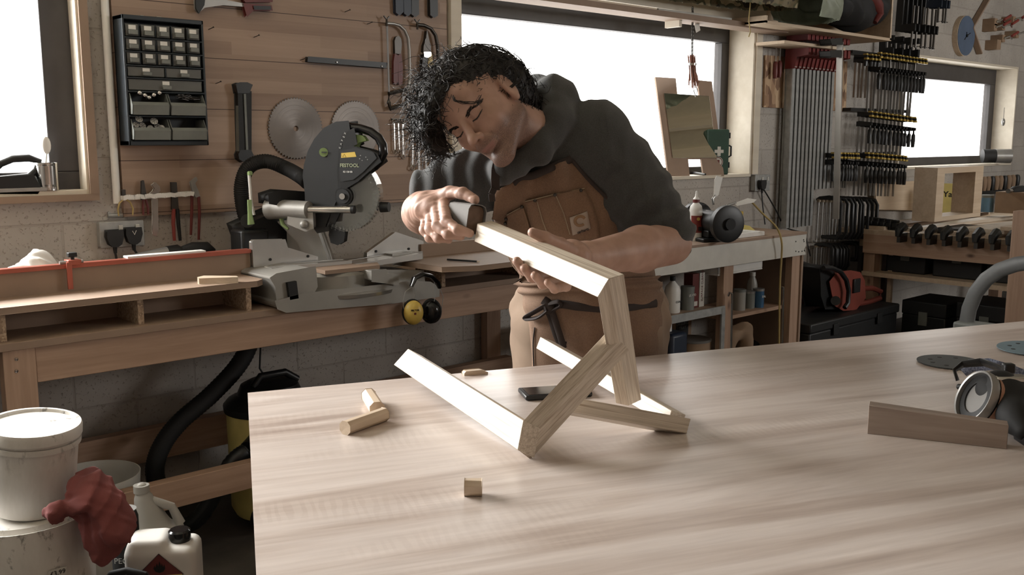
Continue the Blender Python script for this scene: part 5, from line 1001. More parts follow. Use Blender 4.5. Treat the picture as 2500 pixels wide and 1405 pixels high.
# hexagon shelf, toggle clamps
hx=wall_thing('hexagon_shelf','thin wooden hexagon shelf frame on the wall right of the clock','shelf',2400,66,3.5); m=MB()
for a,b in (((2432,-4),(2392,66)),((2392,66),(2413,130))):
    pa,pb=onY(a[0],a[1],3.45),onY(b[0],b[1],3.45); m.bar(pa+Vector((0,.07,0)),pb+Vector((0,.07,0)),.045,.014,(0,1,0)) if 0 else m.bar(pa+Vector((0,.07,0)),pb+Vector((0,.07,0)),.014,.045,(0,1,0))
m.build('frame_boards',M['mdf'],hx,ID)
tc=0
for x,y,l in ((2417,55,'upper left'),(2416,68,'left, lowest red handle'),(2436,66,'centre'),(2436,95,'right of centre'),(2462,50,'upper right'),(2470,85,'lower right, cut by the edge')):
    q=wall_thing('toggle_clamp','chrome toggle clamp with red handle on a wood block, %s'%l,'clamp',x,y,3.5,); q['group']='toggle clamps near the hexagon shelf'
    m=MB(); m.bx(-.03,.03,-.05,.05,-.03,.03); m.build('block',M['card'],q,bev=.002); m=MB(); m.tube([(0,-.05,0),(.05,-.08,.02),(.09,-.08,0)],.008,6); m.build('linkage',M['chrome'],q); m=MB(); m.cyl((.06,-.09,.02),(.16,-.1,.06),.012,8); m.build('handle',M['red'],q)
m=MB(); p=onY(2424,110,3.5); m.box((0,0,0),(.08,.1,.08)); on_single(m,'wood_block',M['card'],'small loose wood block on the wall below the toggle clamps','block',M=T(*p))
# wire ornament in the right window reveal
p=onY(2450,290,3.58); q=thing('hanging_ornament','small wire ornament hanging in the right window\'s reveal','ornament',p); m=MB(); m.tube([(0,0,.1),(0,0,0)],.0025,5); m.build('wire',M['dsteel'],q); m=MB(); m.ball((0,0,-.03),.03,6,(.8,.5,1.2)); m.build('body',M['steel'],q)
# ---------------------------------------------------------------- right-hand bench, running from the back wall towards the lens
BX=6.25; rbn=thing('assembly_bench','pale timber bench standing out from the back wall on the right','workbench',(BX,2.4,0)); bz=.80
y0_,y1_=1.75,3.35
m=MB(); m.bx(BX,8.6,y0_,3.5,bz-.03,bz); m.build('worktop',M['ply'],rbn,ID); m=MB(); m.bx(BX,BX+.05,y0_,3.3,bz-.16,bz-.03); m.build('front_rail',M['piney'],rbn,ID)
zsh=onX(2160,668,BX).z; m=MB(); m.bx(BX,7.2,y0_,3.3,zsh-.03,zsh); m.build('lower_shelf',M['ply'],rbn,ID)
for x,y in ((BX+.02,3.22),(BX+.02,y0_+.02),(8.4,3.2),(8.4,y0_+.02)): m=MB(); m.bx(x,x+.08,y,y+.08,0,bz-.03); m.build('leg',M['pinez'],rbn,ID)
def onBX(px,py,X=BX): return onX(px,py,X)
for i,(xa,ya,xb,yb,h,X,mt) in enumerate(((2125,520,2500,545,.02,6.5,'lath'),(2160,535,2500,560,.03,6.35,'ash'),(2240,512,2500,530,.025,6.8,'ply'))):
    pass
for i,(y_,x_,l_,z_,w_,mt,a_) in enumerate(((3.25,6.3,1.9,.80,.14,'lath',.03),(3.05,6.35,1.6,.80,.12,'ash',-.02),(3.12,6.4,1.5,.825,.13,'mdf',.05),(2.6,6.3,1.9,.80,.3,'lath',.0),(2.55,6.35,1.8,.825,.28,'ash',-.03),(2.3,6.32,1.6,.85,.25,'ply',.02),(2.1,6.3,1.6,.80,.2,'lath',.0))):
    m=MB(); m.bx(0,l_,-w_/2,w_/2,0,.024); o=m.build('plank',M[mt],None,T(x_,y_,z_)@RZ(a_),bev=.001); setp(o,'pale plank lying on the right-hand bench, '+('against the wall','second from the wall','darker one on top near the wall','wide one under the wooden box frame','upper one under the wooden box frame','topmost plank near the right edge','lowest nearest the lens')[i],'plank',group='planks on the right-hand bench')
m=MB(); m.prism(tr([(2132,447),(2270,440),(2275,515),(2135,512)],3.5),3.485,3.5,'Y'); on_single(m,'plywood_sheet',M['ply'],'plywood sheet leaning on the wall below the right window','board')
# wooden box frame
bf=thing('box_frame','open square timber box frame standing on the right-hand bench','frame',onX(2255,530,6.9)); XF=6.9
c0=onX(2292,526,6.75); 
P0=onZ(2255,533,.83); P1=onZ(2288,528,.83)
YF_=2.85; A_=onY(2290,410,YF_); B_=onY(2402,410,YF_); zt_=A_.z; zb_=.875; xa_,xb_=A_.x,B_.x
for nm,b_ in (('top_board',(xa_,xb_,YF_,YF_+.155,zt_-.04,zt_)),('bottom_board',(xa_,xb_,YF_,YF_+.155,zb_,zb_+.03)),('side_board',(xa_,xa_+.11,YF_,YF_+.155,zb_+.03,zt_-.04)),('side_board',(xb_-.13,xb_,YF_,YF_+.155,zb_+.03,zt_-.04))):
    m=MB(); m.bx(*b_); m.build(nm,M['ply'],bf,ID,bev=.001)
# clamps stored along the bench front edge
wrow(lambda l,Mx,g,L_:(lambda q:(MB().tube([(0,0,0),(-.06,0,.0),(-.09,0,-.02)],[.022,.03,.02],8).build('knob',M['black'],q),MB().tube([(0,0,0),(.02,0,-.05)],[.02,.012],8).build('neck',M['dsteel'],q),q)[2])(thing('clamp_knob',l,'clamp',Mx,g)),9,(2192,545),(2290,560),3.1,'black clamp handle poking over the front edge of the right-hand bench, %s from the wall','clamp handles along the right-hand bench edge',None) if 0 else None
def knobcl(l,Mx,g): 
    q=thing('quick_clamp',l,'clamp',Mx,g); m=MB(); m.tube([(0,0,.03),(-.04,0,.045),(-.09,0,.02),(-.10,0,-.02)],[.02,.03,.028,.018],8); m.build('handle',M['black'],q); m=MB(); m.bx(-.09,.02,-.012,.012,-.06,.0); m.build('jaw',M['dsteel'],q); return q
kc_=None
for i in range(9):
    yv=3.0-i*.1; l='black quick clamp on the front edge of the right-hand bench, %s from the wall'%('first','second','third','fourth','fifth','sixth','seventh','eighth','last')[i]
    Mx=T(BX-.01,yv,bz+.0)
    if kc_ is None: kc_=knobcl(l,Mx,'quick clamps on the right-hand bench edge')
    else: dup(kc_,Mx,l)
for i in range(6):
    px=2108+i*15; p=onY(px,545+i*2,3.35-i*.04); q=thing('pipe_clamp','tall timber-barred clamp leaning in the corner behind the chainsaw, %s from the left'%('first','second','third','fourth','fifth','last')[i],'clamp',(p.x,p.y,p.z),'clamps leaning in the corner')
    m=MB(); m.bx(-.02,.02,-.03,.03,-.07,.05); m.bx(-.05,.05,-.04,.0,.0,.03); m.build('head',M['black'],q,bev=.006); m=MB(); m.bx(-.014,.014,-.01,.02,-p.z+.0,-.07); m.build('bar',M['lath'] if i%2 else M['dsteel'],q); m=MB(); m.bx(-.025,.025,-.035,.01,-.16,-.1); m.build('sliding_jaw',M['redd'] if i==2 else M['tan'],q,bev=.004)
# chainsaw on toolbox
tbx=thing('toolbox','low dark plastic toolbox on the floor carrying the chainsaw','toolbox',(5.9,2.95,0)); tp=onY(2060,770,3.0); tz=tp.z
a=onY(1972,770,3.0); b=onY(2185,748,3.0); m=MB(); m.bx(a.x,b.x,2.98,3.4,0,tz-.06); m.build('body',M['caseb'],tbx,ID,bev=.01); m=MB(); m.bx(a.x-.01,b.x+.01,2.97,3.41,tz-.06,tz); m.build('lid',M['caseb'],tbx,ID,bev=.01)
for f in (.25,.75): m=MB(); xx=a.x+(b.x-a.x)*f; m.bx(xx-.03,xx+.03,2.96,2.97,tz-.1,tz-.03); m.build('latch',M['charc'],tbx,ID,bev=.003)
Yc=3.15; cs=thing('chainsaw','orange and black chainsaw standing on the dark toolbox','chainsaw',onY(2070,760,Yc))
shape(cs,'engine_cover',M['orangeal'] if 0 else plain('chainsaw_orange',(138,54,40),.4),[(2030,690),(2045,672),(2075,668),(2098,672),(2108,690),(2110,725),(2090,750),(2060,752),(2040,740)],Yc-.1,Yc+.1,.02)
ORG=bpy.data.materials['chainsaw_orange']
m=MB(); m.tube([onY(x,y,Yc-.04) for x,y in ((2106,705),(2130,704),(2150,712),(2148,728),(2120,738),(2095,742))],.018,8); m.build('rear_handle',ORG,cs,ID)
shape(cs,'front_guard',M['black'],[(2004,654),(2012,648),(2034,656),(2040,690),(2034,740),(2042,752),(2016,752),(2006,720),(2006,690)],Yc-.08,Yc+.06,.01)
m=MB(); m.tube([onY(x,y,Yc-.14) for x,y in ((2010,655),(2030,655),(2052,664),(2066,684),(2072,710),(2070,740),(2062,752))],.015,8); m.build('front_handle',M['black'],cs,ID)
m=MB(); c=onY(2092,700,Yc-.11); m.bx(c.x-.04,c.x+.04,Yc-.115,Yc-.1,c.z-.04,c.z+.05); m.build('control_panel',M['black'],cs,ID,bev=.004); m=MB(); m.cyl(onY(2040,735,Yc-.13),onY(2040,735,Yc-.09),.03,12); m.build('muffler_cap',M['black'],cs,ID)
m=MB(); p=onY(1990,735,3.3); m.bx(p.x-.25,p.x+.3,3.42,3.5,0.0,onY(1990,695,3.3).z); on_single(m,'red_crate',M['redd'],'dull red crate standing in the corner behind the chainsaw','crate')
# tool cases on and under the right-hand bench shelf
cases=[(3.05,zsh,.28,.17,'small, at the left end of the shelf under the right-hand bench'),(2.70,zsh,.32,.2,'in the middle of the shelf under the right-hand bench'),(2.36,zsh,.30,.24,'tallest on the shelf under the right-hand bench'),(2.02,zsh,.30,.2,'rightmost on the shelf under the right-hand bench'),(2.70,zsh+.2,.3,.13,'stacked on the middle one under the right-hand bench'),(2.9,0,.3,.33,'on the floor at the left under the shelf'),(2.5,0,.36,.36,'largest, on the floor under the shelf')]
for yv,z_,w_,h_,l in cases:
    q=thing('tool_case','near-black tool case, '+l,'case',(BX+.12,yv,z_)); m=MB(); m.bx(0,.4,-w_/2,w_/2,0,h_*.7); m.build('body',M['caseb'],q,bev=.008); m=MB(); m.bx(-.005,.405,-w_/2-.003,w_/2+.003,h_*.7,h_-.003); m.build('lid',M['caseb'],q,bev=.008); m=MB(); m.bx(-.012,0,-.03,.03,h_*.5,h_*.78); m.build('latch',M['bin'],q,bev=.002)
# far right clutter behind the bench
# metal flue / cylinder on the sill, black cup, yellow bag, jar, tool rail
Yw=3.5
hc_=thing('metal_cylinder','large shiny metal cylinder lying by the right window sill','cylinder',onY(2430,398,3.3)); c_=onY(2398,386,3.6); d_=onY(2466,394,3.42); c_.z=d_.z=1.27
m=MB(); m.tube([c_,c_.lerp(d_,.45)],.06,24); m.build('dark_half',M['charc'],hc_,ID); m=MB(); m.tube([c_.lerp(d_,.45),d_],.062,24); m.build('steel_half',M['steel'],hc_,ID)
p=onZ(2322,391,1.205); q=thing('black_cup','small black cup on the right window sill','cup',(p.x,3.62,1.205)); m=MB(); m.lathe([(0,0),(.04,0),(.045,.08),(.04,.08),(.036,.006),(0,.006)],20); m.build('body',M['caseb'],q)
tr_=thing('tool_rail','dark rail of wooden-handled tools on the wall at the right edge','rail',onY(2440,465,3.52)); m=MB(); m.bx(onY(2330,462,3.5).x,9.7,3.44,3.52,onY(2440,462,3.5).z-.03,onY(2440,462,3.5).z); m.build('rail',M['dark'],tr_,ID)
for i in range(10):
    p=onY(2395+i*10,450,3.46); q=thing('chisel','short tool with rounded wooden handle on the dark wall rail, %s from the left'%('first','second','third','fourth','fifth','sixth','seventh','eighth','ninth','last')[i],'chisel',(p.x,3.47,onY(2440,462,3.5).z),'handled tools on the dark wall rail'); m=MB(); m.lathe([(0,0),(.018,0),(.024,.04),(.026,.09),(.018,.12),(0,.125)],12); m.build('handle',M['card'] if i%3 else M['black'],q); m=MB(); m.bx(-.01,.01,-.002,.002,-.12,0); m.build('blade',M['steel'],q)
p=onX(2318,500,7.3); q=thing('yellow_bag','yellow packet with dark lettering seen through the box frame','packet',T(p.x,p.y,.83)@RZ(-PI/2+YAW-.3)); m=MB(); hh_=onX(2318,452,7.3).z-.83; m.prism([(-.05,0),(.05,0),(.065,hh_*.8),(.04,hh_),(-.04,hh_),(-.065,hh_*.8)],-.03,.03,'Y'); m.build('body',M['ylw2'],q,bev=.01)
text('packet_lettering','Yale',.06,MW[q.name]@T(0,-.031,hh_*.72)@RX(PI/2),M['dark'],q,.0005,.001)
p=onZ(2407,530,.82); q=thing('blue_jar','blue-labelled clear jar on the right-hand bench','jar',(p.x,p.y,.86)); m=MB(); m.lathe([(0,0),(.05,0),(.05,.11),(0,.11)],24); m.build('body',plain('jar_blue',(86,132,164),.4),q); m=MB(); m.lathe([(0,.11),(.05,.11),(.048,.13),(0,.135)],24); m.build('lid',M['bin'],q)
q=thing('cordless_drill','grey and black cordless drill beside the blue jar','drill',(p.x+.1,p.y-.18,.86)); m=MB(); m.tube([(-.12,0,.17),(-.06,0,.17),(.1,0,.17)],[.02,.035,.035],12); m.build('motor_housing',M['charc'],q); m=MB(); m.tube([(.06,0,.16),(.08,0,.06)],.022,10); m.build('grip',M['black'],q); m=MB(); m.bx(.02,.13,-.035,.035,0,.05); m.build('battery',M['black'],q,bev=.006); m=MB(); m.cyl((-.18,0,.17),(-.12,0,.17),.018,10); m.build('chuck',M['chrome'],q)
q=thing('cardboard_box','small brown cardboard box at the right edge of the bench','box',onZ(2480,520,.86)); m=MB(); m.bx(-.1,.15,-.12,.12,0,.16); m.build('box',M['card'],q)
# timber post and metal hoop guard at the right edge
p=onX(2490,600,5.0); ps=thing('timber_post','pale timber post standing at the right edge of the view','post',(5.0,p.y,0)); m=MB(); m.bx(0,.09,-.05,.045,0,1.07); m.build('post',M['pinez'],ps,bev=.003)
hg=thing('hoop_guard','large grey metal hoop of a machine at the right edge behind the table','guard',onX(2400,720,4.3)); XG=4.3; m=MB()
pp=[onX(x,y,XG) for x,y in ((2362,830),(2360,790),(2366,755),(2382,715),(2408,682),(2440,660),(2480,646),(2520,640),(2580,650))]; m.tube(pp,[.014]*len(pp),10,flat=2.4,up=(1,0,0)); m.build('hoop',plain('grey_hoop_metal',(108,110,110),.5,.2),hg,ID,ang=60)
m=MB(); z_=pp[1].z; m.bx(XG-.05,XG+.05,min(pp[0].y,pp[-1].y)-.3,pp[0].y+.05,0,.62); m.build('machine_body',M['bin'],hg,ID,bev=.01)
# ---------------------------------------------------------------- the wooden frame being sanded
cf=thing('chair_frame','pale ash chair frame with mitred bars, tilted on the table and held by the man','chair frame',onZ(1295,1127,.9))
def hexa(name,q4,t,tv=None):
    P_=[atD(*q) for q in q4]; n_=(P_[1]-P_[0]).cross(P_[3]-P_[0]).normalized()
    if n_.dot(F_)<0: n_=-n_
    n_=n_*t if tv is None else tv
    B_=[p+n_ for p in P_]; c=sum(P_,Vector())/4; X=frame(c,(P_[1]+P_[2])/2-(P_[0]+P_[3])/2); Xi=X.inverted()
    m=MB(); m.add([Xi@v for v in P_+B_],[(0,1,2,3),(7,6,5,4),(0,4,5,1),(1,5,6,2),(2,6,7,3),(3,7,4,0)]); o=m.build(name,M['ash'],cf,X,bev=.0012); return P_,n_
# corners: px,py,depth  (far end upper, near end upper, near end lower, far end lower)
HE=hexa('leg',[(996,852,2.03),(1278,1027,1.56),(1264,1100,1.56),(961,891,2.05)],.036)
HC=hexa('leg',[(1278,1027,1.56),(1477.5,814.7,1.67),(1511,829,1.65),(1264,1100,1.56)],.038,(atD(1295.5,1127,1.57)-atD(1264,1100,1.56))*1.0+F_*.012)
tB=(atD(1524,670,1.59)-atD(1487,681,1.56))
HB=hexa('upright',[(1459,727,1.57),(1503,985,1.76),(1534,992,1.75),(1487,681,1.56)],.04,tB)
HA=hexa('rail',[(1158,590,1.90),(1459,727,1.57),(1487,681,1.56),(1165,546,1.90)],.04,tB)
HF=hexa('leg',[(1395,1007,1.64),(1677,1059,1.712),(1687,1023,1.722),(1410,972,1.65)],.036,None)
HG=hexa('leg',[(1319,823,2.18),(1640,1003,1.76),(1630,1040,1.75),(1309,851,2.18)],.036)
# ---------------------------------------------------------------- small things on the table
def stick(label,pts,w,name='wood_peg',n=8,mat='lath'):
    a,b=[Vector(p) for p in pts]; q=frame(a,b-a); L_=(b-a).length; m=MB(); 
    ring=[(w*.5*cx_,w*.5*cz_) for cx_,cz_ in ((1,.45),(.45,1),(-.45,1),(-1,.45),(-1,-.45),(-.45,-1),(.45,-1),(1,-.45))]
    m.prism(ring,0,L_,'X'); o=m.build(name,M[mat],None,q,bev=.0008); return setp(o,label,'offcut',group=None)
TZ=.9
a=onZ(900,966,TZ+.014);b=onZ(921,1000,TZ+.014); stick('short chamfered wood peg pointing at the lens, left on the table',(a+Vector((0,0,0)),b),.027)
a=onZ(842,1046,TZ+.0125);b=onZ(938,1012,TZ+.0125); stick('long chamfered wood peg lying slanted below the short peg',(a,b),.024)
a=onZ(1134,1190,TZ+.0125);b=onZ(1177,1190,TZ+.0125); stick('small chamfered wood block lying alone near the table front',(a,b),.024)
q=thing('phone','flat black phone lying on the table behind the frame','phone',frame(onZ(1284,974,TZ+.006),onZ(1380,968,TZ+.006)-onZ(1284,974,TZ+.006))); m=MB(); m.bx(0,.14,-.0,.07,-.005,.005); m.build('body',M['black'],q,bev=.003); m=MB(); m.bx(.008,.132,.006,.064,.005,.0056); m.build('screen',M['blackg'],q)
a=onY(1147,915,onZ(1170,915,TZ-.01).y+.03); 
p=onZ(1172,916,TZ); m=MB(); m.prism([(-.026,0),(.028,0),(.028,.003),(.014,.009),(-.022,.009),(-.026,.005)],-.02,.0,'Y'); o=m.build('wood_wedge',M['lath'],None,T(p.x,p.y+.025,TZ-.0)@RZ(-.36),bev=.001); setp(o,'small pale wedge at the far edge of the table left of the man','wedge')
# wood board bottom right
a=onZ(2117,1060,TZ); b=onZ(2458,1098,TZ); dd=(b-a).normalized(); hh_=.052
X=frame(a,dd); q=MB(); L_=(b-a).length; zt_=onPl(2117,990,a,Fh).z-TZ
m=MB(); zr=onPl(2458,1040,b,Fh).z-TZ; t_=.03
m.add([(0,0,0),(L_,0,0),(L_,0,zr),(0,0,zt_),(0,t_,0),(L_,t_,0),(L_,t_,zr),(0,t_,zt_)],[(0,1,2,3),(7,6,5,4),(0,4,5,1),(1,5,6,2),(2,6,7,3),(3,7,4,0)]); M['wal']=wood('brown_grained_wood',(128,106,92),(164,142,126),'X',sc=1.2,fig=24)
o=m.build('wood_board',M['wal'],None,X,bev=.001); setp(o,'tapered wooden board standing on edge at the right of the table','board')
# sanding discs
def sdisc(label,px,py,r,mat,tilt):
    p=onZ(px,py,TZ+.001); q=thing('sanding_disc',label,'sanding disc',T(p.x,p.y,TZ+.002)@tilt,'sanding discs on the table'); m=MB(); m.lathe([(0,0),(r,0),(r,.0015),(0,.0015)],48); m.build('disc',mat,q)
    m=MB()
    for i in range(8): aa=2*PI*i/8+.2; m.cyl((r*.62*math.cos(aa),r*.62*math.sin(aa),.0015),(r*.62*math.cos(aa),r*.62*math.sin(aa),.0018),r*.07,10)
    m.build('dust_hole',M['dark'],q); return q
sdisc('dark grey round sanding disc on the table behind the respirator',2322,886,.075,plain('dark_abrasive',(52,58,58),.5,bump=.3,bsc=900),Matrix())
sdisc('blue-grey sanding disc at the right edge of the table',2515,856,.075,plain('blue_abrasive',(96,122,134),.6,bump=.3,bsc=900),RY(-.04)@T(0,0,.004))
# respirator
rs=thing('respirator','black half-mask respirator with round filters and straps at the table\'s right edge','respirator',onZ(2440,1010,TZ))
def DP(px,py,z): return onZ(px,py,z)
s=SDF(tuple(DP(2440,1010,TZ)-Vector((.26,.26,.04))),tuple(DP(2440,1010,TZ)+Vector((.26,.26,.2))),.004)
s.chain([tuple(DP(2405,985,TZ+.03)),tuple(DP(2440,960,TZ+.06)),tuple(DP(2490,985,TZ+.05))],[.022,.036,.032],.02); s.chain([tuple(DP(2440,960,TZ+.06)),tuple(DP(2480,1020,TZ+.035)),tuple(DP(2500,1055,TZ+.02))],[.03,.026,.016],.02)
m=MB(); addmesh(m,*s.mesh()); m.build('mask_body',M['rubber'],rs,ID,ang=180)
c=DP(2392,975,TZ+.05); ax_=(Vector((0,0,0))-Fh*.05-R_*.93+Vector((0,0,.42))).normalized(); X=frame(c,ax_)@RY(PI/2)
m=MB(); m.lathe([(0,-.03),(.046,-.03),(.051,-.02),(.051,.0),(0,.0)],36,X); m.build('filter_body',M['blackg'],rs,ID); m=MB(); m.lathe([(.046,.0),(.0512,.0),(.052,.010),(.050,.015),(.0465,.014),(.046,.006)],36,X); m.build('filter_ring',M['steel'],rs,ID)
m=MB(); m.lathe([(0,.002),(.046,.002),(.046,.007),(.03,.009),(.03,.004),(0,.004)],36,X); m.build('filter_face',M['caseb'],rs,ID); m=MB(); m.lathe([(.0512,-.014),(.0522,-.014),(.0522,-.003),(.0512,-.003)],40,X,-3.1,3.1); m.build('filter_label',plain('copper_label',(190,130,100),.4),rs,ID)
m=MB(); m.tube([DP(2338,930,TZ+.03),DP(2330,905,TZ+.05),DP(2350,890,TZ+.06),DP(2400,885,TZ+.07),DP(2440,900,TZ+.075),DP(2470,920,TZ+.07)],[.006,.007,.010,.011,.010,.008],8,flat=.5); m.build('strap_loop',M['black'],rs,ID)
n=NT('blue_webbing'); n.set(col=n.ramp(n.noise(300,1),(.4,(84,92,116)),(.6,(128,134,156))),rough=.9); M['web']=n.m
m=MB(); m.tube([DP(2350,908,TZ+.035),DP(2372,893,TZ+.05),DP(2420,890,TZ+.06),DP(2470,905,TZ+.06),DP(2520,925,TZ+.05)],[.012,.014,.014,.014,.014],8,flat=.25,up=(0,0,1)); m.build('head_strap',M['web'],rs,ID)
m=MB(); m.tube([DP(2340,945,TZ+.03),DP(2370,948,TZ+.035),DP(2400,940,TZ+.05)],[.006]*3,8); m.build('buckle_strap',M['black'],rs,ID)
m=MB(); m.box((0,0,0),(.06,.03,.012),frame(DP(2465,925,TZ+.09),R_)); m.build('valve_cover',M['chrome'],rs,ID,bev=.004)
m=MB(); m.box((0,0,0),(.022,.018,.02),frame(DP(2462,900,TZ+.085),R_)); m.build('strap_clip',M['black'],rs,ID,bev=.004)
m=MB(); m.tube([DP(2490,990,TZ+.03),DP(2494,1030,TZ+.02),DP(2500,1050,TZ+.01),DP(2480,1065,TZ+.006),DP(2510,1085,TZ+.006)],[.010]*5,8,flat=.35); m.build('lower_strap',M['black'],rs,ID)
# ---------------------------------------------------------------- the man
from mathutils.bvhtree import BVHTree
def Q(px,py,d): v=atD(px,py,d); return np.array((v.x,v.y,v.z))
fF,fR,fU=np.array(F_),np.array(R_),np.array(U_)
n=NT('skin'); at=n.n('Attribute',attribute_name='stub').outputs['Fac']; li=n.n('Attribute',attribute_name='lip').outputs['Fac']
c=n.ramp(n.noise(22,4),(.3,(172,126,104)),(.7,(194,148,126))); c=n.mix(li,c,L((158,106,94))); sp=n.ramp(n.noise(900,1),(.40,(0,0,0,1)),(.6,(1,1,1,1)))
k=n.n('Math',{0:at,1:n.n('Math',{0:sp,1:.45,2:.35},operation='MULTIPLY_ADD').outputs[0]},operation='MULTIPLY').outputs[0]
n.set(col=n.mix(k,c,L((84,62,54))),rough=.5,sss=.08,spec=.4); n.b.inputs['Subsurface Radius'].default_value=(.01,.004,.002); n.bump(n.noise(260,3),.18,.001); M['skin']=n.m
n=NT('charcoal_fleece'); n.set(col=n.ramp(n.noise(700,2),(.3,(52,53,53)),(.7,(74,75,74))),rough=.95,sheen=.15); n.bump(n.noise(500,3),.3,.001); M['fleece']=n.m
n=NT('brown_duck_canvas'); a=n.noise(6,4); w_=n.noise(700,1); n.set(col=n.mix(.35,n.ramp(a,(.3,(104,74,54)),(.7,(136,102,76))),n.ramp(w_,(.3,(104,72,52)),(.7,(172,130,96)))),rough=.85); n.bump(w_,.2,.0008); M['canvas']=n.m
n=NT('faded_canvas'); a=n.noise(5,4); n.set(col=n.ramp(a,(.3,(126,98,76)),(.7,(152,124,98))),rough=.88); n.bump(n.noise(600,1),.2,.0008); M['canvas2']=n.m
M['bind']=plain('dark_brown_binding',(52,40,36),.8); M['hair']=plain('dark_brown_hair',(30,24,21),.55,var=.3,sc=60)
M['sand']=plain('grey_sandpaper',(120,116,112),.85,bump=.3,bsc=900); M['cork']=plain('brown_cork_block',(118,90,70),.85,var=.2,sc=60)
pel=Q(1440,790,2.47)
man=thing('person','curly-haired man in grey hoodie and brown apron leaning over the table to sand the frame','person',(pel[0],pel[1],0))
# head frame: x to his left ear, -y out of the face, z to the crown
lv=np.array((.66,.62,.42)); nv=np.array((-.32,-.52,.79)); nv/=np.linalg.norm(nv); lv=lv-nv*(lv@nv); lv/=np.linalg.norm(lv); uv=np.cross(nv,lv)
if uv[1]<0: uv=-uv
def cw(v): return fR*v[0]+fU*v[1]-fF*v[2]
HC_=Q(1181,272,2.08); HX=np.stack([cw(lv),-cw(nv),cw(uv)],1)
if np.linalg.det(HX)<0: print('HEAD LEFT-HANDED')
HS=.98
def tow(V): return (V*HS)@HX.T+HC_
def tol(p): return ((np.array(p)-HC_)@HX)/HS
neck=Q(1322,345,2.20); nl=tol(neck)
s=SDF((-.13,-.15,-.20),(.16,.17,.16),.0024)
s.ell((0,.015,.042),(.076,.096,.086),k=.01).ell((0,-.028,-.018),(.063,.066,.082),k=.03)
for sg in (-1,1):
    s.cone((sg*.050,.005,-.055),(sg*.012,-.076,-.096),.019,.017,.02); s.ell((sg*.039,-.058,-.018),(.024,.026,.024),k=.018)
s.ell((0,-.082,-.096),(.021,.018,.017),k=.014); s.cone((-.034,-.084,.026),(.034,-.084,.026),.0115,.0115,.012); s.ell((0,-.07,.06),(.052,.022,.036),k=.02)
for sg in (-1,1):
    s.ell((sg*.0325,-.104,.012),(.020,.016,.0125),k=.010,op='s'); s.ell((sg*.032,-.0785,.010),(.0145,.0145,.0135),k=.003); s.cone((sg*.018,-.090,.0205),(sg*.046,-.080,.019),.0045,.004,.004)
    s.cone((sg*.020,-.090,-.001),(sg*.044,-.082,.000),.0035,.003,.004)
s.cone((0,-.090,.024),(0,-.112,-.020),.0078,.0105,.009); s.ell((0,-.1165,-.0235),(.0115,.0115,.010),k=.006)
for sg in (-1,1): s.ell((sg*.0125,-.1055,-.027),(.0075,.0095,.0075),k=.005); s.ell((sg*.006,-.113,-.0345),(.0035,.005,.004),k=.002,op='s')
s.ell((0,-.088,-.048),(.026,.016,.018),k=.012)
s.chain([(-.027,-.085,-.061),(-.010,-.0985,-.0555),(0,-.0995,-.0565),(.010,-.0985,-.0555),(.027,-.085,-.061)],[.0018,.0036,.0034,.0036,.0018],.004)
s.chain([(-.022,-.087,-.063),(0,-.0965,-.0668),(.022,-.087,-.063)],[.0022,.0048,.0022],.004)
s.chain([(-.030,-.087,-.0635),(-.010,-.1030,-.0605),(0,-.1040,-.0608),(.010,-.1030,-.0605),(.030,-.087,-.0635)],[.0012,.0016,.0016,.0016,.0012],.002,'s')
for sg in (-1,1):
    s.ell((sg*.080,.014,.0),(.008,.020,.032),k=.006); s.ell((sg*.0885,.010,.004),(.0055,.011,.018),k=.004,op='s'); s.ell((sg*.080,.008,-.026),(.007,.009,.011),k=.004)
    s.chain([(sg*.014,-.098,-.022),(sg*.026,-.088,-.040),(sg*.030,-.082,-.056)],[.001,.0018,.001],.004,'s')
s.cone((0,.020,-.035),tuple(nl),.058,.064,.03)
V,Qd=s.mesh(); Vl=V.copy(); HV,HQ=tow(V),Qd
# stubble and lip pigment from the head-local position
def sm(a,b,x): t=np.clip((x-a)/(b-a),0,1); return t*t*(3-2*t)
stub=sm(-.030,-.052,Vl[:,2])*sm(-.155,-.125,Vl[:,2])*sm(.05,.01,Vl[:,1]); stub=np.maximum(stub,sm(-.038,-.046,Vl[:,2])*sm(-.080,-.090,Vl[:,1])*.6)
lip=sm(.0085,.005,np.abs(Vl[:,2]+.0605))*sm(-.090,-.097,Vl[:,1])*sm(.026,.020,np.abs(Vl[:,0])); stub=stub*(1-lip)
def addpart(parts,V,Qd,a=None,b=None): parts.append((V,Qd,np.zeros(len(V)) if a is None else a,np.zeros(len(V)) if b is None else b))
bodyp=[]; addpart(bodyp,HV,HQ,stub,lip)
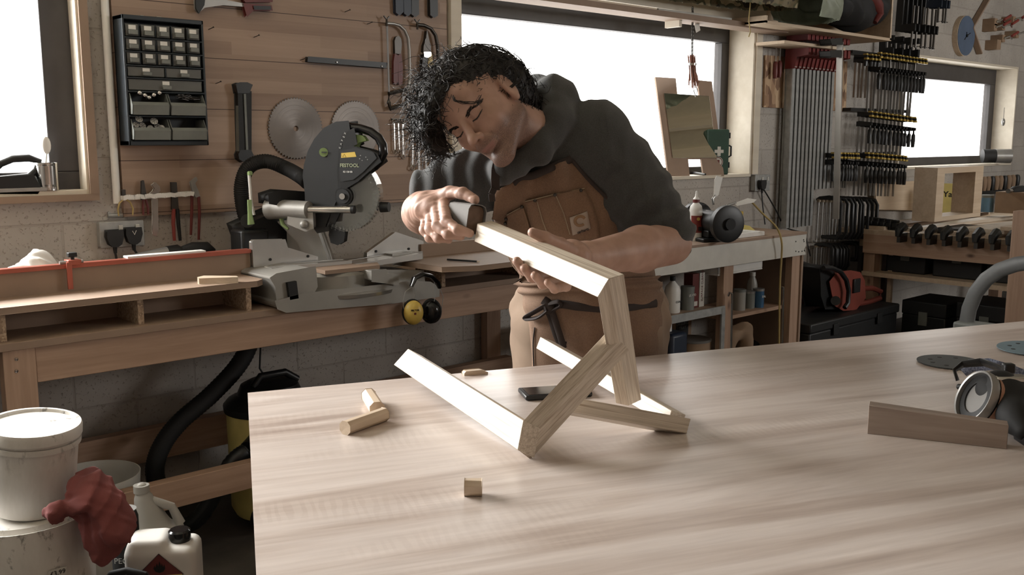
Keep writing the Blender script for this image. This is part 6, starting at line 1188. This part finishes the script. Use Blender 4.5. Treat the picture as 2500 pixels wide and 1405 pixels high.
# right arm and hand (left in the picture), fingers over the sanding block
def hand(fingers,palm,arm,rs,lo,hi,k=.005,h=.0022,rt=None,nails=True):
    s=SDF(lo,hi,h,.05)
    s.chain([a for a in arm],rs,.02)
    for (c,r,ax) in palm: s.ell(c,r,ax,k=.014)
    for pts,r in fingers: s.chain(pts,r,.006)
    return s
def bb(pts,m=.05): P_=np.array(pts); return P_.min(0)-m,P_.max(0)+m
RE,RW=Q(1036,528,2.30),Q(1030,512,2.075)
rf=[([Q(1083,497,1.985),Q(1090,538,1.93),Q(1116,560,1.905),Q(1148,570,1.90)],[.0125,.0105,.0095,.0085]),
    ([Q(1066,508,1.99),Q(1068,552,1.94),Q(1094,573,1.92),Q(1124,578,1.915)],[.0125,.0108,.0096,.0086]),
    ([Q(1052,522,2.005),Q(1049,560,1.965),Q(1070,582,1.95),Q(1096,586,1.945)],[.012,.0102,.009,.008]),
    ([Q(1042,534,2.025),Q(1034,562,1.995),Q(1048,582,1.985),Q(1070,588,1.98)],[.011,.0088,.0078,.007]),
    ([Q(1060,486,2.02),Q(1100,470,1.985),Q(1130,472,1.955),Q(1160,488,1.935)],[.017,.0135,.0118,.0095])]
fr_=np.stack([fR,fU,fF],1)
allp=[p for f_ in rf for p in f_[0]]+[RE,RW]; lo,hi=bb(allp,.07)
s=hand(rf,[(Q(1050,504,2.03),(.040,.032,.034),fr_),(Q(1066,506,2.0),(.026,.026,.020),fr_)],[RE,RE*.45+RW*.55,RW,Q(1046,506,2.03)],[.046,.044,.033,.030],lo,hi); 
s.mod(lambda X:.0007*wav(X,(260,140,90),dist=1.5))
V,Qd=s.mesh(); addpart(bodyp,V,Qd)
# left arm and hand (right in the picture), gripping the rail from behind
LS,LE,LW=Q(1485,345,2.22),Q(1638,596,2.20),Q(1425,632,1.93)
lf=[([Q(1352,606,1.85),Q(1316,650,1.815),Q(1280,660,1.775),Q(1262,638,1.748)],[.0125,.0105,.0095,.0085]),
    ([Q(1366,624,1.85),Q(1336,672,1.81),Q(1300,678,1.775),Q(1281,655,1.742)],[.0125,.0108,.0096,.0086]),
    ([Q(1382,640,1.85),Q(1360,686,1.81),Q(1326,694,1.765),Q(1306,673,1.73)],[.012,.0102,.0092,.0082]),
    ([Q(1398,655,1.855),Q(1382,700,1.81),Q(1354,706,1.765),Q(1337,690,1.72)],[.011,.0088,.0078,.007]),
    ([Q(1400,620,1.87),Q(1368,598,1.82),Q(1332,582,1.785),Q(1300,568,1.768)],[.017,.0135,.0118,.0092])]
allp=[p for f_ in lf for p in f_[0]]+[LE,LW]; lo,hi=bb(allp,.07)
mid=LE*.5+LW*.5
s=hand(lf,[(Q(1392,630,1.875),(.038,.036,.024),fr_)],[LE,LE*.62+LW*.38,LW,Q(1400,630,1.88)],[.048,.048,.031,.030],lo,hi,h=.0026); V,Qd=s.mesh(); addpart(bodyp,V,Qd)
nailp=[]
def nail(tip,prev,r,toc):
    tip=np.array(tip);prev=np.array(prev); d=tip-prev; d/=np.linalg.norm(d); o=toc-d*(toc@d); o/=np.linalg.norm(o); nailp.append((tip-d*.001+o*r*.80,d,o,r))
for f_,tc in ((rf[0],fU*.5-fF*.8),(rf[1],fU*.4-fF*.9),(rf[4],fU*.6-fF*.5),(lf[4],fU*.7-fF*.4)): nail(f_[0][-1],f_[0][-2],f_[1][-1],tc)
# trunk and legs under the clothes
hipc=pel; chest=Q(1352,470,2.27); fl=Fh; 
def W3(a): return np.array(a)
hl=hipc+fR*.09; hr=hipc-fR*.09; d0=np.array(Fh)
kl=np.array([hl[0],hl[1],.50])-d0*.03+fR*.02; kr=np.array([hr[0],hr[1],.50])-d0*.03-fR*.02; al=np.array([kl[0],kl[1],.09])+d0*.04; ar=np.array([kr[0],kr[1],.09])+d0*.04
s=SDF(np.array(pel)-np.array((.55,.55,pel[2])),np.array(pel)+np.array((.55,.55,.75)),.009)
s.chain([hl,kl,al],[.085,.055,.038],.03).chain([hr,kr,ar],[.085,.055,.038],.03).chain([hipc,Q(1405,640,2.42),Q(1360,470,2.34),Q(1335,380,2.27)],[.105,.09,.08,.055],.03).cone(LS,LE,.055,.045,.03).cone(Q(1150,440,2.24),RE,.05,.042,.03)
V,Qd=s.mesh(); addpart(bodyp,V,Qd)
VV=[];QQ=[];SA=[];LA=[];o_=0
for V,q_,a,b in bodyp: VV.append(V); QQ.append(q_+o_); SA.append(a); LA.append(b); o_+=len(V)
def npmesh(name,V,Qd,mat,parent,M=None):
    W_=MW[parent.name]; Vl=V-np.array(W_.translation); me=bpy.data.meshes.new(name); me.vertices.add(len(V)); me.vertices.foreach_set('co',Vl.ravel()); me.loops.add(len(Qd)*4); me.loops.foreach_set('vertex_index',Qd.ravel().astype(np.int32))
    me.polygons.add(len(Qd)); me.polygons.foreach_set('loop_start',np.arange(len(Qd),dtype=np.int32)*4); me.polygons.foreach_set('use_smooth',np.ones(len(Qd),bool)); me.update(calc_edges=True); me.validate()
    me.materials.append(mat); o=bpy.data.objects.new(name,me); COL.objects.link(o); o.parent=parent; MW[o.name]=W_
    return o
bo=npmesh('body',np.concatenate(VV),np.concatenate(QQ),M['skin'],man)
for nm,ar_ in (('stub',SA),('lip',LA)):
    x=bo.data.attributes.new(nm,'FLOAT','POINT'); x.data.foreach_set('value',np.concatenate(ar_).astype(np.float32))
M['nail']=plain('finger_nail',(206,170,152),.3)
for c,d,o,r in nailp:
    m=MB(); m.ball((0,0,0),1,6,(.0062,.0048,.0016),frame(c,d,tuple(o))); m.build('fingernail',M['nail'],bo,ID)
# clothes -----------------------------------------------------------
trunk=[Q(1440,720,2.44),Q(1412,610,2.38),Q(1372,500,2.30),Q(1345,420,2.26)]
def trunk_sdf(s,gr=0.0):
    s.chain(trunk,[.150+gr,.142+gr,.150+gr,.120+gr],.05,sq=(tuple(fF),.80)); return s
s=SDF(Q(1330,450,2.27)-np.array((.55,.55,.50)),Q(1330,450,2.27)+np.array((.6,.55,.42)),.0065)
trunk_sdf(s)
s.cone(Q(1300,420,2.24),Q(1455,340,2.24),.085,.085,.05)                       # shoulder yoke
s.chain([Q(1440,356,2.24),Q(1500,408,2.235),Q(1566,482,2.22),Q(1620,548,2.205)],[.082,.082,.072,.064],.04)   # left sleeve
s.cone(Q(1620,552,2.205),Q(1630,574,2.20),.062,.060,.015)
s.chain([Q(1290,420,2.24),Q(1180,440,2.22),Q(1120,450,2.22),Q(1062,488,2.24)],[.078,.068,.056,.050],.03)     # right sleeve
for a_ in range(5): t_=a_/4; c=Q(1062+70*t_,492-34*t_,2.215+.0*t_); s.cone(c+fU*.03-fR*.01,c-fU*.02,.046+.006*t_,.044,.012)
# hood: thick folded collar behind and round the neck
s.chain([Q(1262,400,2.12),Q(1318,368,2.11),Q(1360,300,2.16),Q(1362,238,2.24),Q(1318,222,2.30),Q(1280,260,2.34)],[.018,.026,.034,.042,.038,.04],.016)
s.chain([Q(1350,232,2.24),Q(1374,244,2.22),Q(1385,250,2.25)],[.045,.030,.025],.012); s.chain([Q(1262,400,2.12),Q(1232,412,2.12),Q(1216,430,2.16)],[.022,.026,.03],.02)
s.cone(tuple(neck-cw(uv)*.0),tuple(HC_+(neck-HC_)*.35),.062,.060,.01,'s')
A1=(Q(1632,552,2.2)-Q(1450,348,2.24)); A1/=np.linalg.norm(A1); P1=Q(1632,552,2.2); P2_=Q(1090,470,2.22)
def folds(X):
    d=(X-P1.astype(np.float32))@A1.astype(np.float32); r=np.linalg.norm(X-P1.astype(np.float32),axis=-1); m1=np.exp(-(r/.13)**2)
    e=np.linalg.norm(X-P2_.astype(np.float32),axis=-1); m2=np.exp(-(e/.11)**2); sx=(X@fR.astype(np.float32)); sy=X@fU.astype(np.float32)
    base=.0045*wav(X,(22,14,-18),dist=1.4)+.003*np.abs(wav(X,(-34,26,22),1,1.6))-.0015+.0012*wav(X,(70,-50,60),1,1.6)
    return base+m1*.0055*np.sin(d*150+2*np.sin(sx*28))+m2*.0095*np.sin(sx*135-sy*70+2.2*np.sin(sy*38))
s.mod(folds); V,Qd=s.mesh(); ho=npmesh('hoodie',V,Qd,M['fleece'],man)
# drawstring channel seam and front seam
# trousers
s=SDF(np.array((pel[0]-.35,pel[1]-.35,.03)),np.array((pel[0]+.35,pel[1]+.35,1.25)),.008)
s.chain([Q(1440,700,2.44),Q(1437,760,2.455),Q(1438,830,2.47)],[.152,.158,.160],.04,sq=(tuple(fF),.80)); s.chain([hl+fU*.02,kl,al+np.array((0,0,.05))],[.115,.08,.065],.04).chain([hr+fU*.02,kr,ar+np.array((0,0,.05))],[.115,.08,.065],.04)
s.mod(lambda X:.004*wav(X,(10,16,40),dist=2)+.0025*wav(X,(40,-20,60),dist=1.5)); V,Qd=s.mesh(); npmesh('trousers',V,Qd,M['canvas2'],man)
for a_ in (al,ar):
    s=SDF(a_-np.array((.25,.25,.10)),a_+np.array((.25,.25,.16)),.007); f_=-d0; c=np.array((a_[0],a_[1],0)); s.cone(c+np.array((0,0,.16)),c+np.array((0,0,.06)),.058,.055,.03); s.chain([c+np.array((0,0,.05)),c+f_*.1+np.array((0,0,.045)),c+f_*.17+np.array((0,0,.035))],[.05,.048,.036],.03); s.mod(lambda X:np.maximum(s.g,-(X[...,2]-.002))-s.g); V,Qd=s.mesh(); npmesh('boot',V,Qd,M['card'],man)
# apron: a cloth sheet laid over the front of trunk and hips
s=SDF(np.array((pel[0]-.75,pel[1]-.75,.35)),np.array((pel[0]+.6,pel[1]+.6,1.6)),.012); trunk_sdf(s,.009); s.cone(Q(1300,420,2.24),Q(1440,350,2.24),.088,.088,.05); s.chain([Q(1290,420,2.24),Q(1180,440,2.22)],[.088,.080],.04); s.chain([Q(1440,700,2.44),Q(1437,760,2.455),Q(1438,830,2.47)],[.162,.168,.168],.05,sq=(tuple(fF),.80)); s.chain([Q(1438,830,2.47),np.array((pel[0],pel[1],.55))-d0*.03],[.168,.175],.05,sq=(tuple(d0),.8))
V,Qd=s.mesh(); TB_=BVHTree.FromPolygons([tuple(v) for v in V],[tuple(q) for q in Qd.tolist()])
def hitb(px,py,bv,off=0,guess=2.3):
    d=ray(px,py); h=bv.ray_cast(C_,d)
    if h[0] is None:
        p=atD(px,py,guess); h=bv.find_nearest(p)
    return h[0]+h[1]*(off if h[1].dot(d)<0 else -off),h[1]
def lerp_edge(E,t):
    k=t*(len(E)-1); i=min(int(k),len(E)-2); u=k-i; return (E[i][0]*(1-u)+E[i+1][0]*u,E[i][1]*(1-u)+E[i+1][1]*u)
def sheet(Ledge,Redge,nu,nv,bv,off,th,name,mat,par,fold=None,ang=180):
    vs=[]
    for j in range(nv+1):
        a=lerp_edge(Ledge,j/nv); b=lerp_edge(Redge,j/nv)
        for i in range(nu+1):
            u=i/nu; px=a[0]*(1-u)+b[0]*u; py=a[1]*(1-u)+b[1]*u
            p,nn=hitb(px,py,bv,off); 
            if fold: p=p+nn*fold(u,j/nv)
            vs.append(p)
    # smooth stray points
    for _ in range(6):
        w=list(vs)
        for j in range(1,nv):
            for i in range(1,nu): k=j*(nu+1)+i; w[k]=vs[k]*.5+(vs[k-1]+vs[k+1]+vs[k-nu-1]+vs[k+nu+1])*.125
        vs=w
    fs=[(j*(nu+1)+i,j*(nu+1)+i+1,(j+1)*(nu+1)+i+1,(j+1)*(nu+1)+i) for j in range(nv) for i in range(nu)]
    m=MB(); m.add(vs,fs); o=m.build(name,mat,par,ID,ang=ang); q=o.modifiers.new('thickness','SOLIDIFY'); q.thickness=th; q.offset=0
    return o,vs,fs
def fb(u,v): return .009*math.sin(17*u+4*v+1.5*math.sin(5*v))*max(0,.5-v)*2+.003*math.sin(9*u+9*v)+.006*math.sin(26*v+3*u)*max(0,v-.55)
AO,av,af=sheet([(1208,461),(1204,500),(1203,560),(1208,620),(1226,662),(1262,690)],[(1392,388),(1440,440),(1498,500),(1545,560),(1580,610),(1600,680)],44,44,TB_,.004,.003,'apron_bib',M['canvas'],man,fb)
SO,sv,sf=sheet([(1262,686),(1280,720),(1300,800),(1306,870),(1306,950),(1306,1120)],[(1600,676),(1606,720),(1606,800),(1604,870),(1602,950),(1600,1120)],44,60,TB_,.006,.003,'apron_skirt',M['canvas'],man,lambda u,v:.007*math.sin(60*v*(1-v*.5)+2.5*u)*max(0,.5-v)*2+.004*math.sin(14*u+2*v))
AB=BVHTree.FromPolygons([tuple(v) for v in av],[tuple(x) for x in af]); SB=BVHTree.FromPolygons([tuple(v) for v in sv],[tuple(x) for x in sf])
def strap(pts,w,t,name,mat,bv=AB,off=.004,par=None,n=30):
    P_=[Vector(p) if not isinstance(p,tuple) or len(p)==3 else hitb(p[0],p[1],bv,off)[0] for p in pts]
    out=[]
    for i in range(n+1):
        q=i/n*(len(P_)-1); k=min(int(q),len(P_)-2); u=q-k; a=P_[max(k-1,0)];b=P_[k];c=P_[k+1];d=P_[min(k+2,len(P_)-1)]
        out.append(.5*((2*b)+(c-a)*u+(2*a-5*b+4*c-d)*u*u+(3*b-a-3*c+d)*u**3))
    m=MB(); m.tube(out,w,8,flat=t/w,up=tuple(F_.cross(out[-1]-out[0]))); return m.build(name,mat,par or AO,ID,ang=60)
strap([(1208,460),(1256,443),(1300,428),(1350,408),(1392,390)],.0085,.003,'top_binding',M['bind'])
strap([(1208,462),(1204,520),(1203,580),(1208,620)],.004,.002,'side_binding',M['bind']); strap([(1394,392),(1440,442),(1498,502),(1545,562)],.004,.002,'side_binding',M['bind'])
for pts,w_ in (([Q(1210,464,2.10),Q(1209,440,2.095),Q(1210,415,2.095),Q(1216,388,2.10)],.0095),([Q(1206,462,2.09),Q(1200,474,2.09),Q(1202,492,2.095)],.007)):
    P_=[Vector(p) for p in pts]; m=MB()
    for i in range(len(P_)-1): d_=(P_[i+1]-P_[i]); m.bar(P_[i]-d_*.04,P_[i+1]+d_*.04,w_*2,.0025,tuple(-F_))
    m.build('neck_strap',M['bind'],AO,ID,bev=.001)
# pockets, rivets, cloth label
def pocket(pts,name='pocket'):
    vs=[hitb(x,y,AB,.0045)[0] for x,y in pts]; m=MB(); m.tube(vs,.0012,5,True); return m
def pk(Le,Re,name='pocket'): return sheet(Le,Re,14,14,AB,.006,.002,name,M['canvas'],AO)[0]
p1=pk([(1240,520),(1242,560),(1240,590),(1240,608)],[(1278,500),(1292,540),(1300,575),(1306,590)]); p2=pk([(1283,488),(1292,530),(1306,570),(1318,590)],[(1424,460),(1446,500),(1458,540),(1464,585)])
for a in ([(1240,520),(1278,500)],[(1283,488),(1350,474),(1424,460)],[(1358,474),(1376,520),(1390,570)],[(1310,490),(1325,535),(1342,580)]):
    m=MB(); m.tube([hitb(x,y,AB,.0085)[0] for x,y in a],.0011,5); m.build('stitching',M['tan'],AO,ID)
for x,y in ((1239,530),(1277,501),(1305,487),(1356,474),(1414,466),(1238,541)):
    p,nn=hitb(x,y,AB,.008); m=MB(); m.ball(p,.0042,5); m.build('rivet',M['dsteel'],AO,ID)
lb=sheet([(1389,530),(1396,572)],[(1430,516),(1439,556)],6,6,AB,.0085,.001,'cloth_label',plain('pale_cloth_label',(176,158,142),.85),AO)[0]
LBV=BVHTree.FromPolygons([tuple(v) for v in [hitb(x,y,AB,.0098)[0] for x,y in ((1389,530),(1396,572),(1439,556),(1430,516))]],[(0,1,2,3)])
cpt=[hitb(1413+12*math.cos(t),538-11*math.sin(t),AB,.0102)[0] for t in [0.5+i*.36 for i in range(15)]]
m=MB(); m.tube(cpt,.0034,6,flat=.4); m.build('label_emblem',plain('emblem_ochre',(150,112,76),.8),AO,ID); 
c0,nn=hitb(1420,561,AB,.0105); xa=(hitb(1436,556,AB,.0105)[0]-hitb(1402,568,AB,.0105)[0]).normalized(); nz=(-nn if nn.dot(F_)>0 else nn); yv=nz.cross(xa).normalized(); TXm=Matrix(((xa.x,yv.x,nz.x,c0.x),(xa.y,yv.y,nz.y,c0.y),(xa.z,yv.z,nz.z,c0.z),(0,0,0,1)))
text('label_lettering','carhartt',.0085,TXm,M['bind'],AO,.0004,.0002)
# waist tie
strap([(1330,745),(1370,742),(1420,748),(1500,752),(1600,740)],.010,.004,'waist_tie',M['bind'],SB,.004)
strap([(1338,742),(1350,775),(1362,815),(1374,838),(1384,842)],.010,.003,'tie_end',M['bind'],SB,.010); strap([(1346,742),(1356,770),(1372,820),(1380,846)],.008,.003,'tie_end',M['bind'],SB,.016)
strap([(1340,740),(1318,752),(1296,768),(1300,776),(1322,768),(1342,750)],.009,.004,'tie_bow',M['bind'],SB,.016); strap([(1332,728),(1344,738),(1352,750),(1340,756),(1334,742)],.011,.005,'tie_knot',M['bind'],SB,.014); strap([(1344,738),(1366,734),(1372,742),(1350,752)],.008,.004,'tie_bow',M['bind'],SB,.014)
strap([(1308,800),(1304,840),(1306,900)],.0016,.0016,'skirt_seam',M['bind'],SB,.004)
# hair -----------------------------------------------------------------
hb=[(1172,208,2.11,.078),(1125,218,2.07,.070),(1212,212,2.13,.072),(1084,240,2.04,.052),(1062,278,2.03,.038),(1054,316,2.03,.030),(1070,350,2.05,.024),(1246,235,2.17,.058),(1262,262,2.19,.042),(1145,186,2.10,.055),(1085,383,2.07,.014),(1290,262,2.22,.040)]
hlo,hhi=bb([Q(a,b,c) for a,b,c,_ in hb],.12)
s=SDF(hlo,hhi,.0045)
for a,b,c,r in hb[:10]+hb[-1:]: s.ell(Q(a,b,c),(r,r,r),k=.025)
fc=lambda v:tow(np.array([v]))[0]
# keep forehead, cheek and ear clear
s.cone(fc((-.03,-.105,.028)),fc((.045,-.09,.028)),.043,.043,.010,'s'); s.cone(fc((0,-.10,.0)),fc((.02,-.10,-.08)),.075,.07,.012,'s'); s.cone(fc((.07,-.04,.0)),fc((.08,-.02,-.06)),.04,.05,.01,'s'); s.ell(fc((.10,.012,-.002)),(.026,.026,.030),k=.01,op='s')
s.mod(lambda X:.0015*wav(X,(70,60,-50),dist=2)+.0012*wav(X,(-150,130,160),dist=2,seed=1)+.0015*wav(X,(280,-240,200),dist=2)); V,Qd=s.mesh(); hairo=npmesh('hair',V,Qd,M['hair'],man)
rng=random.Random(5); m=MB(); ctr=np.array(Q(1160,250,2.12)); NS=1900; Vn=V
grav=np.array((0,0,-1.0))
for i in range(NS):
    p=Vn[rng.randrange(len(Vn))].copy(); out=p-ctr; out/=np.linalg.norm(out)
    if out@fF>.55: continue
    lc_=tol(p)
    if lc_[1]<-.05 and lc_[2]<.055 and abs(lc_[0])<.075: continue
    pp=(p-HC_); loc=tol(p)
    left=max(0,-(out@fR)); L_=rng.uniform(.02,.045)*(1+1.1*left); r=rng.uniform(.004,.009)*(1+.8*left); turns=rng.uniform(.4,1.3)
    d=out*rng.uniform(.1,.45)+grav*rng.uniform(.1,.7)-fR*rng.uniform(0,.7)+np.array([rng.uniform(-.45,.45) for _ in range(3)]); d/=np.linalg.norm(d)
    a=np.cross(d,out); a/=max(np.linalg.norm(a),1e-6); b=np.cross(d,a); ph=rng.random()*6.28; n_=14
    pts=[]
    for j in range(n_):
        t=j/(n_-1); an=ph+turns*6.28*t; pts.append(p-out*.004+d*L_*t+(a*math.cos(an)+b*math.sin(an))*r*min(1,t*3)-(a*math.cos(ph)+b*math.sin(ph))*0)
    m.tube(pts,[.0009*(1-.6*j/(n_-1)) for j in range(n_)],3)
for i in range(1500):
    p=Vn[rng.randrange(len(Vn))].copy(); out=p-ctr; out/=np.linalg.norm(out)
    lc_=tol(p)
    if lc_[1]<-.04 and lc_[2]<.055 and abs(lc_[0])<.075: continue
    d=grav*rng.uniform(.2,.8)-fR*rng.uniform(.0,.9)+np.array([rng.uniform(-.7,.7) for _ in range(3)]); d-=out*(d@out)*.9; d/=max(np.linalg.norm(d),1e-6)
    a=np.cross(d,out); a/=max(np.linalg.norm(a),1e-6); L_=rng.uniform(.03,.055); r=rng.uniform(.002,.0045); ph=rng.random()*6.28; tn=rng.uniform(.8,1.8); pts=[]
    for j in range(12):
        t=j/11; pts.append(p+out*(.002+.004*math.sin(PI*t)-.010*t*t)+d*L_*t+a*(r*math.sin(ph+tn*6.28*t)))
    m.tube(pts,[.0013*(1-.5*j/11) for j in range(12)],3)
# long strands falling past the brow and the loose forelock
for pts in ([(1108,236),(1112,246),(1125,250),(1150,251),(1165,246),(1173,234)],[(1090,345),(1105,365),(1112,380)],[(1062,350),(1080,375),(1100,388)],[(1050,330),(1068,362),(1092,380),(1124,372)],[(1255,205),(1262,175),(1250,165)],[(1090,150),(1115,128),(1150,124),(1165,140)],[(1190,150),(1205,130),(1222,140)],[(1135,140),(1160,118),(1180,130)],[(1245,215),(1275,190),(1262,165)],[(1020,300),(1005,275),(1018,262),(1040,275)],[(1010,200),(1025,188),(1040,196),(1035,210),(1020,208)]):
    for k_ in range(7):
        j_=[(x+rng.uniform(-4,4),y+rng.uniform(-4,4)) for x,y in pts]; dep=2.00+rng.uniform(-.01,.01) if pts[0][0]==1108 else 2.04
        if pts[0][0]==1108: P_=[Vector(fc((0,0,0)))]*0+[atD(x,y,1.975+k_*.001) for x,y in j_]
        else: P_=[atD(x,y,dep) for x,y in j_]
        o2=[]
        for i in range(13):
            q=i/12*(len(P_)-1); k=min(int(q),len(P_)-2); u=q-k; a=P_[max(k-1,0)];b=P_[k];c=P_[k+1];d=P_[min(k+2,len(P_)-1)]; o2.append(.5*((2*b)+(c-a)*u+(2*a-5*b+4*c-d)*u*u+(3*b-a-3*c+d)*u**3))
        m.tube(o2,[.0009*(1-.5*i/12) for i in range(13)],3)
m.build('curls',M['hair'],hairo,ID,ang=180)
# brows and lashes, laid on the face surface
FB=BVHTree.FromPolygons([tuple(v) for v in Vl.tolist()],[tuple(q) for q in HQ.tolist()])
def onface(x,z,off): 
    h=FB.ray_cast(Vector((x,-.2,z)),Vector((0,1,0))); p=h[0]; return np.array((p.x,p.y-off,p.z))
for sg in (-1,1):
    m=MB()
    for i in range(110):
        t=rng.random(); z=.0175+.006*math.sin(PI*min(1,t*1.05)**1.1)+rng.uniform(-.0038,.0038)*(1-.5*t); x=sg*(.015+.036*t); a=onface(x,z,.0008); b_=onface(x+sg*.006,z+rng.uniform(.000,.003),.0016); W2=tow(np.stack([a,b_])); m.tube([W2[0],W2[1]],[.0007,.0003],3)
    m.build('eyebrow',M['hair'],man,ID)
    m=MB(); pts=[onface(sg*(.017+.030*t),.0035-.0035*math.sin(PI*t)+.002*t,.0006) for t in [i/10 for i in range(11)]]; m.tube(list(tow(np.array(pts))),[.0006]+[.0014]*9+[.0006],5)
    for i in range(12): t=rng.random(); a=onface(sg*(.019+.027*t),.0035-.0035*math.sin(PI*t)+.002*t,.0006); W2=tow(np.stack([a,a+np.array((sg*.003*(t-.3),-.004,-.003))])); m.tube([W2[0],W2[1]],[.0004,.0002],3)
    m.build('eyelashes',M['hair'],man,ID)
# sanding block in his hand
bx0=Vector(Q(1162,536,1.915)); ax_=(Vector(Q(1100,528,1.99))-bx0).normalized()
up_=Vector(fU*.95-fF*.2+fR*.25)
BXm=frame(bx0,ax_,up_); sbk=thing('sanding_block','cork sanding block wrapped in grey abrasive paper in the man\'s hand','sanding block',BXm)
w,h=.021,.029
ring=[(w*a,h*b) for a,b in ((1,.6),(.8,.9),(.4,1),(-.4,1),(-.8,.9),(-1,.6),(-1,-.6),(-.8,-.9),(-.4,-1),(.4,-1),(.8,-.9),(1,-.6))]
m=MB(); m.prism([(a*.9,b*.92) for a,b in ring],0.004,.085,'X'); m.build('cork_core',M['cork'],sbk)
m=MB(); N2=len(ring); r2=[(a*1.05,b*1.04) for a,b in ring]; r1=[(a*.98,b*.98) for a,b in ring]; vs=[(x,y,z) for x in (-.002,.075) for rr_ in (r2,r1) for y,z in rr_]; fs=[]
for i in range(N2):
    j=(i+1)%N2; fs+=[(i,j,2*N2+j,2*N2+i),(N2+j,N2+i,3*N2+i,3*N2+j),(j,i,N2+i,N2+j),(2*N2+i,2*N2+j,3*N2+j,3*N2+i)]
m.add(vs,fs); m.build('abrasive_paper',M['sand'],sbk)
